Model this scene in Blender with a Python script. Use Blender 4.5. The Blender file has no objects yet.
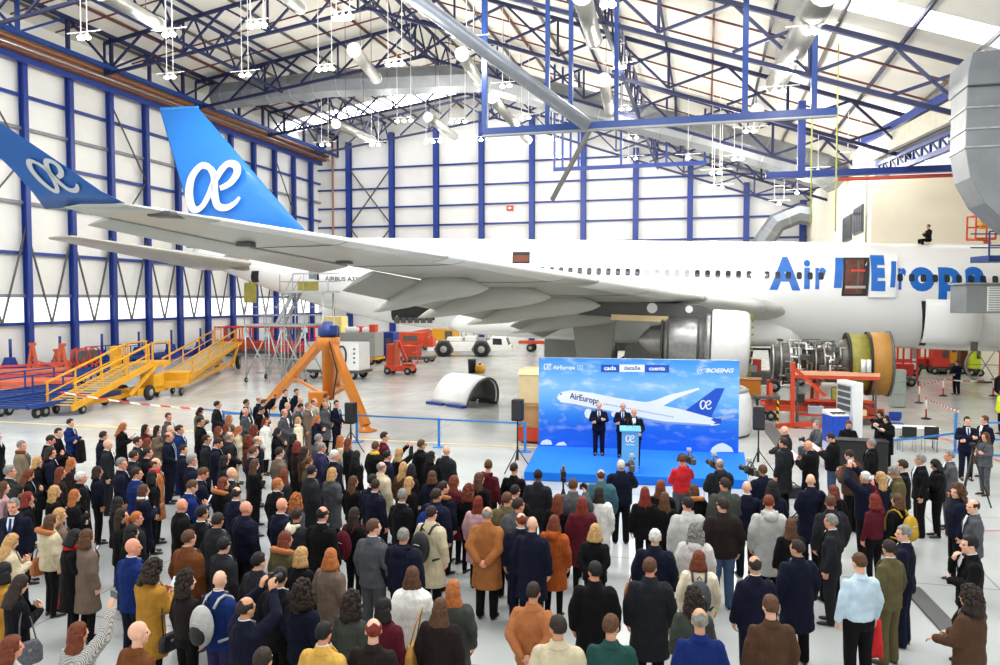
import bpy, bmesh, math, random
from mathutils import Vector, Matrix, Euler
PI = math.pi
R = math.radians
rnd = random.Random(11)
SC = bpy.context.scene
COL = SC.collection
V3 = Vector

# ------------------------------------------------------------------ camera
FPX, EYE, PITCH = 770.0, 5.05, R(2.45)
cam_d = bpy.data.cameras.new('camera'); cam = bpy.data.objects.new('camera', cam_d); COL.objects.link(cam)
cam.location = (0, 0, EYE); cam.rotation_euler = (PI/2 - PITCH, 0, 0)
cam_d.sensor_width = 36; cam_d.lens = FPX*36/1000; cam_d.clip_end = 500
SC.camera = cam
CF = V3((0, math.cos(PITCH), -math.sin(PITCH))); CU = V3((0, math.sin(PITCH), math.cos(PITCH))); CR = V3((1, 0, 0))
def ray(px, py): return CF + CR*((px-500)/FPX) + CU*((332.5-py)/FPX)
def at_z(px, py, z):
    d = ray(px, py); t = (z-EYE)/d.z
    return V3((0, 0, EYE)) + d*t
def at_y(px, py, y):
    d = ray(px, py); return V3((0, 0, EYE)) + d*(y/d.y)
def G(px, py): return at_z(px, py, 0)
# the hangar's own axes: u to the right along the far wall, v into the depth
HA = R(15); HC, HS = math.cos(HA), math.sin(HA)
def HW(u, v, z=0): return V3((u*HC + v*HS, -u*HS + v*HC, z))
def uv_of(p): return (p.x*HC - p.y*HS, p.x*HS + p.y*HC)
def u_at(px, v): return v*math.tan(math.atan((px-500)/FPX) - HA)

# ------------------------------------------------------------------ mesh builder
class MB:
    def __init__(s): s.v = []; s.f = []; s.sm = []
    def add(s, vs, fs, smooth=False, M=None):
        b = len(s.v)
        for p in vs:
            p = V3(p); s.v.append(M @ p if M is not None else p)
        for f in fs: s.f.append([b+i for i in f]); s.sm.append(smooth)
        return s
    def box(s, c, d, M=None, rz=0):
        x, y, z = d[0]/2, d[1]/2, d[2]/2
        vs = [(-x,-y,-z),(x,-y,-z),(x,y,-z),(-x,y,-z),(-x,-y,z),(x,-y,z),(x,y,z),(-x,y,z)]
        fs = [(0,3,2,1),(4,5,6,7),(0,1,5,4),(1,2,6,5),(2,3,7,6),(3,0,4,7)]
        T = Matrix.Translation(V3(c)) @ Matrix.Rotation(rz, 4, 'Z')
        if M is not None: T = M @ T
        return s.add(vs, fs, False, T)
    def bar(s, p0, p1, w, h=None, up=(0,0,1)):
        p0, p1 = V3(p0), V3(p1); h = h or w
        d = p1-p0; L = d.length
        if L < 1e-6: return s
        d.normalize(); up = V3(up)
        if abs(d.dot(up)) > .98: up = V3((0,1,0))
        x = d.cross(up).normalized(); z = x.cross(d)
        M = Matrix((( x.x, d.x, z.x, 0),(x.y, d.y, z.y, 0),(x.z, d.z, z.z, 0),(0,0,0,1)))
        return s.box((0,0,0), (w, L, h), Matrix.Translation((p0+p1)/2) @ M)
    def rings(s, rs, smooth=True, cap=True, closed=False):
        n = len(rs[0]); b = len(s.v)
        for r in rs: s.v += [V3(p) for p in r]
        m = len(rs)
        for i in range(m if closed else m-1):
            for j in range(n):
                a = b+i*n; c = b+((i+1) % m)*n
                s.f.append([a+j, a+(j+1)%n, c+(j+1)%n, c+j]); s.sm.append(smooth)
        if cap and not closed:
            s.f.append([b+j for j in reversed(range(n))]); s.sm.append(False)
            s.f.append([b+(m-1)*n+j for j in range(n)]); s.sm.append(False)
        return s
    def frame(s, d):
        d = d.normalized(); up = V3((0,0,1)) if abs(d.z) < .95 else V3((1,0,0))
        x = up.cross(d).normalized(); return x, d.cross(x)
    def tube(s, p0, p1, r, r1=None, n=8, smooth=True):
        p0, p1 = V3(p0), V3(p1); r1 = r if r1 is None else r1
        if (p1-p0).length < 1e-6: return s
        x, y = s.frame(p1-p0)
        c = [(math.cos(2*PI*k/n), math.sin(2*PI*k/n)) for k in range(n)]
        return s.rings([[p0+(x*a+y*b)*r for a, b in c], [p1+(x*a+y*b)*r1 for a, b in c]], smooth)
    def path(s, pts, r, n=6, rs=None):
        pts = [V3(p) for p in pts]; out = []
        px = None
        for i, p in enumerate(pts):
            d = (pts[min(i+1, len(pts)-1)] - pts[max(i-1, 0)]).normalized()
            if px is None: px, py = s.frame(d)
            else:
                px = (px - d*px.dot(d)).normalized(); py = d.cross(px)
            rr = rs[i] if rs else r
            out.append([p+(px*math.cos(2*PI*k/n)+py*math.sin(2*PI*k/n))*rr for k in range(n)])
        return s.rings(out)
    def lathe(s, prof, n=24, M=None, smooth=True, cap=True, closed=False):
        rs = []
        for r, z in prof:
            rs.append([V3((r*math.cos(2*PI*k/n), r*math.sin(2*PI*k/n), z)) for k in range(n)])
        if M is not None: rs = [[M @ p for p in q] for q in rs]
        return s.rings(rs, smooth, cap, closed)
    def ell(s, c, r, n=12, m=8, M=None):
        rs = []
        c = V3(c)
        for i in range(m+1):
            t = PI*i/m; t = min(max(t, .02), PI-.02)
            rs.append([V3((r[0]*math.sin(t)*math.cos(2*PI*k/n), r[1]*math.sin(t)*math.sin(2*PI*k/n), -r[2]*math.cos(t))) for k in range(n)])
        T = Matrix.Translation(c) if M is None else Matrix.Translation(c) @ M
        return s.rings([[T @ p for p in q] for q in rs])
    def cap(s, p0, r0, p1, r1, n=10):
        p0, p1 = V3(p0), V3(p1); d = (p1-p0)
        L = d.length
        d = d/L if L > 1e-6 else V3((0,0,1))
        x, y = s.frame(d); rs = []
        for p, r, sg in ((p0, r0, -1), (p1, r1, 1)):
            an = (88, 60, 30, 0) if sg < 0 else (0, 30, 60, 88)
            for a in an:
                a = R(a)
                rs.append([p + d*(sg*r*math.sin(a)) + (x*math.cos(2*PI*k/n)+y*math.sin(2*PI*k/n))*r*math.cos(a) for k in range(n)])
        return s.rings(rs)
    def prism(s, poly, a, b, fn):
        """poly: 2-D outline; fn(x, y, t) -> 3-D; extruded from t=a to t=b"""
        n = len(poly); vs = [fn(x, y, a) for x, y in poly] + [fn(x, y, b) for x, y in poly]
        fs = [list(reversed(range(n))), [n+i for i in range(n)]] + [[i, (i+1)%n, n+(i+1)%n, n+i] for i in range(n)]
        return s.add(vs, fs)
    def quad(s, a, b, c, d): return s.add([a, b, c, d], [(0,1,2,3)])
    def grid(s, fn, us, vs, smooth=True):
        nu, nv = len(us), len(vs)
        return s.add([fn(u, v) for v in vs for u in us],
                     [(j*nu+i, j*nu+i+1, (j+1)*nu+i+1, (j+1)*nu+i) for j in range(nv-1) for i in range(nu-1)], smooth)
    def mesh(s, name):
        me = bpy.data.meshes.new(name)
        me.from_pydata([tuple(p) for p in s.v], [], s.f)
        me.polygons.foreach_set('use_smooth', s.sm)
        bm = bmesh.new(); bm.from_mesh(me); bmesh.ops.recalc_face_normals(bm, faces=bm.faces); bm.to_mesh(me); bm.free()
        me.update(); return me
    def build(s, name, m, parent=None, bevel=0, loc=None, rz=None, norecalc=False):
        o = bpy.data.objects.new(name, s.mesh(name)); COL.objects.link(o)
        if m is not None: o.data.materials.append(m)
        if parent is not None: o.parent = parent
        if loc is not None: o.location = loc
        if rz is not None: o.rotation_euler = (0, 0, rz)
        if bevel:
            b = o.modifiers.new('bevel', 'BEVEL'); b.width = bevel; b.segments = 2; b.limit_method = 'ANGLE'; b.angle_limit = R(50)
        return o

def thing(name, label, cat, loc=(0,0,0), rz=0, group=None):
    o = bpy.data.objects.new(name, None); COL.objects.link(o); o.empty_display_size = .2
    o.location = loc; o.rotation_euler = (0, 0, rz)
    return tag(o, label, cat, group)
def tag(o, label, cat, group=None):
    o['label'] = label; o['category'] = cat
    if group: o['group'] = group
    return o
def struct(o): o['kind'] = 'structure'; return o
def dup(root, loc=None, rz=None, label=None, group=None):
    r = root.copy(); COL.objects.link(r)
    if loc is not None: r.location = loc
    if rz is not None: r.rotation_euler = (0, 0, rz)
    if label: r['label'] = label
    if group: r['group'] = group
    for ch in list(root.children):
        c = ch.copy(); COL.objects.link(c); c.parent = r
        for g in list(ch.children):
            d = g.copy(); COL.objects.link(d); d.parent = c
    return r

# ------------------------------------------------------------------ materials
MATS = {}
def srgb(c):
    f = lambda x: x/12.92 if x <= .04045 else ((x+.055)/1.055)**2.4
    return tuple(f(x/255) for x in c) + (1,)
def mat(name, rgb, rough=.5, metal=0, var=.08, vscale=3, bump=0, bscale=20, coat=0, emit=0, spec=None, aniso=None, bdist=.02, sheen=0):
    if name in MATS: return MATS[name]
    m = bpy.data.materials.new(name); m.use_nodes = True; MATS[name] = m
    nt = m.node_tree; b = nt.nodes['Principled BSDF']; c = srgb(rgb)
    b.inputs['Base Color'].default_value = c; b.inputs['Roughness'].default_value = rough; b.inputs['Metallic'].default_value = metal
    if coat: b.inputs['Coat Weight'].default_value = coat; b.inputs['Coat Roughness'].default_value = .08
    if spec is not None: b.inputs['Specular IOR Level'].default_value = spec
    if sheen: b.inputs['Sheen Weight'].default_value = sheen
    if emit:
        b.inputs['Emission Color'].default_value = c; b.inputs['Emission Strength'].default_value = emit
        m.cycles.emission_sampling = 'NONE' if emit < 0 else 'AUTO'
    tc = nt.nodes.new('ShaderNodeTexCoord')
    if var:
        n = nt.nodes.new('ShaderNodeTexNoise'); n.inputs['Scale'].default_value = vscale; n.inputs['Detail'].default_value = 4
        nt.links.new(tc.outputs['Object'], n.inputs['Vector'])
        r = nt.nodes.new('ShaderNodeValToRGB'); k0, k1 = 1-var, 1+var
        r.color_ramp.elements[0].position = .3; r.color_ramp.elements[1].position = .7
        r.color_ramp.elements[0].color = tuple(min(1, x*k0) for x in c[:3])+(1,)
        r.color_ramp.elements[1].color = tuple(min(1, x*k1) for x in c[:3])+(1,)
        nt.links.new(n.outputs['Fac'], r.inputs['Fac']); nt.links.new(r.outputs['Color'], b.inputs['Base Color'])
    if bump:
        n2 = nt.nodes.new('ShaderNodeTexNoise'); n2.inputs['Scale'].default_value = bscale; n2.inputs['Detail'].default_value = 3
        if aniso:
            mp = nt.nodes.new('ShaderNodeMapping'); mp.inputs['Scale'].default_value = aniso
            nt.links.new(tc.outputs['Object'], mp.inputs['Vector']); nt.links.new(mp.outputs['Vector'], n2.inputs['Vector'])
        else: nt.links.new(tc.outputs['Object'], n2.inputs['Vector'])
        bp = nt.nodes.new('ShaderNodeBump'); bp.inputs['Strength'].default_value = bump; bp.inputs['Distance'].default_value = bdist
        nt.links.new(n2.outputs['Fac'], bp.inputs['Height']); nt.links.new(bp.outputs['Normal'], b.inputs['Normal'])
    return m

STEELBLUE = mat('painted steel blue', (27, 54, 134), .42, var=.07)
TRUSSBLUE = mat('truss blue paint', (16, 26, 70), .5, var=.08)
BRIGHTBLUE = mat('bright blue paint', (12, 54, 124), .4)
CLAD = mat('white wall cladding', (232, 232, 228), .55, var=.03, vscale=.6)
CREAM = mat('cream plaster', (234, 228, 208), .7, var=.03, vscale=.5)
ROOFG = mat('roof sheeting', (230, 227, 218), .7, var=.05, vscale=.4)
GIRT = mat('grey girt steel', (128, 132, 140), .5)
RUST = mat('brown rail paint', (136, 86, 58), .5, var=.2, vscale=2)
DARKRED = mat('dark red paint', (96, 50, 46), .5)
WHITEP = mat('white paint gloss', (238, 238, 236), .35, var=.03, coat=.2)
PLANE = mat('aircraft white skin', (243, 243, 242), .24, var=.015, vscale=.3, coat=.5)
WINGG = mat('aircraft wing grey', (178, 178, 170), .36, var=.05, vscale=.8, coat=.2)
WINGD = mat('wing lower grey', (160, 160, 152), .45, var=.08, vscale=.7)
FINB = mat('fin light blue', (42, 126, 216), .4, var=.04, vscale=.25, coat=.15)
WINGLB = mat('winglet deep blue', (6, 88, 166), .45, var=.04, coat=.05)
LOGOW = mat('logo white', (244, 246, 248), .4, var=0)
LOGOG = mat('logo pale grey', (200, 204, 206), .4, var=0)
TITLEB = mat('title blue', (18, 104, 196), .35, var=.03)
BLACK = mat('matte black', (22, 22, 24), .55, var=.15)
RUBBER = mat('tyre rubber', (30, 30, 31), .8, var=.15, bump=.3, bscale=30)
GLASSD = mat('dark window glass', (40, 46, 56), .12, var=.1, coat=.3)
GLASSL = mat('pale window glass', (170, 178, 186), .15, var=.1)
STEEL = mat('bare steel', (172, 172, 170), .35, metal=.85, var=.15, vscale=5)
GALV = mat('galvanised duct', (136, 140, 144), .42, metal=.35, var=.1, vscale=1.2)
SCAF = mat('scaffold aluminium', (168, 172, 174), .4, metal=.5)
YELLOW = mat('yellow machine paint', (216, 156, 30), .42, var=.08)
ORANGE = mat('orange jack paint', (210, 124, 34), .42, var=.08)
REDOR = mat('red orange paint', (202, 68, 32), .45, var=.1)
SALMON = mat('faded orange paint', (208, 98, 60), .5, var=.12)
PALEB = mat('deep blue paint', (20, 52, 140), .45, var=.1)
GREYM = mat('grey machine paint', (150, 152, 150), .5, var=.06)
GREYD = mat('dark grey paint', (84, 84, 82), .5, var=.1)
WOOD = mat('plywood', (190, 142, 92), .65, var=.1, bump=.1, bscale=12, aniso=(1, 1, 14))
BEIGE = mat('beige crate board', (232, 206, 156), .7, var=.05)
FANTAN = mat('tan composite case', (172, 122, 48), .5, var=.1)
OLIVEY = mat('chromate yellow green', (140, 132, 50), .5, var=.2, vscale=5)
PINKTOP = mat('worn bench top', (236, 176, 140), .5, var=.05)
CARPET = mat('royal blue carpet', (8, 116, 232), .95, var=.04, bump=.15, bscale=300)
LAMP = mat('lamp lens glow', (255, 246, 222), .4, var=0, emit=14)
LAMP.cycles.emission_sampling = 'NONE'
SKYL_FILL = mat('translucent skylight', (248, 250, 255), .4, var=0, emit=6)
HAZY = mat('hi vis yellow', (208, 232, 40), .6)
REDTAPE = mat('red plastic', (214, 60, 50), .5)

# ------------------------------------------------------------------ lettering
_txt = {}
def text2d(body, bold=.0, shear=0, slices=0):
    """outline text as triangulated 2-D mesh normalised to cap height 1 (baseline 0); returns verts, faces, width"""
    key = (body, bold, shear, slices)
    if key in _txt: return _txt[key]
    cu = bpy.data.curves.new('t', 'FONT'); cu.body = body; cu.offset = bold; cu.shear = shear; cu.resolution_u = 4; cu.fill_mode = 'FRONT'
    o = bpy.data.objects.new('t', cu); COL.objects.link(o)
    dg = bpy.context.evaluated_depsgraph_get()
    me = bpy.data.meshes.new_from_object(o.evaluated_get(dg))
    bpy.data.objects.remove(o); bpy.data.curves.remove(cu)
    bm = bmesh.new(); bm.from_mesh(me); bpy.data.meshes.remove(me)
    bmesh.ops.triangulate(bm, faces=bm.faces)
    if slices:
        ys = [v.co.y for v in bm.verts]; a, b = min(ys), max(ys)
        for k in range(1, slices):
            y = a+(b-a)*k/slices
            bmesh.ops.bisect_plane(bm, geom=bm.verts[:]+bm.edges[:]+bm.faces[:], plane_co=(0,y,0), plane_no=(0,1,0))
    vs = [(v.co.x, v.co.y) for v in bm.verts]; bm.verts.index_update()
    fs = [[v.index for v in f.verts] for f in bm.faces]; bm.free()
    x0 = min(p[0] for p in vs); x1 = max(p[0] for p in vs)
    k = 1/.729
    vs = [((x-x0)*k, y*k) for x, y in vs]
    _txt[key] = (vs, fs, (x1-x0)*k); return _txt[key]
def put_text(mb, body, fn, size, x=0, y=0, align='l', bold=.012, shear=0, slices=0, fit=None):
    vs, fs, w = text2d(body, bold, shear, slices)
    sx = size if fit is None else fit/w
    off = x - (0 if align == 'l' else w*sx/2 if align == 'c' else w*sx)
    mb.add([fn(off+a*sx, y+b*size) for a, b in vs], fs)
    return mb
def stroke2d(pts, w):
    """thick polyline as quads strip; pts list of (x,y,width factor)"""
    vs, fs = [], []
    n = len(pts)
    for i, (x, y, k) in enumerate(pts):
        a = pts[max(i-1,0)]; b = pts[min(i+1,n-1)]
        dx, dy = b[0]-a[0], b[1]-a[1]; L = math.hypot(dx, dy) or 1
        nx, ny = -dy/L, dx/L
        vs += [(x+nx*w*k/2, y+ny*w*k/2), (x-nx*w*k/2, y-ny*w*k/2)]
    fs = [(2*i, 2*i+1, 2*i+3, 2*i+2) for i in range(n-1)]
    return vs, fs
def ae_logo(mb, fn, size, x=0, y=0, sub=1):
    """joined script ligature of a round bowl and a looped e, drawn as one ribbon, in a box 1.25 x 1"""
    def cr(P, m=8):
        out = []
        Q = [P[0]]+P+[P[-1]]
        for i in range(1, len(Q)-2):
            for j in range(m):
                t = j/m; p0, p1, p2, p3 = Q[i-1], Q[i], Q[i+1], Q[i+2]
                out.append(tuple(.5*((2*p1[k])+(-p0[k]+p2[k])*t+(2*p0[k]-5*p1[k]+4*p2[k]-p3[k])*t*t+(-p0[k]+3*p1[k]-3*p2[k]+p3[k])*t**3) for k in range(3)))
        out.append(P[-1]); return out
    bowl = [(.50,.90,.8),(.30,.95,.9),(.11,.72,1.1),(.09,.36,1.2),(.22,.07,1.0),(.40,.10,.8),(.55,.36,.9),(.66,.66,1.0),(.86,.93,.9),(1.06,.92,1.0),(1.13,.76,1.1),(1.0,.56,.9),(.78,.46,.7)]
    tail = [(.50,.90,.8),(.62,.72,1.0),(.66,.40,1.1),(.76,.12,1.0),(.96,.06,.9),(1.14,.14,.7),(1.24,.26,.4)]
    for st in (bowl, tail):
        vs, fs = stroke2d(cr(st), .15)
        mb.add([fn(x+(a+b*.0)*size, y+b*size) for a, b in vs], fs)
    return mb
# ================================================================== THE HANGAR
UL, VB, UR = -45.0, 84.0, 9.7
RAIL = 21.6
def roof_h(u):
    return 27.6 - .157*(-22-u) if u < -22 else 27.6 - .362*(u+22)

# floor
def floor_mat():
    m = bpy.data.materials.new('sealed hangar floor'); m.use_nodes = True; nt = m.node_tree; b = nt.nodes['Principled BSDF']
    tc = nt.nodes.new('ShaderNodeTexCoord')
    n = nt.nodes.new('ShaderNodeTexNoise'); n.inputs['Scale'].default_value = .35; n.inputs['Detail'].default_value = 8; nt.links.new(tc.outputs['Object'], n.inputs['Vector'])
    r = nt.nodes.new('ShaderNodeValToRGB'); r.color_ramp.elements[0].position = .3; r.color_ramp.elements[1].position = .7
    r.color_ramp.elements[0].color = srgb((174, 177, 173)); r.color_ramp.elements[1].color = srgb((198, 201, 197))
    nt.links.new(n.outputs['Fac'], r.inputs['Fac'])
    br = nt.nodes.new('ShaderNodeTexBrick'); br.offset = 0; br.inputs['Scale'].default_value = 1
    br.inputs['Brick Width'].default_value = 5; br.inputs['Row Height'].default_value = 5; br.inputs['Mortar Size'].default_value = .02
    br.inputs['Color1'].default_value = (1,1,1,1); br.inputs['Color2'].default_value = (.95,.95,.95,1); br.inputs['Mortar'].default_value = (.62,.62,.62,1)
    mp = nt.nodes.new('ShaderNodeMapping'); nt.links.new(tc.outputs['Object'], mp.inputs['Vector']); nt.links.new(mp.outputs['Vector'], br.inputs['Vector'])
    mx = nt.nodes.new('ShaderNodeMix'); mx.data_type = 'RGBA'; mx.blend_type = 'MULTIPLY'; mx.inputs['Factor'].default_value = 1
    nt.links.new(r.outputs['Color'], mx.inputs['A']); nt.links.new(br.outputs['Color'], mx.inputs['B']); nt.links.new(mx.outputs['Result'], b.inputs['Base Color'])
    n2 = nt.nodes.new('ShaderNodeTexNoise'); n2.inputs['Scale'].default_value = 1.3; n2.inputs['Detail'].default_value = 6; nt.links.new(tc.outputs['Object'], n2.inputs['Vector'])
    mr = nt.nodes.new('ShaderNodeMapRange'); mr.inputs['To Min'].default_value = .1; mr.inputs['To Max'].default_value = .32
    nt.links.new(n2.outputs['Fac'], mr.inputs['Value']); nt.links.new(mr.outputs['Result'], b.inputs['Roughness'])
    return m
fl = MB().add([(-75,-14,0),(55,-14,0),(55,86,0),(-75,86,0)], [(0,1,2,3)]).build('floor', floor_mat(), rz=-HA); struct(fl)
LINEY = mat('yellow floor paint', (240, 216, 130), .4, var=.1, vscale=6); LINER = mat('red floor paint', (206, 92, 98), .4, var=.1, vscale=6)
trimn = [0]
def strip(p, q, w, m):
    trimn[0] += 1
    d = (q-p).normalized(); nrm = V3((-d.y, d.x, 0))*w/2; z = V3((0,0,.004))
    struct(MB().quad(p-nrm+z, q-nrm+z, q+nrm+z, p+nrm+z).build('trim_%d' % trimn[0], m))
a, b = G(-120, 416), G(560, 449); strip(a, b, .16, LINEY)
strip(G(928, 432), G(1040, 478), .12, LINER)
strip(G(930, 530), G(1080, 532), .06, LINER)
strip(G(940, 385), G(1060, 420), .1, LINER)

# walls: sheeting with children girts
def wall(name, a, b, h0, h1, m, girts, gm, thick=.2, top=None):
    """a, b hangar (u, v) ends; top: optional height function"""
    N = 14; pts = [(a[0]+(b[0]-a[0])*k/N, a[1]+(b[1]-a[1])*k/N) for k in range(N+1)]
    mb = MB(); d = V3((b[0]-a[0], b[1]-a[1], 0)).normalized(); nr = V3((-d.y, d.x, 0))*thick
    ring = []
    for (u, v) in pts:
        t = top(u, v) if top else h1
        ring.append([HW(u, v, h0), HW(u, v, t), HW(u+nr.x, v+nr.y, t), HW(u+nr.x, v+nr.y, h0)])
    mb.rings(ring, smooth=False)
    w = struct(mb.build(name, m))
    for z in girts:
        g = MB(); o = -nr.normalized()*.12
        g.bar(HW(a[0]+o.x, a[1]+o.y, z), HW(b[0]+o.x, b[1]+o.y, z), .16, .2); g.build('girt', gm, w)
    return w
wl = wall('wall_left', (UL, 20), (UL, VB), 0, 24, CLAD, [], GIRT)
wb = wall('wall_back', (UL, VB), (UR+2, VB), 0, 20, CLAD, [7, 9.2, 11.4, 13.6, 15.8, 18, 20.4], STEELBLUE, top=lambda u, v: roof_h(u)+.4)
for k, z in enumerate((3.4, 5.3, 8.2, 11.6, 14.4, 16.6, 18.8)):
    MB().bar(HW(UL+.22, 20, z), HW(UL+.22, VB, z), .2, .22).build('girt', GIRT if k % 2 else STEELBLUE, wl)
# translucent daylight band low in the left wall
lb = MB()
lb.box((0,0,0), (.06, 62, 1.7)); o = lb.build('window_1', mat('daylight panel', (255,255,255), .5, var=0, emit=.9)); struct(o); o.location = HW(UL+.12, 52.5, 4.35); o.rotation_euler = (0,0,-HA)
# columns on the left wall
ORD = ['first','second','third','fourth','fifth','sixth','seventh','eighth','ninth','tenth','eleventh','twelfth','thirteenth','fourteenth','fifteenth']
VL = [38.2, 42.3, 46.2, 50.1, 54.0, 57.9, 61.8, 65.7, 69.6, 73.5, 77.4, 81.3]
VL = [u for u in VL]
n = len(VL)
def hbeam(mb, u, v, z0, z1, w, d, along):
    """I-section post; flange width w seen across, depth d"""
    for s in (-1, 1):
        c = HW(u, v, 0) + (HW(d/2*s, 0) if along == 'u' else HW(0, d/2*s))
        mb.box((c.x, c.y, (z0+z1)/2), (.05 if along == 'u' else w, w if along == 'u' else .05, z1-z0), rz=-HA)
    c = HW(u, v, 0); mb.box((c.x, c.y, (z0+z1)/2), (d if along == 'u' else .06, .06 if along == 'u' else d, z1-z0), rz=-HA)
for k, v in enumerate(VL):
    mb = MB(); hbeam(mb, UL+.5, v, 0, RAIL-.5, .36, .42, 'u')
    t = mb.build('steel_column', STEELBLUE)
    tag(t, 'blue steel column of the left wall, %s counted from the far corner' % ORD[n-1-k], 'column', 'blue columns along the left wall')
# wind bracing rods between them
for k in range(n-1):
    v0, v1 = VL[k], VL[k+1]
    mb = MB(); vm = (v0+v1)/2
    mb.bar(HW(UL+.45, v0, 9.9), HW(UL+.45, vm, 3.4), .1, .1); mb.bar(HW(UL+.45, v1, 9.9), HW(UL+.45, vm, 3.4), .1, .1)
    if k % 3 == 0:
        mb.bar(HW(UL+.45, v0, 20.4), HW(UL+.45, v1, 14.8), .09, .09); mb.bar(HW(UL+.45, v0, 9.9), HW(UL+.45, v1, 14.6), .09, .09)
    t = mb.build('wall_brace', GREYD)
    tag(t, 'thin grey V brace on the left wall, %s bay from the far corner' % ORD[n-2-k], 'brace', 'braces of the left wall')
    mb = MB(); mb.box((0, 0, .55), (.8, 1.1, 1.1)); mb.prism([(-.55,1.1),(.55,1.1),(.3,1.7),(-.3,1.7)], -.3, .3, lambda x, y, t: V3((t, x, y)))
    hs = mb.build('door_motor', PALEB, bevel=.03); hs.location = HW(UL+1.0, vm, 0); hs.rotation_euler = (0,0,-HA); hs.scale = (.75,.75,.75)
    tag(hs, 'dark blue hopper-shaped housing at wall foot, %s bay from the far corner' % ORD[n-2-k], 'motor housing', 'motor housings at the foot of the left wall')
    MB().tube((.1, 0, 1.7), (.1, 0, 3.3), .12).build('pipe', STEELBLUE, hs)
mb = MB(); mb.box((0,0,.3), (.5, 60, .6)); gb = mb.build('baseboard_left', PALEB); struct(gb); gb.location = HW(UL+.45, 52.5, 0); gb.rotation_euler = (0,0,-HA)
# door rail along the top of the left wall
rl = thing('door_rail', 'brown and grey rail beam running along the top of left wall', 'rail', HW(UL+1.2, 50, 0), -HA)
MB().box((0, 0, RAIL), (.9, 66, .7)).build('beam', RUST, rl, bevel=.03)
MB().tube((.62, -33, RAIL+.25), (.62, 33, RAIL+.25), .16).build('pipe', RUST, rl)
MB().tube((.75, -33, RAIL-.2), (.75, 33, RAIL-.2), .1).build('pipe', STEEL, rl)
MB().box((-.1, 0, RAIL+.55), (.6, 66, .25)).build('cover', GALV, rl)
MB().box((-.3, 0, RAIL-.6), (.4, 66, .4)).build('girder', STEELBLUE, rl)
# lattice eave girder above it
eg = thing('eave_girder', 'bright blue lattice girder above the rail of left wall', 'girder', HW(UL+2.6, 52, 0), -HA)
zt, zb_ = 24.3, 22.0
MB().box((0,0,zt), (.25, 64, .3)).build('top_chord', TRUSSBLUE, eg)
MB().box((0,0,zb_), (.25, 64, .3)).build('bottom_chord', BRIGHTBLUE, eg)
for k in range(17):
    y = -32+4*k
    MB().bar((0,y,zb_), (0,y,zt), .22).build('post', BRIGHTBLUE if k < 6 else TRUSSBLUE, eg)
    if k < 16:
        MB().bar((0,y if k%2 else y+4,zb_), (0,y+4 if k%2 else y,zt), .14).build('diagonal', BRIGHTBLUE if k < 6 else TRUSSBLUE, eg)
# far wall columns
xs = [350.4, 393, 437, 482, 532, 583, 635, 689, 745, 801]
for k, px in enumerate(xs):
    u = u_at(px, VB-.4); mb = MB(); hbeam(mb, u, VB-.55, 0, roof_h(u)-1.2, .58, .5, 'v')
    t = mb.build('steel_column', STEELBLUE)
    tag(t, 'blue steel column of the back wall, %s from the left' % ORD[k], 'column', 'blue columns along the back wall')
u0, u1 = u_at(350.4, VB-.4), u_at(393, VB-.4)
mb = MB()
for z0, z1 in ((7, 13.6), (13.6, 20.4)):
    mb.bar(HW(u0, VB-.5, z0), HW(u1, VB-.5, z1), .13); mb.bar(HW(u1, VB-.5, z0), HW(u0, VB-.5, z1), .13)
tag(mb.build('wall_brace', GREYD), 'thin grey X brace between the two left columns of back wall', 'brace')
p = HW(u_at(334, VB-.5), VB-.5); tag(MB().tube((p.x, p.y, .2), (p.x, p.y, 24), .12).build('drain_pipe', mat('terracotta pipe', (170,110,90), .5)), 'thin terracotta pipe running up the far left corner', 'pipe')

# annex with offices on the right
wr = wall('wall_right', (UR, VB), (UR, 52), 0, 15.2, CREAM, [], GIRT)
wall('wall_front', (48, 52), (UR, 52), 5.4, 12.6, CREAM, [], GIRT)
wall('wall_inner', (48, 66), (UR+.4, 66), 0, 8, CREAM, [], GIRT)
def win(n_, v0, v1, z0, z1):
    w = struct(MB().box((0,0,0), (.1, v1-v0, z1-z0)).build('window_%d' % n_, GREYD)); w.location = HW(UR-.06, (v0+v1)/2, (z0+z1)/2); w.rotation_euler = (0,0,-HA)
    k = 4; L = (v1-v0)/k
    for i in range(k): MB().box((-.06, -(v1-v0)/2+L*(i+.5), 0), (.05, L*.84, (z1-z0)*.88)).build('pane', GLASSD, w)
win(2, 54, 57.2, 9.4, 11.2); win(3, 58.0, 61.4, 9.2, 11.0); win(4, 71, 75, 6.6, 9.0)
mb = MB()
for s in (0,): mb.tube(HW(UR-.1, 52.8, 6.5), HW(UR-.1, 52.8, 13), .07)
tag(mb.build('drain_pipe', GREYM), 'thin grey conduit at the corner of the cream annex wall', 'pipe')
# blue beam and red pipe across the annex mouth
bm_ = thing('cross_beam', 'blue horizontal beam over the cream wall at right', 'beam', HW(10, 47, 0), -HA)
MB().box((0, 0, 12.15), (13.6, .5, .35)).build('beam', STEELBLUE, bm_)
MB().tube((-3, -.3, 11.75), (10, -.3, 11.75), .11).build('pipe', mat('red pipe', (178, 62, 40), .4), bm_)
for x in (-4.9, 3.2): MB().box((x, 0, 14.2), (.4, .4, 4.1)).build('post', STEELBLUE, bm_)
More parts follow.
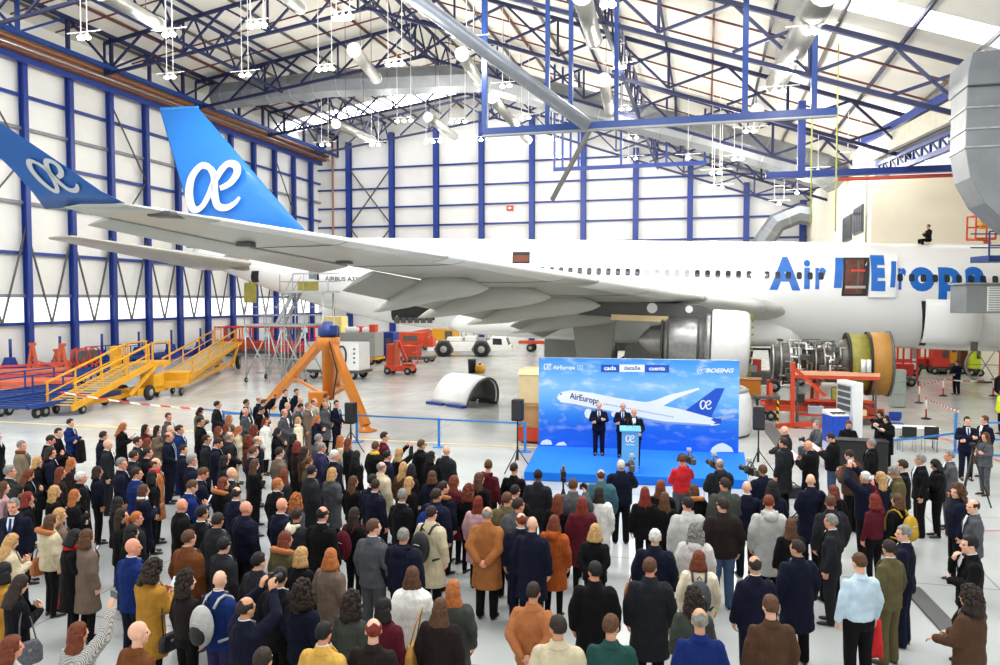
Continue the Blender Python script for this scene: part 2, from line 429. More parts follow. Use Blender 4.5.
# roof: sheeting with purlins
rf = MB(); us = [UL-.5, -34, -22, -11, 0, UR+2.6]
SK = [(34.6, 36.6), (75.0, 79.0)]
vs_ = [8, 12, 16, 20, 24, 28, 34.6, 36.6, 48, 60, 75, 79, VB+.2]
sk = []
def roofcell(mb, u0, u1, v0, v1, dz=0):
    mb.add([HW(u0,v0,roof_h(u0)+dz), HW(u1,v0,roof_h(u1)+dz), HW(u1,v1,roof_h(u1)+dz), HW(u0,v1,roof_h(u0)+dz),
            HW(u0,v0,roof_h(u0)+dz+.25), HW(u1,v0,roof_h(u1)+dz+.25), HW(u1,v1,roof_h(u1)+dz+.25), HW(u0,v1,roof_h(u0)+dz+.25)],
           [(0,3,2,1),(4,5,6,7),(0,1,5,4),(1,2,6,5),(2,3,7,6),(3,0,4,7)])
for i in range(len(vs_)-1):
    v0, v1 = vs_[i], vs_[i+1]
    light = (v0, v1) in SK or (v0, v1) in ((12,16),(20,24))  # the extra near strips are out of view, added to light the hall
    for j in range(len(us)-1):
        if light:
            if us[j] == -34 and v0 > 70 or us[j] != -34: sk.append((us[j], us[j+1], v0, v1)); continue
        roofcell(rf, us[j], us[j+1], v0, v1)
ceil = struct(rf.build('ceiling', ROOFG))
ca = MB().box((0,0,0), (44, 44, .3)).build('ceiling_right', ROOFG, rz=-HA); ca.location = HW(34.6, 30, 16.6); struct(ca)
cw = MB().box((0,0,0), (.3, 44, 17)).build('wall_right_side', CREAM, rz=-HA); cw.location = HW(27, 30, 8.2); struct(cw)
wn = 10
for (a0, a1, v0, v1) in sk:
    m2 = MB(); roofcell(m2, a0+.3, a1-.3, v0, v1); wn += 1
    struct(m2.build('window_%d' % wn, SKYL_FILL))  # visible skylights, plus the unseen glowing strips added as fill
for v in [30.5 + 2.55*k for k in range(22)]:
    if any(s0-.2 < v < s1+.2 for s0, s1 in SK): continue
for k in range(21):
    u = UL+2 + 2.7*k
    if u > UR+2: break
    MB().bar(HW(u, 26, roof_h(u)-.16), HW(u, VB, roof_h(u)-.16), .12, .2).build('purlin', DARKRED if k % 5 == 1 else (TRUSSBLUE if k % 2 else GREYD), ceil)
for v in (41, 44.6, 52, 56, 64, 68):
    mb = MB(); mb.bar(HW(UL+1, v, roof_h(UL)-.36), HW(-22, v, roof_h(-22)-.36), .07, .1); mb.bar(HW(-22, v, roof_h(-22)-.36), HW(UR+2, v, roof_h(UR+2)-.36), .07, .1)
    mb.build('sag_rod', DARKRED, ceil)
# trusses across, every twelve metres
TV = [38, 48, 58.5, 70, 80]
for i, v in enumerate(TV):
    t = thing('roof_truss', 'dark blue roof truss spanning the hangar, %s from the near end' % ORD[i], 'truss', HW(-17, v, 0), 0, 'roof trusses')
    def W(u, z): return HW(u, v, z) - HW(-17, v, 0)
    top = lambda u: roof_h(u)-.45
    bot = lambda u: roof_h(u)-2.7 - .5*max(0, 1-abs(u+22)/12)
    uu = [UL+2 + k*(UR-UL-.5)/16 for k in range(17)]
    for a0, a1, nm, fn, w in ((UL+2,-22,'top_chord',top,.22),(-22,UR+1.5,'top_chord',top,.22),(UL+2,-22,'bottom_chord',bot,.2),(-22,UR+1.5,'bottom_chord',bot,.2)):
        MB().bar(W(a0, fn(a0)), W(a1, fn(a1)), w, w).build(nm, TRUSSBLUE, t)
    for k in range(16):
        MB().bar(W(uu[k], bot(uu[k])), W(uu[k+1] if k % 2 == 0 else uu[k], top(uu[k+1] if k % 2 == 0 else uu[k])) if k % 2 == 0 else W(uu[k+1], top(uu[k+1])), .14).build('web', TRUSSBLUE, t)
        if k % 2 == 1: MB().bar(W(uu[k], top(uu[k])), W(uu[k+1], bot(uu[k+1])), .14).build('web', TRUSSBLUE, t)
        if k % 2 == 0: MB().bar(W(uu[k], top(uu[k])), W(uu[k], bot(uu[k])), .14).build('web', TRUSSBLUE, t)
# longitudinal lattice at the ridge and mid slopes
for i, (u, lab) in enumerate(((-22, 'under the ridge'), (-35, 'left of the ridge'), (-5, 'over the middle of the right slope'))):
    t = thing('lattice_girder', 'dark blue lattice girder running into the depth %s' % lab, 'girder', HW(u, 58, 0), -HA, 'lengthwise lattice girders')
    z1, z0 = roof_h(u)-.75, roof_h(u)-2.9
    MB().box((0,0,z1), (.2,46,.2)).build('top_chord', TRUSSBLUE, t); MB().box((0,0,z0), (.2,46,.2)).build('bottom_chord', TRUSSBLUE, t)
    for k in range(14):
        y = -22+3.3*k
        MB().bar((0,y,z0), (0,y+1.65,z1), .11).build('web', TRUSSBLUE, t); MB().bar((0,y+1.65,z1), (0,y+3.3,z0), .11).build('web', TRUSSBLUE, t)

# ducts ------------------------------------------------------------
def duct_run(name, label, pts, r, m, n=8, bands=True):
    pts = [V3(p) for p in pts]; base = V3((pts[0].x, pts[0].y, pts[0].z))
    t = thing(name, label, 'duct', base)
    mb = MB(); mb.path([p-base for p in pts], r, n)
    for i in range(len(mb.sm)): mb.sm[i] = n > 10
    mb.build('duct_wall', m, t)
    if bands:
        for a, b in zip(pts, pts[1:]):
            L = (b-a).length; k = max(1, int(L/2.2)); d = (b-a).normalized()
            for j in range(k):
                c = a + (b-a)*((j+.5)/k) - base
                MB().tube(c-d*.04, c+d*.04, r*1.03, n=n, smooth=False).build('flange', STEEL if n < 10 else m, t)
    return t
V0 = 60
duct_run('ventilation_duct', 'large silver faceted duct crossing below the roof', [HW(-42, V0, 22.9), HW(-31, V0, 23.3), HW(-17.5, V0, 22.8), HW(-9, V0, 20.0), HW(0, V0, 17.2), HW(8, V0, 14.4), HW(9.0, V0+.6, 13.8)], 1.15, GALV)
def plen(px0, py0, px1, py1, y0, y1, r, label):
    a, b = at_y(px0, py0, y0), at_y(px1, py1, y1)
    t = thing('tube_heater', label, 'tube', a, 0, 'pale tubes hung under the roof')
    mb = MB(); d = b-a; mb.tube((0,0,0), d, r, n=14); mb.build('tube', mat('pale tube', (126,126,122), .4, metal=.2), t)
    MB().tube(-d.normalized()*.05, d.normalized()*.02, r*1.12, n=14).build('end_cap', WHITEP, t); MB().tube(d-d.normalized()*.02, d+d.normalized()*.05, r*1.12, n=14).build('end_cap', WHITEP, t)
    for k in (.25, .75):
        u, v = uv_of(a+d*k); MB().tube(d*k, (d*k).xy.to_3d()+V3((0,0, roof_h(u)-a.z-.2)), .02, n=4).build('hanger', GREYD, t)
plen(158, 24, 100, -8, 37, 30, .3, 'pale round tube hung high at the upper left')
plen(300, 8, 272, -14, 38, 33, .28, 'short pale tube end left of the ridge at top edge')
plen(426, 10, 405, -8, 39, 35, .3, 'pale tube end at the top edge beside the ridge')
plen(372, 140, 336, 124, 66, 58, .33, 'pale round tube before the left columns of back wall')
plen(455, 137, 428, 117, 67, 58, .33, 'pale round tube before the third column of back wall')
plen(528, 140, 492, 98, 67, 50, .33, 'pale tube sloping down before the middle of back wall')
plen(354, 50, 376, 78, 46, 56, .38, 'round-ended grey tube left of the lattice ridge')
plen(462, 54, 478, 80, 46, 56, .38, 'round-ended grey tube right of the lattice ridge')
plen(604, 80, 610, 115, 46, 60, .36, 'round-ended grey tube hung over mid hangar')
plen(594, 40, 582, -6, 40, 31, .4, 'thick pale tube coming down from the middle of top edge')
plen(776, 84, 826, -12, 44, 27, .55, 'thick grey tube running to the top edge at right')
plen(757, 110, 755, 125, 46, 54, .36, 'white round-ended tube under the right slope')
# big square elbow duct at right
def sq(c, w, d): # rectangular section in the hangar frame
    return c, w, d
t = thing('elbow_duct', 'huge grey square duct with elbow hanging at the right edge', 'duct', HW(10.6, 34.5, 0), -HA)
def rect_loft(name, secs, parent, m):
    mb = MB(); rs = []
    for (x, z, ax, hw, hd) in secs:
        dx, dz = math.cos(ax), math.sin(ax)  # in-plane half width direction
        rs.append([V3((x-dx*hw, -hd, z-dz*hw)), V3((x+dx*hw, -hd, z+dz*hw)), V3((x+dx*hw, hd, z+dz*hw)), V3((x-dx*hw, hd, z-dz*hw))])
    mb.rings(rs, smooth=False); return mb.build(name, m, parent, bevel=.04)
rect_loft('riser', [(0, 13.2, 0, 1.05, 1.0), (0, 10.9, 0, 1.05, 1.0)], t, GALV)
rect_loft('elbow', [(0, 10.9, 0, 1.05, 1.0), (.16, 10.0, R(14), 1.05, 1.0), (.55, 9.3, R(32), 1.05, 1.0), (1.1, 8.7, R(48), 1.0, 1.0), (1.75, 8.2, R(58), 1.0, 1.0), (3.2, 7.4, R(64), 1.0, 1.0), (5.2, 6.9, R(80), 1.0, 1.0)], t, GALV)
rect_loft('header', [(.5, 13.2, 0, 1.6, 1.2), (.6, 13.7, 0, 1.7, 1.25), (.9, 14.4, 0, 1.9, 1.4)], t, GALV)
for z in (12.4, 11.6, 10.9): MB().box((0, 0, z), (2.2, 2.1, .07)).build('flange', STEEL, t)
# long eave box beam and truss going into the depth on the right
eb = thing('eave_duct', 'long beige box duct along the right eave', 'duct', HW(10.9, 43, 0), -HA+.17)
MB().box((.5, 1, 14.0), (1.1, 15, 1.1)).build('duct_wall', mat('beige duct', (206, 202, 186), .5), eb, bevel=.03)
MB().box((0, 0, 14.85), (.3, 20, .4)).build('edge_beam', STEELBLUE, eb)
MB().box((-.2, 1, 13.35), (.14, 15, .14)).build('pipe', GREYD, eb)
et = thing('lattice_girder', 'dark blue lattice under the eave at the right, above the cream wall', 'girder', HW(11.0, 44, 0), -HA+.17, 'lengthwise lattice girders')
MB().box((0,0,13.15), (.25,14,.25)).build('top_chord', STEELBLUE, et); MB().box((0,0,12.4), (.25,14,.25)).build('bottom_chord', STEELBLUE, et)
for k in range(14):
    y = -6.9+1.0*k; MB().bar((0,y,12.4), (0,y,13.15), .12).build('post', STEELBLUE, et); MB().bar((0,y,12.4), (0,min(y+1.0,6.9),13.15), .08).build('diagonal', TRUSSBLUE, et)
# hung work-platform beam in the middle
hb = thing('hanging_gantry', 'blue gantry beam hung from the roof by blue posts', 'gantry', HW(0, 38, 0), -HA)
uA, uB = u_at(484, 38), u_at(833, 38); zb = 13.55
MB().box(((uA+uB)/2, 0, zb), (uB-uA, .4, .32)).build('beam', BRIGHTBLUE, hb)
MB().box(((uA+uB)/2, -.1, zb-.22), (uB-uA, .3, .08)).build('rail', GALV, hb)
for px in (485, 547, 570, 615, 742, 810):
    u = u_at(px, 38); MB().box((u, 0, (zb+roof_h(u))/2), (.26 if px in (485, 742, 810) else .2, .26, roof_h(u)-zb)).build('hanger_post', BRIGHTBLUE, hb)
a, b = at_y(408, -6, 33), at_y(587, 125, 37.5)
dt = tag(MB().tube(a, b, .32, n=12).build('diagonal_tube', mat('silver tube', (128,134,144), .35, metal=.4)), 'long silver tube sloping down to the hung blue gantry beam', 'tube')
lb2 = thing('hanging_gantry', 'short blue gantry frame hung before the middle of the back wall', 'gantry', HW(0, 62, 0), -HA)
uA, uB = u_at(553, 62), u_at(705, 62)
MB().box(((uA+uB)/2, 0, 15.6), (uB-uA, .3, .28)).build('beam', STEELBLUE, lb2)
for px in (554, 562, 570, 578, 620, 665, 703):
    u = u_at(px, 62); MB().box((u, 0, (15.6+roof_h(u))/2), (.16, .16, roof_h(u)-15.6)).build('hanger_post', STEELBLUE, lb2)
a, b = at_y(552, 200, 48), at_y(591, 128, 46)
tag(MB().bar(a, b, .22, .22).build('telescopic_boom', GREYD), 'thin dark telescopic arm hanging diagonally before the back wall', 'arm')
for px, lab in ((811, 'left'), (836, 'right')):
    p0 = at_y(px, 186, 37); u, v = uv_of(p0)
    tag(MB().tube((p0.x, p0.y, roof_h(u)-.35), (p0.x, p0.y, 8.6 if px < 820 else 8.3), .035, n=6).build('hoist_cable', mat('yellow green cable', (196, 200, 96), .5)), 'yellow-green hoist cable hanging at right, the %s of two' % lab, 'cable', 'hoist cables')

duct_run('ventilation_duct', 'small grey elbow duct at the right end of back wall', [HW(10.6, 80.5, 13.0), HW(8.6, 80.5, 13.4), HW(6.6, 80.5, 12.6), HW(5.4, 80.5, 10.8), HW(5.2, 80.5, 8.6)], 1.0, GALV)
p_ = at_y(510, 201, 80); p_ = HW(u_at(510, VB-.4), VB-.3, p_.z)
ab = thing('alarm_box', 'small orange alarm box on the white back wall', 'alarm', p_, -HA); MB().box((0,-.1,0), (.8,.2,.55)).build('housing', REDOR, ab, bevel=.03); MB().box((0,-.22,0), (.3,.04,.2)).build('lens', WHITEP, ab)
# pendant lamps -------------------------------------------------------
PEND = [ # px, py, lamps, extra rungs, where
 (84,36,2,0,'at the upper left over the lattice girder'),(169,33,2,0,'below the left pale tube end'),(170,76,2,0,'high over the tip of the blue fin'),
 (257,24,3,0,'at the top edge, second group from left'),(245,74,2,0,'left of the silver duct end'),(325,68,3,0,'in front of the left stretch of silver duct'),
 (343,16,3,0,'near the top edge left of the ridge'),(325,144,2,0,'by the far left corner'),(375,144,2,0,'before the second back wall column'),
 (395,63,3,0,'under the ridge above the silver duct'),(470,40,2,2,'right of the ridge beside the sloping silver tube'),(404,120,3,0,'before the top of the second back column'),
 (458,121,3,0,'above the third and fourth back columns'),(433,141,3,0,'before the third back column'),(481,139,3,0,'before the fourth back column'),
 (506,85,2,0,'in front of the bend of the silver duct'),(525,117,2,0,'left of the gantry under the silver duct'),(547,139,3,0,'before the fifth back column'),(556,156,2,0,'above the dark telescopic arm'),
 (608,3,2,0,'at the top edge between gantry posts'),(620,66,2,2,'on a ladder frame between the gantry posts'),(625,108,2,0,'just above the gantry beam'),(633,137,2,1,'before the seventh back column, upper'),(632,158,2,0,'before the seventh back column, lower'),
 (688,157,1,0,'left of the far right skylight'),(738,158,2,0,'under the far right skylight'),(718,187,2,1,'on a ladder frame before the eighth back column'),(716,172,2,0,'just above the ladder frame at the eighth column'),
 (779,203,1,2,'on a white ladder frame low at the right'),(797,192,1,0,'right of the white ladder frame low at right'),(750,130,2,0,'before the white round-ended tube'),(779,90,2,2,'on a white ladder frame under the thick grey tube'),(812,30,2,0,'beside the thick grey tube'),
 (790,68,1,0,'right of the thick grey tube'),(854,155,1,1,'at the end of the silver duct'),(904,121,1,3,'on a big white ladder frame by the right eave'),(980,65,1,0,'at the right edge by the skylight'),(931,160,2,0,'above the cream wall under the eave duct'),(818,170,1,0,'above the left end of the blue cross beam')]
WROD = mat('white hanger rod', (236,236,236), .4, var=0)
for (px, py, nl, rung, where) in PEND:
    Yd = 33+(py-20)*.27 if px < 640 else 28+(py-20)*.17
    Yd = min(max(Yd, 27), 70)
    if px == 854: Yd = 47
    p = at_y(px, py, Yd); u, v = uv_of(p); top = roof_h(u)-p.z-.3
    if top < .5: top = .5
    word = {1:'single lamp', 2:'pair of lamps', 3:'row of three lamps'}[nl]
    t = thing('pendant_light', 'white hanging %s %s' % (word, where), 'lamp', p, -HA, 'pendant lamps under the roof')
    sp = .36*Yd/38; w = sp*(nl-1)
    for x in ((-w/2, w/2) if nl > 1 else (-.35, .35)) if rung or nl > 1 else (0,):
        MB().box((x, 0, top/2+.15), (.03, .03, top)).build('rod', WROD, t)
    MB().box((0, 0, .2), (w+1.6 if nl != 3 else w+.5, .035, .035)).build('crossbar', WROD, t)
    for k in range(rung): MB().box((0, 0, 1.3+k*1.1), (w+.1 if nl > 1 else .75, .05, .05)).build('rung', WROD, t)
    for k in range(nl):
        x = -w/2+sp*k
        h = MB().lathe([(.04,.18),(.07,.1),(.14,0),(.15,-.05)], 12, Matrix.Translation((x,0,0))).build('lamp_housing', WHITEP, t)
        MB().lathe([(.01,-.17),(.11,-.15),(.17,-.09),(.165,-.04)], 12, Matrix.Translation((x,0,0))).build('lamp_lens', LAMP, h)
    L = bpy.data.lights.new('lamp_light', 'POINT'); L.energy = 240*nl; L.shadow_soft_size = .3; L.color = (1, .96, .88)
    lo = bpy.data.objects.new('lamp_light', L); COL.objects.link(lo); lo.location = p + V3((0, 0, -.55))
# ================================================================== THE AIRLINER (local x forward, y to its left, z up; s = metres behind the nose, x = 30 - s)
PT = R(1.7)
PV = 45.7
def su(s): return 22.2 - s
air = thing('airliner', 'big white twin-engine airliner with blue tail parked across the hangar', 'aircraft', HW(su(30), PV, 0), 0)
air.rotation_euler = (0, PT, -HA)
ZC = 5.79
def fus_sec(s):
    K = [(0,-.62,.02),(.6,-.55,.62),(1.6,-.42,1.2),(3,-.28,1.8),(5,-.1,2.42),(7,-.01,2.76),(8.5,0,2.82),(39,0,2.82),(42,.14,2.68),(46,.5,2.3),(50,.95,1.74),(53,1.3,1.16),(55.2,1.55,.7),(56.2,1.66,.42)]
    for (s0,z0,r0),(s1,z1,r1) in zip(K, K[1:]):
        if s <= s1:
            t = (s-s0)/(s1-s0); return z0+(z1-z0)*t, r0+(r1-r0)*t
    return K[-1][1:]
def fp(s, a, off=0):
    """point on the starboard skin at station s, a = angle above the horizontal"""
    z, r = fus_sec(s); r += off
    return V3((30-s, -r*math.cos(a), ZC+z+r*math.sin(a)))
def f_ang(s, zl):
    z, r = fus_sec(s); return math.asin(max(-1, min(1, (zl-ZC-z)/r)))
def fpz(s, zl, off=0): return fp(s, f_ang(s, zl), off)
def fs(px, py):
    """station and local height of the skin seen at a picture point"""
    v = 42.9; s = zl = 0
    for _ in range(4):
        u = u_at(px, v); s = 22.2-u; Z = v*HC - u*HS
        zw = EYE + (299.6-py)/FPX*Z; zl = zw + (30-s)*math.sin(PT)
        z, r = fus_sec(s); q = max(-1, min(1, (zl-ZC-z)/r)); v = PV - r*math.sqrt(1-q*q)
    return s, zl
mb = MB(); SS = [0,.2,.6,1,1.6,2.3,3,4,5,6,7,8.5] + [10+2*k for k in range(15)] + [39,40.5,42,44,46,48,50,51.5,53,54.2,55.2,56.2]
NR = 56
mb.rings([[V3((30-s, fus_sec(s)[1]*math.cos(2*PI*k/NR), ZC+fus_sec(s)[0]+fus_sec(s)[1]*math.sin(2*PI*k/NR))) for k in range(NR)] for s in SS])
mb.build('fuselage', PLANE, air)
# belly fairing
mb = MB(); rs = []
for s in [17.4,18,19,20.5,22.5,25,28,31,33.5,35.5,36.6,37.4]:
    t = (s-17.4)/20; k = max(.0, 1-abs(2*t-1)**2.6); 
    hw = 1.5+1.7*k**.6; top = .4-1.9*(1-k)-.1; bt = -2.6-.3*k**.6
    ring = []
    for j in range(28):
        a = 2*PI*j/28; c, sn = math.cos(a), math.sin(a)
        e = .62
        ring.append(V3((30-s, hw*math.copysign(abs(c)**e, c), ZC+(top+bt)/2-.25+(top-bt)/2*math.copysign(abs(sn)**e, sn))))
    rs.append(ring)
mb.rings(rs).build('belly_fairing', PLANE, air)
# surfaces
def airfoil(c, t, n=12):
    up, lo = [], []
    for i in range(n+1):
        x = .5*(1-math.cos(PI*i/n)); y = 5*t*(.2969*math.sqrt(x)-.126*x-.3516*x*x+.2843*x**3-.1015*x**4)
        cam_ = .03*(1-(2*x-1)**2)*.6
        up.append((x, y+cam_)); lo.append((x, -y*.8+cam_))
    return up[::-1] + lo[1:-1]
def surf(secs, side=-1, n=12):
    """secs: (lateral, s_le, z_le, chord, t, twist deg)"""
    rs = []
    for (y, s, z, c, t, tw) in secs:
        a = R(tw); ring = []
        for x, h in airfoil(c, t, n):
            xx, hh = x*c, h*c
            ring.append(V3((30-(s+xx*math.cos(a)+hh*math.sin(a)), side*y, z-xx*math.sin(a)+hh*math.cos(a))))
        rs.append(ring)
    return MB().rings(rs)
def w_le(y): return 18.5 + (y-2.9)*.668
def w_z(y):
    sl = w_le(y); zw = 4.47+(y-2.9)*.1095
    return zw + (30-sl)*math.sin(PT)
def w_te(y): return 29.4+(y-2.9)*.09 if y < 9.4 else 29.99+(y-9.4)*(38.2-29.99)/(29.6-9.4)
def wsec(y, t, tw): return (y, w_le(y), w_z(y), (w_te(y)-w_le(y)), t, tw)
for side in (-1, 1):
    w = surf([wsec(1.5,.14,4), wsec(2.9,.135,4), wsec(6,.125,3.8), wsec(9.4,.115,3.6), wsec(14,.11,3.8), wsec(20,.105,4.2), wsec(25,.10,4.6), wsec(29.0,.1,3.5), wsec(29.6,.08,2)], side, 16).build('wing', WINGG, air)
    if side < 0: wing = w
    # winglet
    zt = w_z(29.6)
    wl_ = surf([(29.5, w_le(29.6)-.02, zt, 2.55, .07, 2), (29.9, w_le(29.6)+.4, zt+.28, 2.1, .05, 0), (30.2, w_le(29.6)+1.0, zt+.75, 1.75, .05, 0), (31.0, w_le(29.6)+2.7, zt+2.0, .95, .05, 0)], side).build('winglet', WINGLB, air)
    if side < 0:
        m2 = MB(); A = V3((30-w_le(29.6)-.02, -29.55, zt)); B = V3((30-w_le(29.6)-2.9, -31.0, zt+2.0))
        def wf(x, y):  # x along chord forward..., plane of the winglet's outer face
            e1 = V3((-1,0,0)); e2 = V3((0,-1.0,2.0-.28)).normalized()
            return V3((30-w_le(29.6)-2.35, -30.38, zt+.55)) - e1*(-x) + e2*y + V3((0,-.07,-.05))
        ae_logo(m2, lambda x, y: V3((30-w_le(29.6)-1.95+x-.45*y, -29.95-.56*y, zt+.26+y*.86)), .86).build('tail_logo', LOGOG, wl_)
        wglet = wl_
    # droopable flaps
    for (y0, y1, c0, c1, dn) in ((3.0, 9.0, 2.3, 2.2, 30), (9.9, 19.8, 2.1, 1.5, 30)):
        rs = []
        for y, c in ((y0, c0), ((y0+y1)/2, (c0+c1)/2), (y1, c1)):
            zte = w_z(y) - (w_te(y)-w_le(y))*math.sin(R(4))
            rs.append((y, w_te(y)-.2, zte-.06, c, .11, dn))
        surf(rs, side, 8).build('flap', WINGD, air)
    # flap track fairings
    for i, (y, L, r) in enumerate(((17.5,4.7,.42),(14.6,5.8,.47),(11.3,6.2,.5),(7.2,6.0,.52))):
        st = w_te(y)-L*.62; zt_ = w_z(y) - (st-w_le(y))*.07 - .5
        mb = MB(); rs = []
        for k, (f, rr) in enumerate(((0,.05),(.06,.35),(.16,.65),(.32,.92),(.5,1),(.68,.86),(.84,.52),(.95,.22),(1,.04))):
            droop = max(0, f-.42)**1.25*2.1
            rs.append([V3((30-(st+f*L), side*y+r*rr*.75*math.cos(a), zt_-droop+r*rr*1.25*math.sin(a))) for a in [2*PI*q/14 for q in range(14)]])
        mb.rings(rs).build('flap_track_fairing', WINGG, air)
    # tailplane
    zs = ZC+.88
    surf([(.6,50.2,zs,5.4,.13,4),(1.5,50.8,zs+.1,5.0,.12,4),(9.5,56.8,zs+1.12,2.1,.1,4),(9.75,57.4,zs+1.15,1.4,.06,4)], side).build('tailplane', WINGG, air)
def slat_ring(sec, f=.14, off=.012):
    (y, s, z, c, t, tw) = sec; a = R(tw); P = airfoil(c, t, 24); P = [p for p in P if p[0] <= f]; n = len(P); cx_, cy_ = f, .012; out = []
    for x, h in P:
        dx, dy = x-cx_, h-cy_; L = math.hypot(dx, dy); xx, hh = (x+dx/L*off/c)*c, (h+dy/L*off/c)*c
        out.append(V3((30-(s+xx*math.cos(a)+hh*math.sin(a)), -y, z-xx*math.sin(a)+hh*math.cos(a))))
    return out
SLAT = mat('slat pale metal', (226, 226, 222), .3, var=.03, metal=.1)  # slats coloured paler than the wing to paint in the lit leading edge
def tw_at(y):
    K = [(2.9,4),(6,3.8),(9.4,3.6),(14,3.8),(20,4.2),(25,4.6),(29,3.5)]
    for (a, b), (c, d) in zip(K, K[1:]):
        if y <= c: return b+(d-b)*(y-a)/(c-a)
    return 3.5
def t_at(y): return .135-.02*min(1, (y-2.9)/6.5)-.015*max(0, (y-9.4)/20)
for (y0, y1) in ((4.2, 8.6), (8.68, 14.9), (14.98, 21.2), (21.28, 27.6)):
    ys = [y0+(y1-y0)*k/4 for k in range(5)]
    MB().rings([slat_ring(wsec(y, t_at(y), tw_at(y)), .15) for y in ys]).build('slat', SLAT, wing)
MB().box((30-w_le(28.4)-.45, -28.4, w_z(28.4)-.02), (.7, .9, .16)).build('tip_light_housing', GREYD, wing, bevel=.05)
rs = []
for y, c in ((20.9, 1.15), (24.5, .95), (28.6, .75)):
    zte = w_z(y) - (w_te(y)-w_le(y))*math.sin(R(tw_at(y))); rs.append((y, w_te(y)-.12, zte-.02, c, .1, 14))
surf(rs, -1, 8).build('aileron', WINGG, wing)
for y in (12.2, 16.4, 20.6, 24.4):
    sec = wsec(y, t_at(y), tw_at(y)); P = [p for p in airfoil(sec[3], sec[4], 16)]; a = R(sec[5])
    lowp = [p for p in P[17:]] ; pts = [V3((30-(sec[1]+x*sec[3]*math.cos(a)+h*sec[3]*math.sin(a)), -y, sec[2]-x*sec[3]*math.sin(a)+h*sec[3]*math.cos(a)-.004)) for x, h in lowp]
    MB().path(pts, .014, 4).build('panel_seam', GREYD, wing)
# aileron gap patch and dark hinge spots on the near wing underside
for y in (21.6, 25.2):
    MB().box((30-(w_te(y)-.6), -y, w_z(y)-.28), (.5, .3, .12)).build('hinge_bracket', GREYD, air)
MB().ell(fpz(51.6, zs+.25, -.04), (1.7,.14,.62)).build('tailplane_seal', mat('seal plate grey', (132,124,116), .5, var=.25, vscale=2), air)
# fin
def finl(s, zw): return zw + (30-s)*math.sin(PT)
fz = [(46.6, 8.3, 10.4, .085),(49.3, 10.9, 7.55, .085),(56.1, 18.0, 3.1, .08)]
mb = MB(); rs = []
for (s, zw, c, t) in fz:
    ring = []
    for x, h in airfoil(c, t, 12): ring.append(V3((30-(s+x*c), (h-.0)*c*1.0, finl(s, zw))))
    rs.append(ring)
fin = mb.rings(rs).build('tail_fin', FINB, air)
MB().rings([[V3((30-(56.1+x*3.1), h*3.1, finl(56.1, 18.0+dz))) for x, h in airfoil(3.1*k, .08, 12)] for dz, k in ((0,1),(.16,1))]).build('fin_cap', LOGOW if False else FINB, fin)
def fin_pt(px, py):
    p0 = V3((0,0,EYE)); d = ray(px, py); v = PV-.36
    t = v/(d.x*HS+d.y*HC); q = p0+d*t; u, _ = uv_of(q)
    s = 22.2-u; return V3((30-s, -.36, q.z + (30-s)*math.sin(PT)))
o_, ex, ey = fin_pt(180, 213), fin_pt(235, 210), fin_pt(183.5, 164.5)
bx, by = (ex-o_)/1.25, (ey-o_)
ae_logo(MB(), lambda x, y: o_ + bx*x + by*y + V3((0, -.05, 0)), 1.0).build('tail_logo', LOGOW, fin)
# cabin windows
def patch(s0, s1, z0, z1, off, rad=.0, n=8):
    """rounded patch lying on the skin, thin slab"""
    pts = []; w, h = (s1-s0)/2, (z1-z0)/2; cs, cz = (s0+s1)/2, (z0+z1)/2
    for k in range(4*n):
        a = 2*PI*(k+.5)/(4*n); c, sn = math.cos(a), math.sin(a)
        pts.append((cs+w*math.copysign(abs(c)**rad, c), cz+h*math.copysign(abs(sn)**rad, sn)))
    return pts
def skin_slab(pts, o0, o1):
    mb = MB(); n = len(pts)
    cs, cz = sum(p[0] for p in pts)/n, sum(p[1] for p in pts)/n
    vs = [fpz(a, b, o1) for a, b in pts] + [fpz(a, b, o0) for a, b in pts] + [fpz(cs, cz, o1)] + [fpz(cs+(a-cs)*.55, cz+(b-cz)*.55, o1) for a, b in pts]
    fs_ = [[i, (i+1)%n, n+(i+1)%n, n+i] for i in range(n)] + [[i, 2*n+1+i, 2*n+1+(i+1)%n, (i+1)%n] for i in range(n)] + [[2*n+1+i, 2*n, 2*n+1+(i+1)%n] for i in range(n)]
    return mb.add(vs, fs_)
ZW = ZC + .87
door_px = [(838, 258, 864, 296)]
sw = 7.6
k = 0
while sw < 33:
    ok = True
    if 13.9 < sw < 16.2: ok = False
    if ok:
        skin_slab(patch(sw-.13, sw+.13, ZW-.19, ZW+.19, 0, .55, 4), -.03, .035).build('cabin_window', GLASSL if 23.2 < sw < 25.6 else GLASSD, air)
    sw += .533 if not (19.2 < sw < 19.7) else .9
# doors and openings
def rect_pts(px0, py0, px1, py1, n=6):
    a, za = fs(px0, py0); b, zb2 = fs(px1, py0); c, zc2 = fs(px1, py1); d, zd = fs(px0, py1)
    P = []
    for k in range(n): P.append((a+(b-a)*k/n, za+(zb2-za)*k/n))
    for k in range(n): P.append((b+(c-b)*k/n, zb2+(zc2-zb2)*k/n))
    for k in range(n): P.append((c+(d-c)*k/n, zc2+(zd-zc2)*k/n))
    for k in range(n): P.append((d+(a-d)*k/n, zd+(za-zd)*k/n))
    return P
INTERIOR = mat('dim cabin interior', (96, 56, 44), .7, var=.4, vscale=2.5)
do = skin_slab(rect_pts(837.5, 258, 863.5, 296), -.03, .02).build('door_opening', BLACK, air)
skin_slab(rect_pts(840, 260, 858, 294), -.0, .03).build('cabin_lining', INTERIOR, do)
for (x0, y0, x1, y1, m) in ((846,270,860,272,REDTAPE),(841,286,861,288.5,mat('pale rail', (180,170,160), .5)),(852,262,854,292,GREYD)):
    skin_slab(rect_pts(x0, y0, x1, y1), 0, .05).build('rail', m, do)
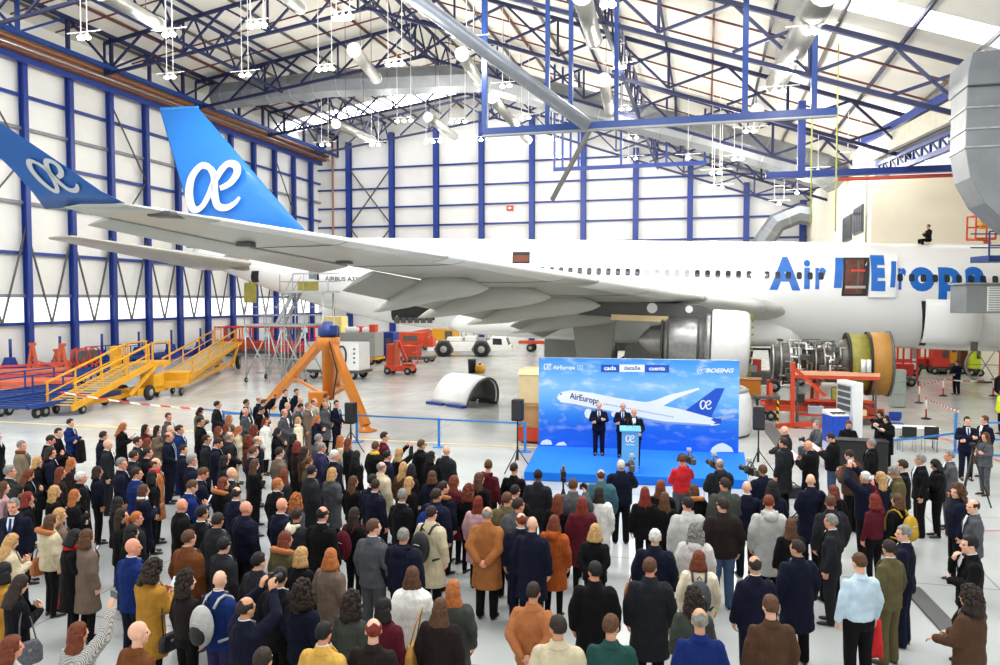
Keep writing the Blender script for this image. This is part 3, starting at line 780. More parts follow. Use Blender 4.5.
dp = skin_slab(rect_pts(863.5, 256.5, 890, 297), .0, .2).build('cabin_door', PLANE, air)
bl = MB()
def skin_text(ch, x0, x1, base_py, cap_px, off, bold=.07, align=None):
    """letters from picture column x0 to x1 laid on the skin"""
    s0, zb0 = fs(x0, base_py); s1, _ = fs(x1, base_py); _, zt0 = fs(x0, base_py-cap_px)
    vs, fs_, w = text2d(ch, bold, 0, 9)
    m2 = MB(); m2.add([fpz(s0+(s1-s0)*a/w, zb0+(zt0-zb0)*b, off) for a, b in vs], fs_); return m2
for ch, x0, x1, b in (('A',765.5,796.5,287.6),('i',799.5,806,287.8),('r',811,822,288),('r',894,902,288.5),('o',905,930,288.5),('p',934,956.5,288.5),('a',960.5,982,288.3)):
    skin_text(ch, x0, x1, b, 30, .016, .03 if ch in 'ir' else .055).build('title_letter', TITLEB, air)
skin_text('E', 866, 880, 288.3, 29, .225).build('title_letter', TITLEB, dp)
skin_slab(rect_pts(829.5, 258, 837.5, 288), 0, .015).build('title_letter', TITLEB, air)
skin_slab(rect_pts(884.6, 264, 889.5, 288), 0, .222).build('title_letter', TITLEB, dp)
skin_text('AIRBUS A330', 323, 359, 280.5, 4.2, .02, .02).build('type_marking', GREYD, air)
em = skin_slab(rect_pts(509, 252.5, 526, 263.5), 0, .03).build('emergency_exit', BLACK, air)
skin_slab(rect_pts(510, 256, 525, 262.5), 0, .05).build('exit_trim', mat('primer orange brown', (112,56,34), .6), em)
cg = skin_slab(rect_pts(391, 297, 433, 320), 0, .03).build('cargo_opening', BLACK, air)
for k in range(6): skin_slab(rect_pts(393+k*6.6, 317, 398+k*6.6, 322), 0, .08).build('roller', GREYD, cg)
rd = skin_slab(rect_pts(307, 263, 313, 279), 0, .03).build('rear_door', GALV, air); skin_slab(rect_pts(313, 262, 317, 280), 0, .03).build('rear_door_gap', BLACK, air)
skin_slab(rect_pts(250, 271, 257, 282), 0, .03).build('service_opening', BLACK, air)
s_, z_ = fs(254, 284); a = fpz(s_, z_, .05)
MB().box(a + V3((-.25,-.3,-.55)), (.9, .08, 1.3), M=None).build('service_flap', OLIVEY, air)
# forward cargo door swung out
s0, z0 = fs(922, 300); s1, z1 = fs(979, 300)
mb = MB(); rs = []
for s in (s0, (s0+s1)/2, s1):
    pts = [fpz(s, z0+.05-k*.25, .05+.55*(k/6)) for k in range(8)]
    rs.append(pts + [p + V3((0, .1, 0)) for p in reversed(pts)])
mb.rings(rs).build('cargo_door', PLANE, air)
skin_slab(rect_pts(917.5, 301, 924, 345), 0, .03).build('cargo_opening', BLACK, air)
s_, z_ = fs(969, 335); a = fpz(s_, z_, .8); MB().box(a, (.3,.1,.45)).build('latch', GREYD, air)
# panel line arcs of the wing root fairing
# near engine, cowlings partly removed
def engine(side):
    y = side*9.4; zc = finl(21, 3.05)
    T = lambda s: Matrix.Translation((30-s, y, zc)) @ Matrix.Rotation(-PI/2, 4, 'Y')
    # lathe axis along local z -> mapped to -x (rearwards)
    en = MB().lathe([(1.28,0),(1.38,.0),(1.47,.15),(1.52,.6),(1.53,1.55),(1.5,1.62),(1.40,1.62),(1.30,.8)], 36, T(20.45), closed=True).build('engine_cowl', WHITEP, air)
    MB().lathe([(1.3,.25),(1.3,.3),(.3,.32),(.3,.25)], 36, T(20.45), closed=True).build('fan_face', STEEL, en)
    mb = MB()
    for k in range(26):
        a = 2*PI*k/26; mb.box(T(20.42) @ V3((1.44*math.cos(a), 1.44*math.sin(a), -.05)), (.09,.09,.09))
    mb.build('attach_ring', OLIVEY, en)
    MB().lathe([(1.36,0),(1.36,.25),(1.1,.3),(1.12,.8),(1.15,1.9),(1.0,2.1),(.75,2.15),(.68,2.7),(.3,3.1),(.02,3.3)], 30, T(22.07)).build('engine_core', STEEL, air)
    for k, (s, r) in enumerate(((22.25,1.17),(22.6,1.18),(23.9,1.2),(24.2,1.08))):
        MB().lathe([(r-.05,0),(r,.03),(r,.07),(r-.05,.1)], 30, T(s)).build('flange_ring', GREYD, en)
    zw = finl(25, 4.6)
    py = MB().prism([(30-21.6, zc+1.35), (30-22.6, zc+1.75), (30-24.5, zw+.32), (30-28, zw+.4), (30-28.2, zw-.35), (30-26, zc+1.0), (30-24, zc+.85), (30-22, zc+1.0)], -.28, .28, lambda a, b, t: V3((a, y+t, b))).build('pylon', GREYD, air, bevel=.05)
    for (a, r) in ((24.75,.24),(23.1,.17)):
        MB().tube((30-a, y+side*.27, zc+1.5), (30-a, y+side*.31, zc+1.5), r, n=16).build('inspection_port', WHITEP, py)
    MB().box((30-25.3, y+side*.35, zc+1.02), (2.6,.1,.26)).build('access_strip', BEIGE, py)
    return en
engine(-1); engine(1)
# landing gear
GS = 3.9
for side in (-1, 1):
    y = side*5.3; z0 = finl(28, 0)
    sl = MB().tube((30+GS-32, y, z0+.7), (30+GS-31.8, y, 4.6), .2, n=12).build('gear_strut', STEEL, air)
    MB().bar((30+GS-31, y, z0+.72), (30+GS-33, y, z0+.72), .22, .25).build('bogie_beam', GREYM, sl)
    for a in (31.1, 32.9):
        for b in (-.45, .45):
            M = Matrix.Translation((30+GS-a, y+b, z0+.7)) @ Matrix.Rotation(PI/2, 4, 'X')
            wheel = MB().lathe([(.3,-.2),(.55,-.22),(.68,-.14),(.7,0),(.68,.14),(.55,.22),(.3,.2)], 24, M, closed=False).build('wheel', RUBBER, air)
            MB().lathe([(.05,-.23),(.28,-.21),(.28,.21),(.05,.23)], 16, M).build('hub', STEEL, wheel)
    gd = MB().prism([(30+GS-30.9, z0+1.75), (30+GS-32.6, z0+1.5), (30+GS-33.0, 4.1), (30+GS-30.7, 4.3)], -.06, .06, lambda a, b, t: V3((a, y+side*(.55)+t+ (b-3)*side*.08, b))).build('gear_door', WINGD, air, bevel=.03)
    MB().prism([(30+GS-33.6, z0+1.2), (30+GS-36.0, z0+1.3), (30+GS-36.0, 2.6), (30+GS-34.6, 3.0), (30+GS-33.6, 2.6)], -.05, .05, lambda a, b, t: V3((a, y*.35+t, b))).build('gear_door', GREYM, air, bevel=.03) if side > 0 else None
    for k in (29.2,):
        MB().prism([(30+GS-28.4, z0+1.3), (30+GS-30.6, z0+1.2), (30+GS-30.5, 2.6), (30+GS-29.2, 3.0), (30+GS-28.4, 2.7)], -.05, .05, lambda a, b, t: V3((a, y*.5+t, b))).build('gear_door', GREYM, air, bevel=.03)
MB().tube((30-7, 0, finl(7,0)+.6), (30-7, 0, 3.2), .14).build('gear_strut', STEEL, air)
for b in (-.35, .35):
    MB().lathe([(.1,-.15),(.5,-.16),(.55,0),(.5,.16),(.1,.15)], 20, Matrix.Translation((23, b, finl(7,0)+.55)) @ Matrix.Rotation(PI/2, 4, 'X')).build('wheel', RUBBER, air)
# ================================================================== STAGE
SH = .25
bl_, fl_, fr_, br_ = at_z(539, 445.5, SH), at_z(524, 471.5, SH), at_z(748, 480, SH), at_z(738, 453, SH)
o = (bl_+fr_)/2; o.z = 0
back = (br_-bl_).normalized(); bl2, br2 = bl_-back*.02+V3((0,.25,0)), br_+back*.25+V3((0,.2,0))
st = MB().prism([((p-o).x, (p-o).y) for p in (fl_, fr_, br2, bl2)], 0, SH, lambda x, y, t: V3((x, y, t))).build('stage', CARPET, bevel=.02, loc=o)
tag(st, 'low stage covered in bright blue carpet before the sky backdrop', 'stage')
# backdrop
BW, BH = (br_-bl_).xy.length, 2.9
ba = math.atan2((br_-bl_).y, (br_-bl_).x)
bd = thing('backdrop', 'blue sky backdrop wall printed with an airliner behind the stage', 'backdrop', V3((bl_.x, bl_.y, SH)), ba)
def print_mat():
    m = bpy.data.materials.new('printed sky'); m.use_nodes = True; nt = m.node_tree; b = nt.nodes['Principled BSDF']; b.inputs['Roughness'].default_value = .6
    tc = nt.nodes.new('ShaderNodeTexCoord'); sx = nt.nodes.new('ShaderNodeSeparateXYZ'); nt.links.new(tc.outputs['Object'], sx.inputs[0])
    mr = nt.nodes.new('ShaderNodeMapRange'); mr.inputs['From Max'].default_value = BH; nt.links.new(sx.outputs['Z'], mr.inputs['Value'])
    cr = nt.nodes.new('ShaderNodeValToRGB'); e = cr.color_ramp.elements
    stops = [(0,(6,104,222)),(.2,(8,104,218)),(.36,(44,136,228)),(.52,(104,180,236)),(.68,(138,198,240)),(.85,(96,174,234)),(1,(62,150,228))]
    e[0].position = 0; e[1].position = 1
    for p, c in stops[1:-1]: e.new(p)
    for q, (p, c) in zip(sorted(e, key=lambda q: q.position), stops): q.color = srgb(c)
    nt.links.new(mr.outputs['Result'], cr.inputs['Fac'])
    n = nt.nodes.new('ShaderNodeTexNoise'); n.inputs['Scale'].default_value = 1.6; n.inputs['Detail'].default_value = 7
    mp = nt.nodes.new('ShaderNodeMapping'); mp.inputs['Scale'].default_value = (1,1,2.6); nt.links.new(tc.outputs['Object'], mp.inputs['Vector']); nt.links.new(mp.outputs['Vector'], n.inputs['Vector'])
    r2 = nt.nodes.new('ShaderNodeValToRGB'); r2.color_ramp.elements[0].position = .52; r2.color_ramp.elements[1].position = .72
    nt.links.new(n.outputs['Fac'], r2.inputs['Fac'])
    m2 = nt.nodes.new('ShaderNodeMapRange'); m2.inputs['From Min'].default_value = .0; m2.inputs['From Max'].default_value = .4; m2.inputs['To Min'].default_value = 0; m2.inputs['To Max'].default_value = .55; nt.links.new(mr.outputs['Result'], m2.inputs['Value'])
    mu = nt.nodes.new('ShaderNodeMath'); mu.operation = 'MULTIPLY'; nt.links.new(r2.outputs['Color'], mu.inputs[0]); nt.links.new(m2.outputs['Result'], mu.inputs[1])
    mx = nt.nodes.new('ShaderNodeMix'); mx.data_type = 'RGBA'; nt.links.new(mu.outputs[0], mx.inputs['Factor']); nt.links.new(cr.outputs['Color'], mx.inputs['A']); mx.inputs['B'].default_value = (.9,.95,1,1)
    nt.links.new(mx.outputs['Result'], b.inputs['Base Color']); return m
MB().box((BW/2, .12, BH/2), (BW, .2, BH)).build('frame', GREYM, bd)
MB().box((BW/2, 0, BH/2), (BW+.02, .04, BH)).build('printed_face', print_mat(), bd)
def bc(cx, cy, t=0):
    x = (cx-45)/937*BW; top = 30+(cx-45)*.018; bot = 455+(cx-45)*.037
    return V3((x, -.024-t, BH*(bot-cy)/(bot-top)))
def poly(name, pts, m, t, par=bd):
    return MB().prism(pts, t, t+.003, lambda x, y, q: bc(x, y, q)).build(name, m, par)
PW = mat('print white', (250,252,255), .6, var=.02); PG = mat('print grey blue', (150,176,214), .6); PB = mat('print blue', (20,84,190), .6); PD = mat('print navy', (38,62,110), .6)
poly('printed_wing', [(540,248),(600,236),(660,212),(800,176),(806,184),(700,228),(640,262)], PW, .002)
poly('printed_tailplane', [(870,318),(905,312),(968,304),(962,318),(905,332)], PG, .002)
poly('printed_fuselage', [(133,224),(140,208),(160,194),(205,187),(300,200),(420,224),(560,246),(700,274),(800,300),(860,320),(903,338),(900,352),(860,359),(760,353),(640,347),(560,332),(440,302),(300,277),(200,257),(152,245)], PW, .004)
poly('printed_belly', [(160,246),(220,253),(300,270),(440,295),(560,322),(640,337),(760,345),(860,353),(858,359),(760,354),(640,348),(560,333),(440,303),(300,278),(200,258)], PG, .008)
poly('printed_fin', [(742,284),(800,240),(878,178),(918,178),(900,222),(858,318)], PB, .008)
poly('printed_tailplane', [(858,328),(872,322),(905,324),(903,349),(868,349),(880,342)], PB, .01)
poly('printed_engine', [(266,296),(272,282),(284,276),(298,280),(302,300),(298,318),(284,324),(272,316)], PW, .01)
poly('printed_engine', [(394,300),(402,290),(420,292),(424,306),(414,318),(400,314)], PW, .01)
poly('printed_cockpit', [(147,206),(156,200),(158,206),(150,210)], PD, .012)
for pts in ([(856,484),(866,462),(890,446),(912,440),(930,448),(952,462),(962,484)], [(52,450),(60,432),(84,424),(104,430),(112,450)], [(126,454),(140,440),(168,436),(184,454)]):
    poly('printed_cloud', pts, PW, .003)
mb = MB(); put_text(mb, 'AirEuropa', lambda x, y: bc(196+x, 226-y+x*.205, .013), 30, bold=.02, fit=142); mb.build('printed_title', PD, bd)
mb = MB()
for k in range(40):
    x = 362+k*8.2; mb.prism([(x,250+(x-360)*.197),(x+3.4,250.7+(x-360)*.197),(x+3.4,255+(x-360)*.197),(x,254.4+(x-360)*.197)], .012, .014, lambda a, b, q: bc(a, b, q))
mb.build('printed_windows', PD, bd)
ae_logo(MB(), lambda x, y: bc(806+x, 279-y+x*.02, .015), 44).build('printed_logo', LOGOW, bd)
ae_logo(MB(), lambda x, y: bc(68+x, 89-y, .006), 30).build('printed_logo', LOGOW, bd)
put_text(MB(), 'AirEuropa', lambda x, y: bc(113+x, 86-y, .006), 19, bold=.03, fit=108).build('printed_wordmark', LOGOW, bd)
mb = MB()
for a in ((232,66,258,68),(232,86,258,88),(232,66,234,88),(256,66,258,88),(238,74,252,76),(238,80,252,82)):
    mb.prism([(a[0],a[1]),(a[2],a[1]),(a[2],a[3]),(a[0],a[3])], .005, .007, lambda x, y, q: bc(x, y, q))
mb.build('printed_emblem', LOGOW, bd)
for (x0, x1, m, tx, tm, y0) in ((345,432,PB,'cada',LOGOW,64),(433,551,PW,'detalle',mat('print grey text', (120,140,170), .6),64),(552,665,PB,'cuenta',LOGOW,66)):
    pl = poly('slogan_box', [(x0,y0),(x1,y0+1),(x1,y0+36),(x0,y0+35)], m, .004)
    put_text(MB(), tx, lambda x, y: bc((x0+x1)/2+x, y0+26-y, .009), 20, align='c', bold=.03, fit=(x1-x0)*.66).build('slogan_word', tm, pl)
put_text(MB(), 'BOEING', lambda x, y: bc(832+x+y*.35, 103-y, .006), 20, bold=.035, fit=122).build('printed_wordmark', LOGOW, bd)
mb = MB()
for (cx, cy, r, a0, a1) in ((808,95,15,40,330),(808,95,7,-120,200)):
    vs, fs_ = stroke2d([(cx+r*math.cos(R(a0+(a1-a0)*k/20)), cy-r*math.sin(R(a0+(a1-a0)*k/20)), .5+.5*math.sin(PI*k/20)) for k in range(21)], 3.2); mb.add([bc(x, y, .006) for x, y in vs], fs_)
vs, fs_ = stroke2d([(792,112,.5),(806,92,1),(838,82,.4)], 3); mb.add([bc(x, y, .006) for x, y in vs], fs_)
mb.build('printed_emblem', LOGOW, bd)
# lectern
p = at_y(630, 459, 21.3); p.z = SH
pd = thing('lectern', 'pale blue lectern with white emblem at front of stage', 'lectern', p, R(-8))
PBL = mat('lectern blue', (92,170,238), .45)
MB().box((0,0,.58), (.46,.34,1.16)).build('column', PBL, pd, bevel=.02)
MB().prism([(-.24,1.16),(.24,1.16),(.24,1.26),(-.24,1.19)], -.29, .29, lambda a, b, t: V3((t, a, b+.0))).build('desk_top', PBL, pd, bevel=.01)
ae_logo(MB(), lambda x, y: V3((-.13+x, -.178, .86+y)), .2).build('emblem', LOGOW, pd)
put_text(MB(), 'AirEuropa', lambda x, y: V3((x, -.178, .78+y)), .04, align='c', bold=.03).build('wordmark', LOGOW, pd)
for s in (-.08, .08): MB().path([(s,.1,1.22),(s*.9,.06,1.34),(s*.7,.16,1.42)], .008, 6).build('microphone', BLACK, pd)

# ================================================================== floor equipment helpers
def wheel(par, x, y, r, w=.14, m=RUBBER, ax='X', z=None, name='wheel'):
    M = Matrix.Translation((x, y, r if z is None else z)) @ Matrix.Rotation(PI/2, 4, 'Y' if ax == 'X' else 'X')
    o = MB().lathe([(r*.45,-w/2),(r*.85,-w/2),(r,-w*.3),(r,w*.3),(r*.85,w/2),(r*.45,w/2)], 18, M).build(name, m, par)
    MB().lathe([(.02,-w*.52),(r*.46,-w*.5),(r*.46,w*.5),(.02,w*.52)], 12, M).build('hub', GREYM, o); return o
def bars(par, name, segs, w, m, n=0):
    for p, q in segs:
        mb = MB(); (mb.tube(p, q, w/2, n=n) if n else mb.bar(p, q, w)); mb.build(name, m, par)
# loudspeakers on stands
for (px, py, base, h, lab) in ((517.5,410,472,.62,'left of the stage'),(351,413,452,.7,'by the foot of the orange jack'),(758,418,474,.68,'right of the stage')):
    p = G(px, base); zc = at_y(px, py, p.y).z
    s = thing('speaker_stand', 'black tripod stand under the loudspeaker %s' % lab, 'stand', p, 0, 'speaker stands')
    MB().tube((0,0,.5), (0,0,zc-h/2), .022).build('pole', BLACK, s); MB().tube((0,0,.35), (0,0,.75), .035).build('collar', BLACK, s)
    for k in range(3):
        a = R(100+120*k); MB().tube((0,0,.7), (.5*math.cos(a), .5*math.sin(a), .02), .016, n=6).build('leg', BLACK, s)
    b = thing('loudspeaker', 'black box loudspeaker raised on a stand %s' % lab, 'speaker', (p.x, p.y, zc-h/2), R(-15), 'loudspeakers')
    MB().box((0,.02,h/2), (.32,.32,h)).build('cabinet', BLACK, b, bevel=.025)
    MB().box((0,-.15,h*.52), (.27,.02,h*.84)).build('grille', mat('speaker grille', (44,44,46), .7, bump=.4, bscale=200), b)
    MB().tube((0,.02,-.02), (0,.02,.03), .03).build('socket', BLACK, b)
# blue belt barriers
BARB = mat('barrier blue', (52,132,206), .45)
bp = [(224,440),(357,442),(439,447),(525,452)]
for i, (px, py) in enumerate(bp):
    p = G(px, py)
    b = thing('barrier_post', 'blue belt barrier post %s' % ('hidden low behind the left crowd','beside the left loudspeaker','alone on the floor before the white cowl','left of the stage by the crates')[i], 'barrier', p, 0, 'blue barrier posts')
    MB().box((0,0,.5), (.09,.09,1)).build('post', BARB, b, bevel=.01); MB().box((0,0,.015), (.4,.4,.03)).build('base', BARB, b)
    if i < 3 or True:
        q = G(*bp[i+1])-p if i < 3 else G(545, 450)-p
        if i < 3: MB().bar((0,0,.95), q+V3((0,0,.95)), .008, .06).build('belt', BARB, b)
p = G(955, 452); b = thing('barrier_post', 'blue barrier post behind the two suited men at right', 'barrier', p, 0, 'blue barrier posts')
h = 1.3; MB().box((0,0,h/2), (.07,.07,h)).build('post', BARB, b, bevel=.01); MB().box((0,0,.015), (.45,.45,.03)).build('base', BARB, b)
q = G(893, 460)-p; MB().bar((0,0,.62), q+V3((0,0,.62)), .01, .07).build('belt', BARB, b)
p = G(1004, 462); b = thing('barrier_fence', 'blue barrier frame at the right edge', 'barrier', p, R(-10))
bars(b, 'rail', [((-.5,0,.05),(-.5,0,1.25)),((.6,0,.05),(.6,0,1.25)),((-.5,0,1.22),(.6,0,1.22)),((-.5,0,.7),(.6,0,.7)),((-.5,0,.2),(.6,0,.2))], .06, BARB)
# striped stanchions and tape
TAPE = bpy.data.materials.new('red white stripes'); TAPE.use_nodes = True
nt = TAPE.node_tree; w_ = nt.nodes.new('ShaderNodeTexWave'); w_.wave_profile = 'SAW'; w_.inputs['Scale'].default_value = .8; w_.bands_direction = 'DIAGONAL'
tc_ = nt.nodes.new('ShaderNodeTexCoord'); nt.links.new(tc_.outputs['Object'], w_.inputs['Vector']); r_ = nt.nodes.new('ShaderNodeValToRGB'); r_.color_ramp.interpolation = 'CONSTANT'
r_.color_ramp.elements[0].color = srgb((214,72,60)); r_.color_ramp.elements[1].color = srgb((240,238,232)); r_.color_ramp.elements[1].position = .5
nt.links.new(w_.outputs['Fac'], r_.inputs['Fac']); nt.links.new(r_.outputs['Color'], nt.nodes['Principled BSDF'].inputs['Base Color'])
SPN = [(919,403,'left corner of the taped area'),(943,396,'behind the technician, left'),(993,396,'by the right edge'),(926,419,'nearest the white table')]
SP = []
for i, (px, py, lab) in enumerate(SPN):
    p = G(px, py); SP.append(p)
    s = thing('stanchion', 'red and white striped stanchion %s' % lab, 'stanchion', p, 0, 'striped stanchions')
    MB().tube((0,0,.05), (0,0,.95), .035).build('pole', TAPE, s); MB().lathe([(.2,0),(.2,.03),(.06,.07),(.04,.08)], 14).build('base', BLACK, s)
def tape(p, q, sag, label, m=TAPE):
    mb = MB(); P = [p+(q-p)*(k/12)-V3((0,0,sag*math.sin(PI*k/12))) for k in range(13)]
    for a, b in zip(P, P[1:]): mb.bar(a, b, .006, .07)
    return tag(mb.build('barrier_tape', m), label, 'tape')
z9 = V3((0,0,.9))
tape(SP[0]+z9, SP[1]+z9, .06, 'red and white tape from the corner stanchion to the technician')
tape(SP[1]+z9, SP[2]+z9, .12, 'red and white tape running behind the technician to the right edge')
tape(SP[3]+z9, G(958, 448)+V3((0,0,1.25)), .05, 'red and white tape between white table and blue barrier post')
tape(at_y(60,392,33), at_y(206,409.5,33), .1, 'red and white tape strung before the yellow steps')
tape(at_y(206,409.5,33), at_y(300,417,29), .05, 'pale blue tape strung behind the left of the crowd', BARB)
# white table, chairs
p = G(915, 449); t = thing('table', 'white folding table behind the black draped desk', 'table', p, -HA)
MB().box((0,0,.74), (1.35,.7,.04)).build('table_top', WHITEP, t, bevel=.008)
for x in (-.6,.6):
    for y in (-.28,.28): MB().tube((x,y,0), (x,y,.72), .02).build('leg', SCAF, t)
CH = []
for (px, py, m, lab) in ((907,451,BLACK,'dark chair tucked at the left of white table'),(929,451,BLACK,'dark chair tucked at the right of white table'),(901,437,PALEB,'blue chair beyond the left end of white table')):
    p = G(px, py); p = p + (V3((0,-.02,0)) if m is BLACK else V3((0,.35,0)))
    c = thing('chair', lab, 'chair', p, -HA + (0 if m is BLACK else PI), 'chairs at the white table')
    MB().box((0,0,.45), (.44,.42,.04)).build('seat', m, c, bevel=.015); MB().box((0,-.21,.68), (.44,.03,.34)).build('backrest', m, c, bevel=.012)
    for x in (-.19,.19):
        for y in (-.19,.19): MB().tube((x,y,0), (x,y,.44 if y > 0 else .6), .012, n=6).build('leg', STEEL, c)
p = G(860, 474); t = thing('draped_desk', 'desk covered to the floor with a black cloth', 'desk', p, -HA)
MB().box((0,.3,.47), (1.5,.5,.94)).build('cloth', BLACK, t, bevel=.03); MB().box((0,.3,.95), (1.55,.55,.02)).build('desk_top', BLACK, t)
# exhibit console
p = G(845, 441); t = thing('exhibit_console', 'white upright exhibit board with blue cabinet and console desk', 'exhibit', p, R(2))
MB().box((.36,.45,1.05), (.36,1.25,2.1)).build('board', WHITEP, t, bevel=.015)
pn = MB().box((.17,.45,1.5), (.03,1.1,1.0)).build('panel', mat('exhibit panel', (196,206,214), .4), t)
for k in range(4): MB().box((.15, .45, 1.14+.24*k), (.02,.95,.17)).build('screen', GREYD, pn)
MB().box((-.4,-.1,.48), (.62,.8,.96)).build('cabinet', mat('cabinet blue', (20,72,190), .4), t, bevel=.02)
MB().prism([(-.5,.96),(.3,.96),(.3,1.12),(-.5,1.0)], -.72, -.1, lambda a, b, q: V3((q, a, b))).build('console', WHITEP, t, bevel=.01)
for k in range(3): MB().box((-.6+.18*k,-.25,1.06), (.12,.3,.02)).build('keypad', BLACK, t)
p = G(898.5, 408); t = thing('cabinet', 'tall grey drawer cabinet beside the tan fan case', 'cabinet', p, -HA)
MB().box((0,.25,.9), (.62,.5,1.74)).build('carcass', GREYM, t, bevel=.015)
for k in range(3): MB().box((0,-.01,.33+.58*k), (.58,.03,.54)).build('drawer', mat('grey green drawer', (150,158,150), .5), t, bevel=.01)
# ================================================================== engine on its stand
E0 = at_y(846, 363, 32); E0.z = 0; EZ = at_y(868, 363, 32).z
en = thing('jet_engine', 'bare jet engine with big tan fan case, on an orange stand', 'engine', E0, -HA)
TX = lambda x, y=0, z=EZ: Matrix.Translation((x, y, z)) @ Matrix.Rotation(PI/2, 4, 'Y')
fc = MB().lathe([(1.19,0),(1.24,.05),(1.22,.35),(1.22,.78)], 44, TX(.0), cap=False).build('fan_frame', OLIVEY, en); sd = fc.modifiers.new('s','SOLIDIFY'); sd.thickness = .06
f2 = MB().lathe([(1.22,.78),(1.3,.82),(1.3,1.5),(1.26,1.55)], 44, TX(.0), cap=False).build('fan_case', FANTAN, en); sd = f2.modifiers.new('s','SOLIDIFY'); sd.thickness = .06
MB().lathe([(1.31,1.5),(1.36,1.53),(1.36,1.6),(1.2,1.6)], 44, TX(0), cap=False, closed=True).build('flange_ring', GREYD, en)
MB().lathe([(1.25,.74),(1.33,.75),(1.33,.82),(1.25,.83)], 44, TX(0), cap=False, closed=True).build('flange_ring', BLACK, en)
MB().lathe([(1.2,-.04),(1.28,-.04),(1.28,.04),(1.2,.04)], 44, TX(0), cap=False, closed=True).build('flange_ring', BLACK, en)
mb = MB()
for k in range(34):
    a = 2*PI*k/34; mb.bar(TX(.6) @ V3((.35*math.cos(a), .35*math.sin(a), 0)), TX(.75) @ V3((1.18*math.cos(a+.12), 1.18*math.sin(a+.12), 0)), .05, .26)
mb.build('fan_blades', STEEL, en)
DKM = mat('dark engine metal', (84,80,74), .4, metal=.7, var=.35, vscale=6)
MB().lathe([(.3,-3.0),(.65,-2.95),(.8,-2.7),(.82,-2.0),(.72,-1.9),(.74,-1.3),(.62,-1.2),(.66,-.5),(.95,-.25),(1.05,.1),(.4,.5)], 36, TX(0)).build('core', DKM, en)
for k, (x, r) in enumerate(((-2.9,.74),(-2.6,.88),(-2.25,.9),(-1.9,.88),(-1.6,.82),(-1.25,.82),(-.9,.76),(-.55,.8))):
    MB().lathe([(r-.1,-.04),(r,-.03),(r,.03),(r-.1,.04)], 32, TX(x), cap=False, closed=True).build('flange_ring', STEEL, en)
rp = random.Random(3)
for k in range(46):
    x = rp.uniform(-2.5,-.2); a = rp.uniform(-1.2, 2.4); r = rp.uniform(.8,.98); pts = []
    for q in range(6):
        pts.append(TX(x) @ V3((-r*math.sin(a)*1.0, -r*math.cos(a), 0)))
        if rp.random() < .5: a += rp.uniform(-.55,.55)
        else: x += rp.uniform(-.45,.45); x = max(-2.7, min(0, x))
    MB().path(pts, rp.choice((.022,.03,.045)), 6).build('pipe', rp.choice((STEEL, STEEL, WHITEP, DKM, GREYD)), en)
for a, x, d in ((-.2,-1.0,(.35,.3,.3)),(.3,-1.7,(.4,.25,.25)),(-.6,-2.2,(.45,.3,.25)),(-.7,-.6,(.5,.35,.3))):
    MB().box(TX(x) @ V3((-.9*math.sin(a), -.9*math.cos(a), 0)), d).build('accessory', DKM, en, bevel=.03)
for x in (.42,.62): MB().tube(TX(x) @ V3((.25,-1.36,0)), TX(x) @ V3((-.25,-1.36,0)), .09, n=12).build('canister', WHITEP, en)
es = thing('engine_stand', 'orange trolley stand under the bare jet engine', 'stand', E0, -HA)
for y in (-.9,.9):
    MB().box((-1.0,y,.55), (4.6,.18,.22)).build('rail', REDOR, es)
    for x in (-3.0,-1.2,.4): MB().bar((x,y,.5), (x,y*.7,1.55 if x < 0 else .95), .14).build('upright', REDOR, es)
for x in (-3.2,-1.2,.9): MB().box((x,0,.5), (.18,2.0,.16)).build('cross_member', REDOR, es)
for x in (-3.0,1.0):
    for y in (-.9,.9): wheel(es, x, y, .2, .12, ax='Y')
MB().box((-1.2,0,1.56), (.3,1.5,.12)).build('saddle', REDOR, es)
wb_ = thing('work_bench', 'orange steel bench with pinkish top standing before the jet engine', 'bench', G(835, 424) , -HA)
q = 30.9*HC
MB().box((0,0,2.06), (3.15,.62,.14)).build('bench_top', PINKTOP, wb_); MB().box((0,-.27,1.92), (3.15,.06,.14)).build('apron', REDOR, wb_)
for x in (-1.45,1.45):
    for y in (-.25,.25): MB().box((x,y,1), (.06,.06,2)).build('leg', GREYD, wb_)
MB().box((0,0,.95), (2.9,.5,.06)).build('shelf', REDOR, wb_); MB().box((0,0,.35), (2.9,.5,.06)).build('shelf', REDOR, wb_)
for (x, z, d, m, lab) in ((.2,.98,(.7,.4,.5),OLIVEY,'yellowish box on the upper shelf of the orange bench'),(-.75,.38,(.6,.4,.35),GLASSL,'pale blue bundle on the lower bench shelf'),(.9,.38,(.5,.35,.25),BEIGE,'cream box on the lower bench shelf')):
    b = MB().box((0,0,d[2]/2), d).build('storage_box', m, bevel=.03); b.location = wb_.location + HW(x,0,z); b.rotation_euler = (0,0,-HA); tag(b, lab, 'box')
st2 = thing('engine_jack', 'tall orange post jack at the tail end of the jet engine', 'jack', G(792, 428), -HA)
MB().box((0,0,1.3), (.16,.16,2.6)).build('post', REDOR, st2, bevel=.02); MB().bar((0,0,2.4), (1.2,0,1.3), .14).build('brace', REDOR, st2); MB().bar((0,0,.15), (1.3,0,.15), .16).build('foot', REDOR, st2); MB().bar((-.6,-.3,.12), (.6,.5,.12), .16).build('foot', REDOR, st2)
MB().box((.3,-.1,1.2), (.25,.2,.35)).build('control_box', BLACK, st2, bevel=.02)
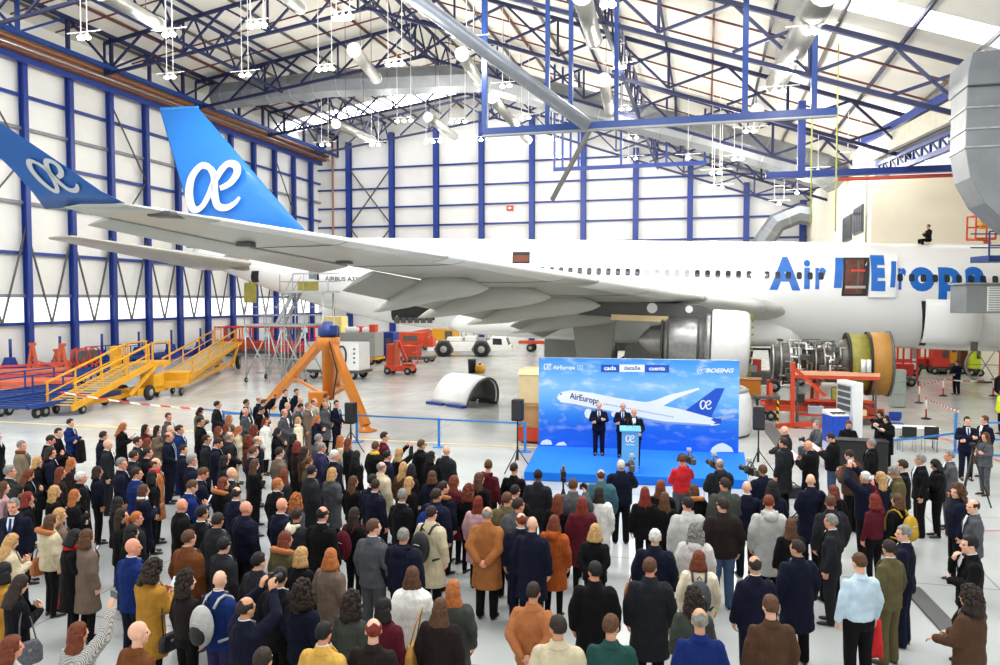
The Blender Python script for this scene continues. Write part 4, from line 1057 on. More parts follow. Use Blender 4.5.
# forklift behind
fk = thing('forklift', 'grey forklift with dark mast left of the jet engine', 'forklift', G(763, 391) , -HA)
MB().box((0,0,.75), (1.7,1.1,.7)).build('body', GREYD, fk, bevel=.06); MB().box((-.6,0,1.2), (.5,1.0,.5)).build('counterweight', GREYM, fk, bevel=.06)
for y in (-.45,.45):
    MB().bar((.75,y,.2), (.75,y,3.55), .14).build('mast_rail', BLACK, fk); MB().bar((-.75,y,1.2), (-.6,y,2.3), .08).build('guard_post', BLACK, fk); MB().bar((.45,y,1.0), (.3,y,2.3), .08).build('guard_post', BLACK, fk)
for z in (1.0,2.0,3.0): MB().box((.75,0,z), (.1,1,.12)).build('mast_bar', BLACK, fk)
MB().box((-.1,0,2.32), (1.2,1.05,.06)).build('roof_guard', BLACK, fk); MB().box((-.35,0,1.4), (.45,.5,.7)).build('seat', REDTAPE, fk, bevel=.05)
for x in (-.6,.55):
    for y in (-.5,.5): wheel(fk, x, y, .32, .2, ax='Y')
for y in (-.3,.3): MB().box((1.35,y,.25), (1.1,.12,.05)).build('fork', STEEL, fk)
oc = thing('tool_cart', 'orange tool cart with pale top between backdrop and forklift', 'cart', G(750, 399), -HA)
MB().box((0,0,.62), (1.0,.6,.75)).build('body', ORANGE, oc, bevel=.03); MB().box((0,0,1.05), (1.1,.7,.06)).build('top', PINKTOP, oc)
for x in (-.4,.4):
    for y in (-.25,.25): wheel(oc, x, y, .12, .06, ax='Y')
tr = thing('trestle', 'black metal trestle with yellow and black striped leg', 'trestle', G(767, 421), -HA)
MB().box((0,0,1.0), (.95,.5,.1)).build('top', GREYD, tr)
HAZ = bpy.data.materials.new('hazard stripes'); HAZ.use_nodes = True; nt = HAZ.node_tree; w_ = nt.nodes.new('ShaderNodeTexWave'); w_.bands_direction = 'DIAGONAL'; w_.inputs['Scale'].default_value = 2.2
tc_ = nt.nodes.new('ShaderNodeTexCoord'); nt.links.new(tc_.outputs['Object'], w_.inputs['Vector']); r_ = nt.nodes.new('ShaderNodeValToRGB'); r_.color_ramp.interpolation = 'CONSTANT'
r_.color_ramp.elements[0].color = srgb((24,24,24)); r_.color_ramp.elements[1].color = srgb((236,196,40)); r_.color_ramp.elements[1].position = .5
nt.links.new(w_.outputs['Fac'], r_.inputs['Fac']); nt.links.new(r_.outputs['Color'], nt.nodes['Principled BSDF'].inputs['Base Color'])
for x in (-.4,.4): MB().box((x,-.2,.48), (.08,.08,.96)).build('leg', HAZ if x > 0 else BLACK, tr); MB().box((x,.2,.48), (.08,.08,.96)).build('leg', BLACK, tr)
MB().box((0,-.2,.12), (.8,.06,.06)).build('rail', BLACK, tr)
# inlet cowl ring standing on the floor
p = G(719, 440); p = p + V3((0,1.5,0))
ic = thing('inlet_cowl', 'white engine inlet ring standing upright behind the right of backdrop', 'cowl', p, 0)
MB().lathe([(1.42,.05),(1.55,.1),(1.6,.8),(1.55,1.4),(1.46,1.62),(1.34,1.7),(1.2,1.62),(1.12,1.3),(1.2,.1)], 48, closed=True).build('ring', WHITEP, ic)
MB().lathe([(1.44,1.6),(1.48,1.68),(1.34,1.78),(1.18,1.7),(1.2,1.62),(1.34,1.69)], 48, closed=True).build('lip', GREYM, ic)
MB().lathe([(1.5,0),(1.5,.06),(1.1,.06),(1.1,0)], 40, closed=True).build('base_ring', GREYD, ic)
# white half cowl on the floor
p = G(466, 404); t = thing('half_cowl', 'white arched engine cowl half standing on blue pads', 'cowl', p, R(-42))
mb = MB(); rs = []
for k in range(21):
    a = PI*k/20; rs.append((1.15*math.cos(a)*(1.0), 1.35*math.sin(a)))
secs = []
for x, f in ((-1.25,1.0),(-.4,1.0),(.6,.97),(1.05,.94)):
    secs.append([V3((x+.32*(b/1.35), 0+a*f, .12+b*f)) for a, b in rs] + [V3((x+.32*(b/1.35), a*f*.93, .12+b*f*.93)) for a, b in reversed(rs)])
mb.rings(secs).build('shell', WHITEP, t)
MB().rings([[p_+V3((.02,0,0)) for p_ in secs[-1]], [p_+V3((.09,0,0)) for p_ in secs[-1]]], smooth=False).build('edge_frame', GREYD, t)
secs2 = [[V3((x+.32*(b/1.35), a*.9, .12+b*.9)) for a, b in rs] + [V3((x+.32*(b/1.35), a*.88, .12+b*.88)) for a, b in reversed(rs)] for x in (-1.1,1.0)]
MB().rings(secs2).build('liner', GREYD, t)
for y in (-1.12,1.05):
    for x in (-.95,.45): MB().box((x,y,.06), (1.1,.3,.12)).build('pad', PALEB if y < 0 else BLACK, t, bevel=.02)
# crates behind the stage
p = G(533, 446) + V3((.6,.9,0))
t = thing('pallet_cart', 'orange pallet cart under the crates left of the backdrop', 'cart', p, -HA); MB().box((0,0,.32), (2.0,1.3,.5)).build('deck', REDOR, t, bevel=.03)
for x in (-.8,.8):
    for y in (-.5,.5): wheel(t, x, y, .12, .08, ax='Y')
t = thing('crate', 'brown wooden crate standing on the orange pallet cart', 'crate', p+V3((0,0,.57)), -HA)
MB().box((0,0,.42), (1.9,1.25,.84)).build('box', WOOD, t, bevel=.02)
for x in (-.9,.9): MB().box((x,-.64,.42), (.1,.04,.84)).build('batten', WOOD, t)
for z in (.06,.78): MB().box((0,-.64,z), (1.9,.04,.1)).build('batten', WOOD, t)
t = thing('crate', 'cream crate stacked on top of the brown wooden crate', 'crate', p+V3((0,0,1.42)), -HA)
MB().box((0,0,.5), (1.9,1.25,1.0)).build('box', BEIGE, t, bevel=.02); MB().prism([(-.66,1.0),(.66,1.0),(.6,1.18),(-.4,1.18)], -.98, .98, lambda a, b, q: V3((q, a, b))).build('lid', BEIGE, t, bevel=.01)
# ================================================================== tow tractor
p = G(471, 356); t = thing('tow_tractor', 'low white four-wheeled aircraft tow tractor below the belly', 'vehicle', p, -HA); t.rotation_euler.z = R(-4)
sc = p.y/770; L = 84*sc; k = L/7.2
MB().prism([(-3.6,.5),(3.5,.45),(3.6,.7),(3.45,.95),(2.2,1.15),(1.9,1.3),(-3.3,1.25),(-3.6,1.05)], -1.1, 1.1, lambda a, b, q: V3((a*k, q, b*k))).build('body', WHITEP, t, bevel=.06)
cb = MB().prism([(1.7,.6),(3.4,.55),(3.3,1.0),(3.05,1.62),(1.75,1.68)], -1.14, 1.14, lambda a, b, q: V3((a*k, q, b*k))).build('cab', WHITEP, t, bevel=.05)
MB().prism([(1.95,1.05),(2.75,1.03),(2.7,1.56),(1.95,1.58)], -1.16, 1.16, lambda a, b, q: V3((a*k, q*1.0, b*k))).build('side_window', GLASSD, cb)
MB().prism([(3.22,1.05),(3.34,1.03),(3.12,1.6),(3.02,1.6)], -1.05, 1.05, lambda a, b, q: V3((a*k, q, b*k))).build('windscreen', GLASSD, cb)
MB().box((-.9*k,0,1.28*k), (3.6*k,1.7*k,.12)).build('deck', GREYM, t)
for (x, w_, h_) in ((-1.4,1.2,.35),(0,.9,.45),(.9,.5,.3)): MB().box((x*k,0,1.3*k+h_/2), (w_*k,1.2,h_)).build('deck_box', WHITEP if w_ > .6 else GREYM, t, bevel=.03)
for x in (-2.2,1.0):
    for y in (-1.0,1.0):
        wheel(t, x*k, y*k, .64*k, .5, ax='Y')
    MB().lathe([(.66*k,-.02),(.86*k,-.02),(.86*k,.02),(.66*k,.02)], 6, Matrix.Translation((x*k,-1.12,.64*k)) @ Matrix.Rotation(PI/2, 4, 'X'), cap=False, closed=True, smooth=False).build('wheel_arch', GREYD, t)
MB().box((3.45*k,0,.75*k), (.25,1.6,.35)).build('bumper', YELLOW, t)
b = thing('bin', 'dark waste bin on the floor before the tow tractor', 'bin', G(472, 373), 0); MB().lathe([(.25,0),(.28,.85),(.3,.9)], 16).build('drum', BLACK, b); MB().lathe([(.31,.9),(.31,.95),(.05,1.0)], 16).build('lid', GREYD, b)
b = thing('bucket', 'yellow round container beside the dark waste bin', 'container', G(480, 373), 0); MB().lathe([(.3,0),(.38,.25),(.36,.5),(.12,.58)], 18).build('tub', YELLOW, b); MB().lathe([(.1,.58),(.1,.66),(.02,.68)], 12).build('cap', BLACK, b)
# orange tow bar
t = thing('tow_bar', 'long orange tow bar frame on the floor right of tow tractor', 'tow bar', G(562, 352), -HA)
for y in (-.8,.8): MB().bar((-4.2,y*.3,.9), (4.2,y,.9), .3).build('rail', REDOR, t)
for x in (-2.5,0,2.5): MB().box((x,0,.9), (.2,1.3,.22)).build('cross_member', REDOR, t)
for x in (-3.0,3.0):
    for y in (-.6,.6): wheel(t, x, y, .38, .2, ax='Y'); MB().box((x,y,.65), (.2,.15,.5)).build('leg', REDOR, t)
# ================================================================== big orange tripod jack
P0 = V3((at_y(328, 330, 31).x, 31, 0)); zt = at_y(328, 333, 31).z
t = thing('tripod_jack', 'big orange tripod aircraft jack with blue head behind the crowd', 'jack', P0, 0)
MB().lathe([(.24,zt-2.7),(.26,zt-.7),(.45,zt-.6),(.48,zt-.2),(.3,zt-.15),(.02,zt-.14)], 20).build('cylinder', ORANGE, t)
hd = MB().lathe([(.3,zt-.15),(.4,zt-.1),(.4,zt+.2),(.24,zt+.25),(.2,zt+.45),(.05,zt+.48)], 18).build('head', BRIGHTBLUE, t)
MB().box((.3,-.25,zt+.15), (.3,.3,.35)).build('valve_box', BRIGHTBLUE, hd, bevel=.03)
for (px, py) in ((268, 408), (366, 431), (338, 386)):
    f = G(px, py)-P0; f.z = 0
    lg = MB().bar((f.x*.1,f.y*.1,zt-.4), (f.x,f.y,.2), .3, .34).build('leg', ORANGE, t, bevel=.03)
    MB().lathe([(.42,0),(.42,.05),(.2,.12),(.16,.2),(.02,.22)], 18, Matrix.Translation(f)).build('foot_plate', ORANGE, lg)
    MB().bar((f.x*.55,f.y*.55,zt*.45), (0,0,zt-2.6), .1).build('brace', ORANGE, lg)
MB().box((-.3,-.5,1.0), (.7,.5,.8)).build('pump_box', ORANGE, t, bevel=.04)
MB().path([(.1,-.4,zt-.2),(.5,-.7,2.2),(.35,-.8,1.2),(-.1,-.7,1.0)], .03, 6).build('hose', BLACK, t)
# ================================================================== yellow steps
def steps(name, label, a, b, z0, z1, w, rail=True):
    """inclined access steps from floor point a (low end) to b"""
    d = b-a; L = d.length; rz = math.atan2(d.y, d.x) - PI/2
    t = thing(name, label, 'steps', a, rz, 'yellow inclined steps')
    for s in (-1, 1):
        MB().bar((s*w/2,0,z0), (s*w/2,L,z1), .09, .28).build('stringer', YELLOW, t)
        pts = []
        for k in range(4):
            y = L*(.04+.92*k/3); zz = z0+(z1-z0)*y/L
            MB().bar((s*w/2,y,zz), (s*w/2,y,zz+1.05), .07).build('rail_post', YELLOW, t)
        MB().bar((s*w/2,L*.02,z0+1.05), (s*w/2,L*.98,z1+1.05), .08).build('handrail', YELLOW, t)
        MB().bar((s*w/2,L*.02,z0+.55), (s*w/2,L*.98,z1+.55), .05).build('mid_rail', YELLOW, t)
    n = int(L/.3)
    for k in range(n):
        y = (k+.5)*L/n; MB().box((0,y,z0+(z1-z0)*y/L+.08), (w*.94,.24,.04)).build('tread', mat('worn tread', (190,166,120), .6), t)
    return t, L, rz
def top_landing(t, L, w, z, l):
    MB().box((0,L+l/2,z), (w,l,.22)).build('landing', YELLOW, t)
    for s in (-1,1):
        for y in (L+.1, L+l-.1): MB().bar((s*w/2,y,z), (s*w/2,y,z+1.1), .07).build('rail_post', YELLOW, t)
        MB().bar((s*w/2,L,z+1.1), (s*w/2,L+l,z+1.1), .07).build('handrail', YELLOW, t)
        MB().bar((s*w/2,L+l*.3,z), (s*w/2,L-1.8,.4), .14).build('support', YELLOW, t)
a, b = G(58, 416), G(140, 399)
t, L, rz = steps('access_steps', 'yellow wheeled access steps with handrails, the nearer pair', a, b, .35, 1.75, 1.35)
top_landing(t, L, 1.35, 1.75, 1.7)
MB().box((0,L+.2,.45), (1.3,2.6,.3)).build('chassis', YELLOW, t, bevel=.03); MB().box((.3,L+.6,.9), (.8,.9,.7)).build('drive_box', YELLOW, t, bevel=.05)
MB().bar((0,L*.25,.3), (0,L*.95,.35), .3, .2).build('beam', YELLOW, t); MB().box((.2,L+1.9,.5), (.5,1.0,.25)).build('tow_arm', YELLOW, t)
for x in (-.72,.72): wheel(t, x, L-.3, .38, .24); wheel(t, x*.9, L*.12, .2, .14); wheel(t, x*.6, L+2.2, .18, .12)
MB().tube((0,L+.6,1.25), (0,L+.9,1.25), .18).build('tank', WHITEP, t)
for x in (-1.1,): MB().box((x,L*.95,1.4), (.4,.4,2.6)).build('mast', YELLOW, t, bevel=.03)
a, b = G(176, 393), G(226, 370)
t, L, rz = steps('access_steps', 'yellow wheeled access steps, the farther pair by the scaffold', a, b, .8, 1.8, 1.5)
top_landing(t, L, 1.5, 1.8, 2.4)
MB().bar((.5,-1.5,.55), (.5,L+1,.55), .25, .2).build('chassis', YELLOW, t); MB().bar((-.5,-1.5,.55), (-.5,L+1,.55), .25, .2).build('chassis', YELLOW, t)
MB().box((0,.3,.8), (1.4,1.0,.7)).build('drive_box', YELLOW, t, bevel=.05); MB().box((0,-1.2,.6), (1.3,.6,.3)).build('tow_arm', YELLOW, t)
for x in (-.75,.75): wheel(t, x, L+.6, .5, .24); wheel(t, x*.8, -1.4, .24, .14)
# blue dollies
def dolly(label, p, L, W, rz, z=.55, rails=0, m=BRIGHTBLUE):
    t = thing('dolly', label, 'dolly', p, rz, 'blue flat dollies')
    for s in (-1,1): MB().box((s*W/2,0,z), (.12,L,.2)).build('side_rail', m, t)
    n = int(L/.55)
    for k in range(n+1): MB().box((0,-L/2+L*k/n,z), (W,.12,.12)).build('slat', m, t)
    for s in (-1,1):
        for y in (-L*.38,-L*.3,L*.35): wheel(t, s*W*.42, y, .24, .16)
    if rails:
        for s in (-1,1):
            MB().bar((s*W/2,-L/2,z+.9), (s*W/2,L/2,z+.9), .06).build('guard_rail', m, t)
            for k in range(4): MB().bar((s*W/2,-L/2+L*k/3,z), (s*W/2,-L/2+L*k/3,z+.9), .06).build('guard_post', m, t)
    return t
dolly('blue slatted flat dolly nearest the yellow steps', G(27, 418)+V3((0,2.2,0)), 5.6, 2.2, R(-12))
dolly('blue slatted dolly with guard rails at the left edge', G(-6, 412)+V3((0,2.6,0)), 5.6, 2.2, R(-12), .6, 1)
dolly('blue slatted dolly beyond the nearer yellow steps', G(72, 384)+V3((0,2,0)), 6, 2.2, R(-10), .6)
dolly('blue dolly by the wall foot left of farther steps', G(128, 366), 6, 2.2, R(-14), .7, 1)
# orange frames at left
def aframe(label, p, rz, W=2.2, H=2.2, m=SALMON):
    t = thing('jack_frame', label, 'frame', p, rz, 'orange steel frames at the left')
    for s in (-1,1):
        MB().bar((s*W/2-.45,0,.1), (s*W/2,0,H), .16).build('leg', m, t); MB().bar((s*W/2+.45,0,.1), (s*W/2,0,H), .16).build('leg', m, t)
        MB().box((s*W/2,0,H), (.35,.25,.18)).build('cap', m, t); MB().bar((s*W/2-.5,0,.15), (s*W/2+.5,0,.15), .16).build('foot', m, t)
    MB().bar((-W/2,0,.7), (W/2,0,.7), .18).build('cross_bar', m, t); MB().bar((-W/2,0,1.2), (W/2,0,.7), .1).build('brace', m, t)
aframe('orange A-frame stand left of the blue hoppers', G(48, 379), R(-12))
aframe('faded orange A-frame stand at the blue column foot', G(66, 374), R(-20), 1.6, 1.6)
for (px, py, L, W, lab, tilt) in ((14,396,5.5,2.0,'long faded orange platform at the left edge, the nearer',0),(10,384,6,2.2,'long faded orange platform at the left edge, the farther',.1)):
    t = thing('platform_trolley', lab, 'trolley', G(px, py), R(-75), 'orange platforms at the left edge')
    MB().box((0,0,.75), (W,L,.18)).build('deck', SALMON, t, bevel=.02)
    for s in (-1,1): MB().bar((s*W/2,-L/2,.55), (s*W/2,L/2,.55), .14).build('side_rail', SALMON, t)
    for x in (-W*.4,W*.4):
        for y in (-L*.4,L*.4): wheel(t, x, y, .22, .14)
    MB().bar((0,-L/2,.95), (0,L/2,1.1+tilt), .12).build('bar', REDOR, t)
for (px, py, lab) in ((81,376,'red hose reel stand left of the second blue hopper'),(92,374,'red hose reel stand right of the second blue hopper')):
    t = thing('hose_reel', lab, 'reel', G(px, py), R(-15), 'red hose reels')
    for s in (-.22,.22):
        MB().lathe([(.55,-.03),(.62,-.03),(.62,.03),(.55,.03)], 20, Matrix.Translation((s,0,1.25)) @ Matrix.Rotation(PI/2,4,'Y'), cap=False, closed=True).build('rim', REDTAPE, t)
        MB().bar((s,-.4,.05), (s,0,1.25), .08).build('leg', REDTAPE, t); MB().bar((s,.4,.05), (s,0,1.25), .08).build('leg', REDTAPE, t)
    MB().tube((-.2,0,1.25), (.2,0,1.25), .42, n=16).build('hose_roll', GREYD, t)
# ================================================================== grey docking scaffold at the tail
p = G(303, 382); p.z = 0
t = thing('dock_scaffold', 'grey aluminium docking scaffold with stairs at rear fuselage', 'scaffold', p, -HA)
k = p.y/770
def sx(px): return (px-303)*k
def sz(py): return EYE-(py-299.6)*k
H1, H2 = sz(325), sz(292)
def deck(x0, x1, y0, y1, z, par, rail=1.1):
    MB().box(((x0+x1)/2,(y0+y1)/2,z), (x1-x0,y1-y0,.12)).build('deck', SCAF, par)
    for (a, b) in (((x0,y0),(x1,y0)),((x0,y1),(x1,y1)),((x0,y0),(x0,y1)),((x1,y0),(x1,y1))):
        for zz in (rail, rail*.55): MB().tube((a[0],a[1],z+zz), (b[0],b[1],z+zz), .025, n=6).build('guard_rail', SCAF, par)
        n = max(1, int(math.hypot(b[0]-a[0], b[1]-a[1])/1.3))
        for q in range(n): MB().tube((a[0]+(b[0]-a[0])*q/n, a[1]+(b[1]-a[1])*q/n, z), (a[0]+(b[0]-a[0])*q/n, a[1]+(b[1]-a[1])*q/n, z+rail), .025, n=6).build('guard_post', SCAF, par)
X0, X1, X2, X3 = sx(250), sx(316), sx(290), sx(342)
deck(X0, X1, -1.2, 1.2, H1, t); deck(X2, X3, -1.2, .3, H2, t)
for x in (X0, X0+1.6, sx(290), X1):
    for y in (-1.1,1.1): MB().tube((x,y,0), (x,y,H1), .05, n=8).build('upright', SCAF, t)
for x in (X2+.2, X3-.4):
    for y in (-1.1,.2): MB().tube((x,y,0), (x,y,H2), .05, n=8).build('upright', SCAF, t)
for y in (-1.1,1.1):
    for (a, b) in ((X0, X0+1.6),(X0+1.6, sx(290)),(sx(290), X1)): MB().tube((a,y,.4), (b,y,H1-.2), .04, n=6).build('brace', SCAF, t); MB().tube((b,y,.4), (a,y,H1-.2), .04, n=6).build('brace', SCAF, t)
for z in (.5, 1.4): MB().box(((X0+X1)/2,0,z), (X1-X0,.08,.08)).build('ledger', SCAF, t)
for s in (-.45,.45):
    MB().bar((sx(278),s,H1), (sx(298),s,H2), .1, .2).build('stair_stringer', SCAF, t); MB().tube((sx(278),s,H1+1), (sx(298),s,H2+1), .03, n=6).build('handrail', SCAF, t)
for q in range(9): MB().box((sx(278)+(sx(298)-sx(278))*q/9,0,H1+(H2-H1)*q/9), (.25,.9,.04)).build('stair_tread', SCAF, t)
for x in (X0, X1):
    for y in (-1.1,1.1): wheel(t, x, y, .16, .1, z=.16)
MB().box((sx(297),-1.2,H2+1.5), (.9,.1,.9)).build('notice_board', WHITEP, t); MB().box((sx(318),-.9,H2+.35), (1.2,.4,.55)).build('equipment_box', OLIVEY, t, bevel=.03)
# ground carts in the middle distance
p = G(338, 378); t = thing('power_cart', 'white ground power cart with coiled black cable', 'cart', p, -HA); k = p.y/770; w_ = 58*k
MB().box((0,0,.5+.95), (w_,1.7,1.75)).build('housing', WHITEP, t, bevel=.05); MB().box((0,0,.5), (w_+.3,1.75,.18)).build('chassis', GREYD, t)
for x in (-w_*.35,w_*.38):
    for y in (-.75,.75): wheel(t, x, y, .3, .2, ax='Y')
mb = MB(); mb.path([(w_*.2+.42*math.cos(a)*.7, -.9-.02*(a/6), 1.5+.62*math.sin(a)) for a in [2*PI*q/20 for q in range(42)]], .05, 6); mb.build('cable_coil', BLACK, t)
for q in range(4): MB().box((w_*.42,-.86,1.1+.28*q), (.12,.04,.12)).build('switch', GREYD, t)
MB().bar((-w_/2,0,.45), (-w_/2-.9,0,.3), .1).build('tow_bar', GREYD, t)
p = G(362, 364); t = thing('storage_trolley', 'grey cabinet trolley loaded with rolls, beyond the white power cart', 'trolley', p, -HA); k = p.y/770
MB().box((0,0,1.55), (38*k,1.7,1.9)).build('body', GREYM, t, bevel=.04); MB().box((0,0,.5), (40*k,1.8,.16)).build('chassis', YELLOW, t)
for x in (-1.1,1.1):
    for y in (-.7,.7): wheel(t, x, y, .34, .2, ax='Y')
zt2 = 2.5
for (x, d, m, nm, lab) in ((-.7,(1.3,.6,.4),WHITEP,'cloth_roll','white roll lying on top of the grey cabinet trolley'),(.5,(.9,.5,.35),WHITEP,'cloth_roll','second white bundle on the grey cabinet trolley'),(-.1,(.5,.5,.45),REDTAPE,'fire_box','small red box between rolls on the grey trolley'),(1.0,(.5,.6,.6),REDOR,'tool_box','orange box at right end of grey trolley top')):
    b = MB().box((0,0,d[2]/2), d).build(nm, m, bevel=.12 if m is WHITEP else .03); b.location = p + HW(x,0,zt2+.01); b.rotation_euler = (0,0,-HA); tag(b, lab, 'load')
p = G(400, 374); t = thing('boom_lift', 'small red-orange mast lift on wheels in the middle of floor', 'lift', p, -HA); k = p.y/770
MB().box((0,0,.42), (28*k,1.1,.4)).build('chassis', REDOR, t, bevel=.05); MB().box((-.55,0,1.3), (.55,.8,1.5)).build('mast', REDOR, t, bevel=.04); MB().box((-.15,-.1,1.45), (.2,.6,1.7)).build('mast', SALMON, t, bevel=.02)
MB().bar((-.1,0,2.2), (.5,0,.9), .18).build('boom', REDOR, t)
bars(t, 'cage_bar', [((.35,-.45,.7),(1.1,-.45,.7)),((.35,-.45,1.5),(1.1,-.45,1.5)),((.35,.45,1.5),(1.1,.45,1.5)),((1.1,-.45,.7),(1.1,-.45,1.5)),((1.1,.45,.7),(1.1,.45,1.5)),((.35,-.45,.7),(.35,-.45,1.5)),((1.1,-.45,1.5),(1.1,.45,1.5))], .05, REDOR)
MB().box((.72,0,.72), (.75,.9,.06)).build('cage_floor', REDOR, t)
for x in (-.7,.75):
    for y in (-.5,.5): wheel(t, x, y, .25, .16, ax='Y')
# crowd of machines further back
def machine(name, label, px, py, w, d, h, m, kind=0, m2=GREYD):
    p = G(px, py); t = thing(name, label, 'machine', p, -HA)
    MB().box((0,0,.35), (w,d,.25)).build('chassis', m2, t, bevel=.02)
    if kind == 0: MB().box((0,0,.5+h/2), (w*.92,d*.9,h)).build('housing', m, t, bevel=.05); MB().box((w*.2,-d*.46,.5+h*.55), (w*.3,.04,h*.4)).build('panel', m2, t)
    elif kind == 1:
        for x in (-w/2,-w/6,w/6,w/2):
            for y in (-d/2,d/2): MB().bar((x,y,.4), (x,y,h), .1).build('post', m, t)
        for z in (h*.5,h): 
            for y in (-d/2,d/2): MB().bar((-w/2,y,z), (w/2,y,z), .1).build('rail', m, t)
        MB().box((0,0,h*.22+.35), (w*.9,d*.8,h*.22)).build('load', m, t, bevel=.04)
    elif kind == 2:
        MB().box((-w*.2,0,.9), (w*.5,d*.8,.9)).build('housing', m, t, bevel=.05)
        MB().bar((-w*.2,0,1.3), (w*.5,0,h), .25).build('boom', m, t); MB().box((w*.42,0,h-.4), (w*.25,d*.6,.7)).build('basket', m, t)
    for x in (-w*.38,w*.38):
        for y in (-d*.45,d*.45): wheel(t, x, y, .24, .14, ax='Y')
    return t
machine('cherry_picker', 'orange boom machine behind the red-orange mast lift', 418, 362, 2.6, 1.4, 2.0, REDOR, 2)
machine('equipment_cart', 'blue equipment cart right of the grey cabinet trolley', 388, 361, 1.6, 1.4, 1.9, PALEB, 0)
machine('equipment_rack', 'long orange rack behind the docking scaffold', 262, 356, 8.5, 1.6, 2.6, REDOR, 1)
machine('equipment_rack', 'red rack of bars right behind the scaffold stairs', 302, 360, 4.5, 1.6, 2.8, REDTAPE, 1)
machine('equipment_rack', 'orange rack beyond the top of farther yellow steps', 222, 352, 5, 1.6, 2.4, REDTAPE, 1)
machine('lube_cart', 'cream yellow cabinet right behind the orange jack head', 336, 362, 1.8, 1.3, 3.2, mat('cream yellow paint', (240,220,140), .5), 0)
machine('equipment_cart', 'orange low machine under the rear belly', 404, 350, 5, 1.8, 1.3, REDOR, 0)
machine('equipment_cart', 'yellow machine left behind the tow tractor', 446, 350, 2.6, 1.6, 1.9, YELLOW, 0)
machine('equipment_cart', 'pale machine with pipes behind the tow tractor deck', 470, 349, 4, 1.6, 2.1, GREYM, 1)
machine('equipment_cart', 'orange cart far behind left of tow tractor', 412, 346, 4, 1.6, 1.8, SALMON, 2)
machine('scissor_lift', 'red cage lift behind the tan fan case', 893, 385, 2.2, 1.4, 2.9, REDTAPE, 1)
machine('scissor_lift', 'orange-red lift cage behind the jet engine core', 824, 385, 3.6, 1.4, 2.75, REDOR, 1)
machine('equipment_cart', 'red engine hoist cart under the forward cargo door', 927, 372, 1.9, 1.4, 1.9, REDTAPE, 1)
machine('equipment_cart', 'red tank cart right of the hoist cart under the nose', 939, 374, 1.1, 1.2, 1.9, REDTAPE, 0)
machine('equipment_cart', 'yellow panel cart behind the walking technician', 949, 370, .9, .9, 2.3, YELLOW, 0)
machine('equipment_cart', 'dark red cabinet cart at right under the nose', 966, 374, 1.0, 1.0, 2.0, DARKRED, 0)
machine('equipment_cart', 'hi-vis yellow draped cart beside the dark red cabinet', 974, 376, .7, .7, 1.9, HAZY, 0)
machine('tool_chest', 'white tool board stand between the red cages', 910, 376, .8, .6, 1.9, WHITEP, 0, GREYM)
t = thing('hand_trolley', 'grey hand trolley under the nose near the red cages', 'trolley', G(912, 385), -HA)
bars(t, 'frame_bar', [((-.3,0,.2),(-.3,0,1.1)),((.3,0,.2),(.3,0,1.1)),((-.3,0,1.1),(.3,0,1.1)),((-.3,0,.25),(-.3,-.6,.25)),((.3,0,.25),(.3,-.6,.25))], .05, GREYM)
for x in (-.3,.3): wheel(t, x, -.1, .15, .06)
t = thing('metal_ring', 'round grey wheel ring leaning under the nose at right', 'ring', G(985, 384), -HA)
MB().lathe([(1.0,-.05),(1.12,-.05),(1.12,.05),(1.0,.05)], 30, Matrix.Translation((0,0,1.15)) @ Matrix.Rotation(PI/2,4,'X'), cap=False, closed=True).build('rim', GREYM, t)
for q in range(6): MB().bar((0,0,1.15), (1.02*math.cos(q*PI/3),0,1.15+1.02*math.sin(q*PI/3)), .05).build('spoke', GREYM, t)
MB().box((0,.1,.12), (1.0,.5,.1)).build('foot', GREYD, t)
# dock at the right edge
p = G(1000, 402); p = V3((at_y(1000,300,34).x, 34, 0))
t = thing('access_dock', 'grey air box with louvres and platform at the right edge', 'dock', p, 0); k = 34/770
z0, z1 = EYE-(313-299.6)*k, EYE+(299.6-285)*k
MB().box((-9*k,0,(z0+z1)/2), (66*k,1.2,z1-z0)).build('housing', GALV, t, bevel=.03)
lv = MB().box((-15*k,-.62,(z0+z1)/2), (.58,.04,(z1-z0)*.86)).build('louvre', WHITEP, t)
for q in range(10): MB().box((-15*k,-.65,z0+.15+q*(z1-z0-.3)/9), (.5,.03,.04)).build('slat', GREYM, lv)
MB().box((-9*k,0,z1+.05), (3.1,1.3,.08)).build('roof', GREYM, t)
for x in (.6,1.5):
    MB().box((x,0,z0/2), (.16,.16,z0)).build('post', DARKRED, t); MB().bar((x,0,1.5), (x+.9 if x < 1 else x-.9,0,3.2), .08).build('brace', DARKRED, t)
MB().box((1.0,0,1.2), (1.2,.6,.9)).build('cabinet', DARKRED, t, bevel=.03)
t2 = thing('work_platform', 'blue railed work platform high at the right edge', 'platform', V3((at_y(1000,250,36).x, 36, 0)), 0); k = 36/770
zp = EYE+(299.6-262)*k
MB().box((.1,0,zp+.12), (2.1,1.4,.28)).build('deck', BRIGHTBLUE, t2)
bars(t2, 'guard_rail', [((-.95,-.7,zp+z),(1.1,-.7,zp+z)) for z in (.7,1.35)] + [((-.95,.7,zp+z),(1.1,.7,zp+z)) for z in (.7,1.35)] + [((x,-.7,zp),(x,-.7,zp+1.35)) for x in (-.95,-.4,.2,.8)], .06, BRIGHTBLUE)
MB().box((.9,0,zp/2), (.2,.2,zp)).build('mast', STEELBLUE, t2)
t3 = thing('lift_basket', 'orange lift basket raised before the cream wall at right', 'basket', V3((at_y(981,239,43).x, 43, 0)), 0); k = 43/770; zp = EYE+(299.6-240)*k
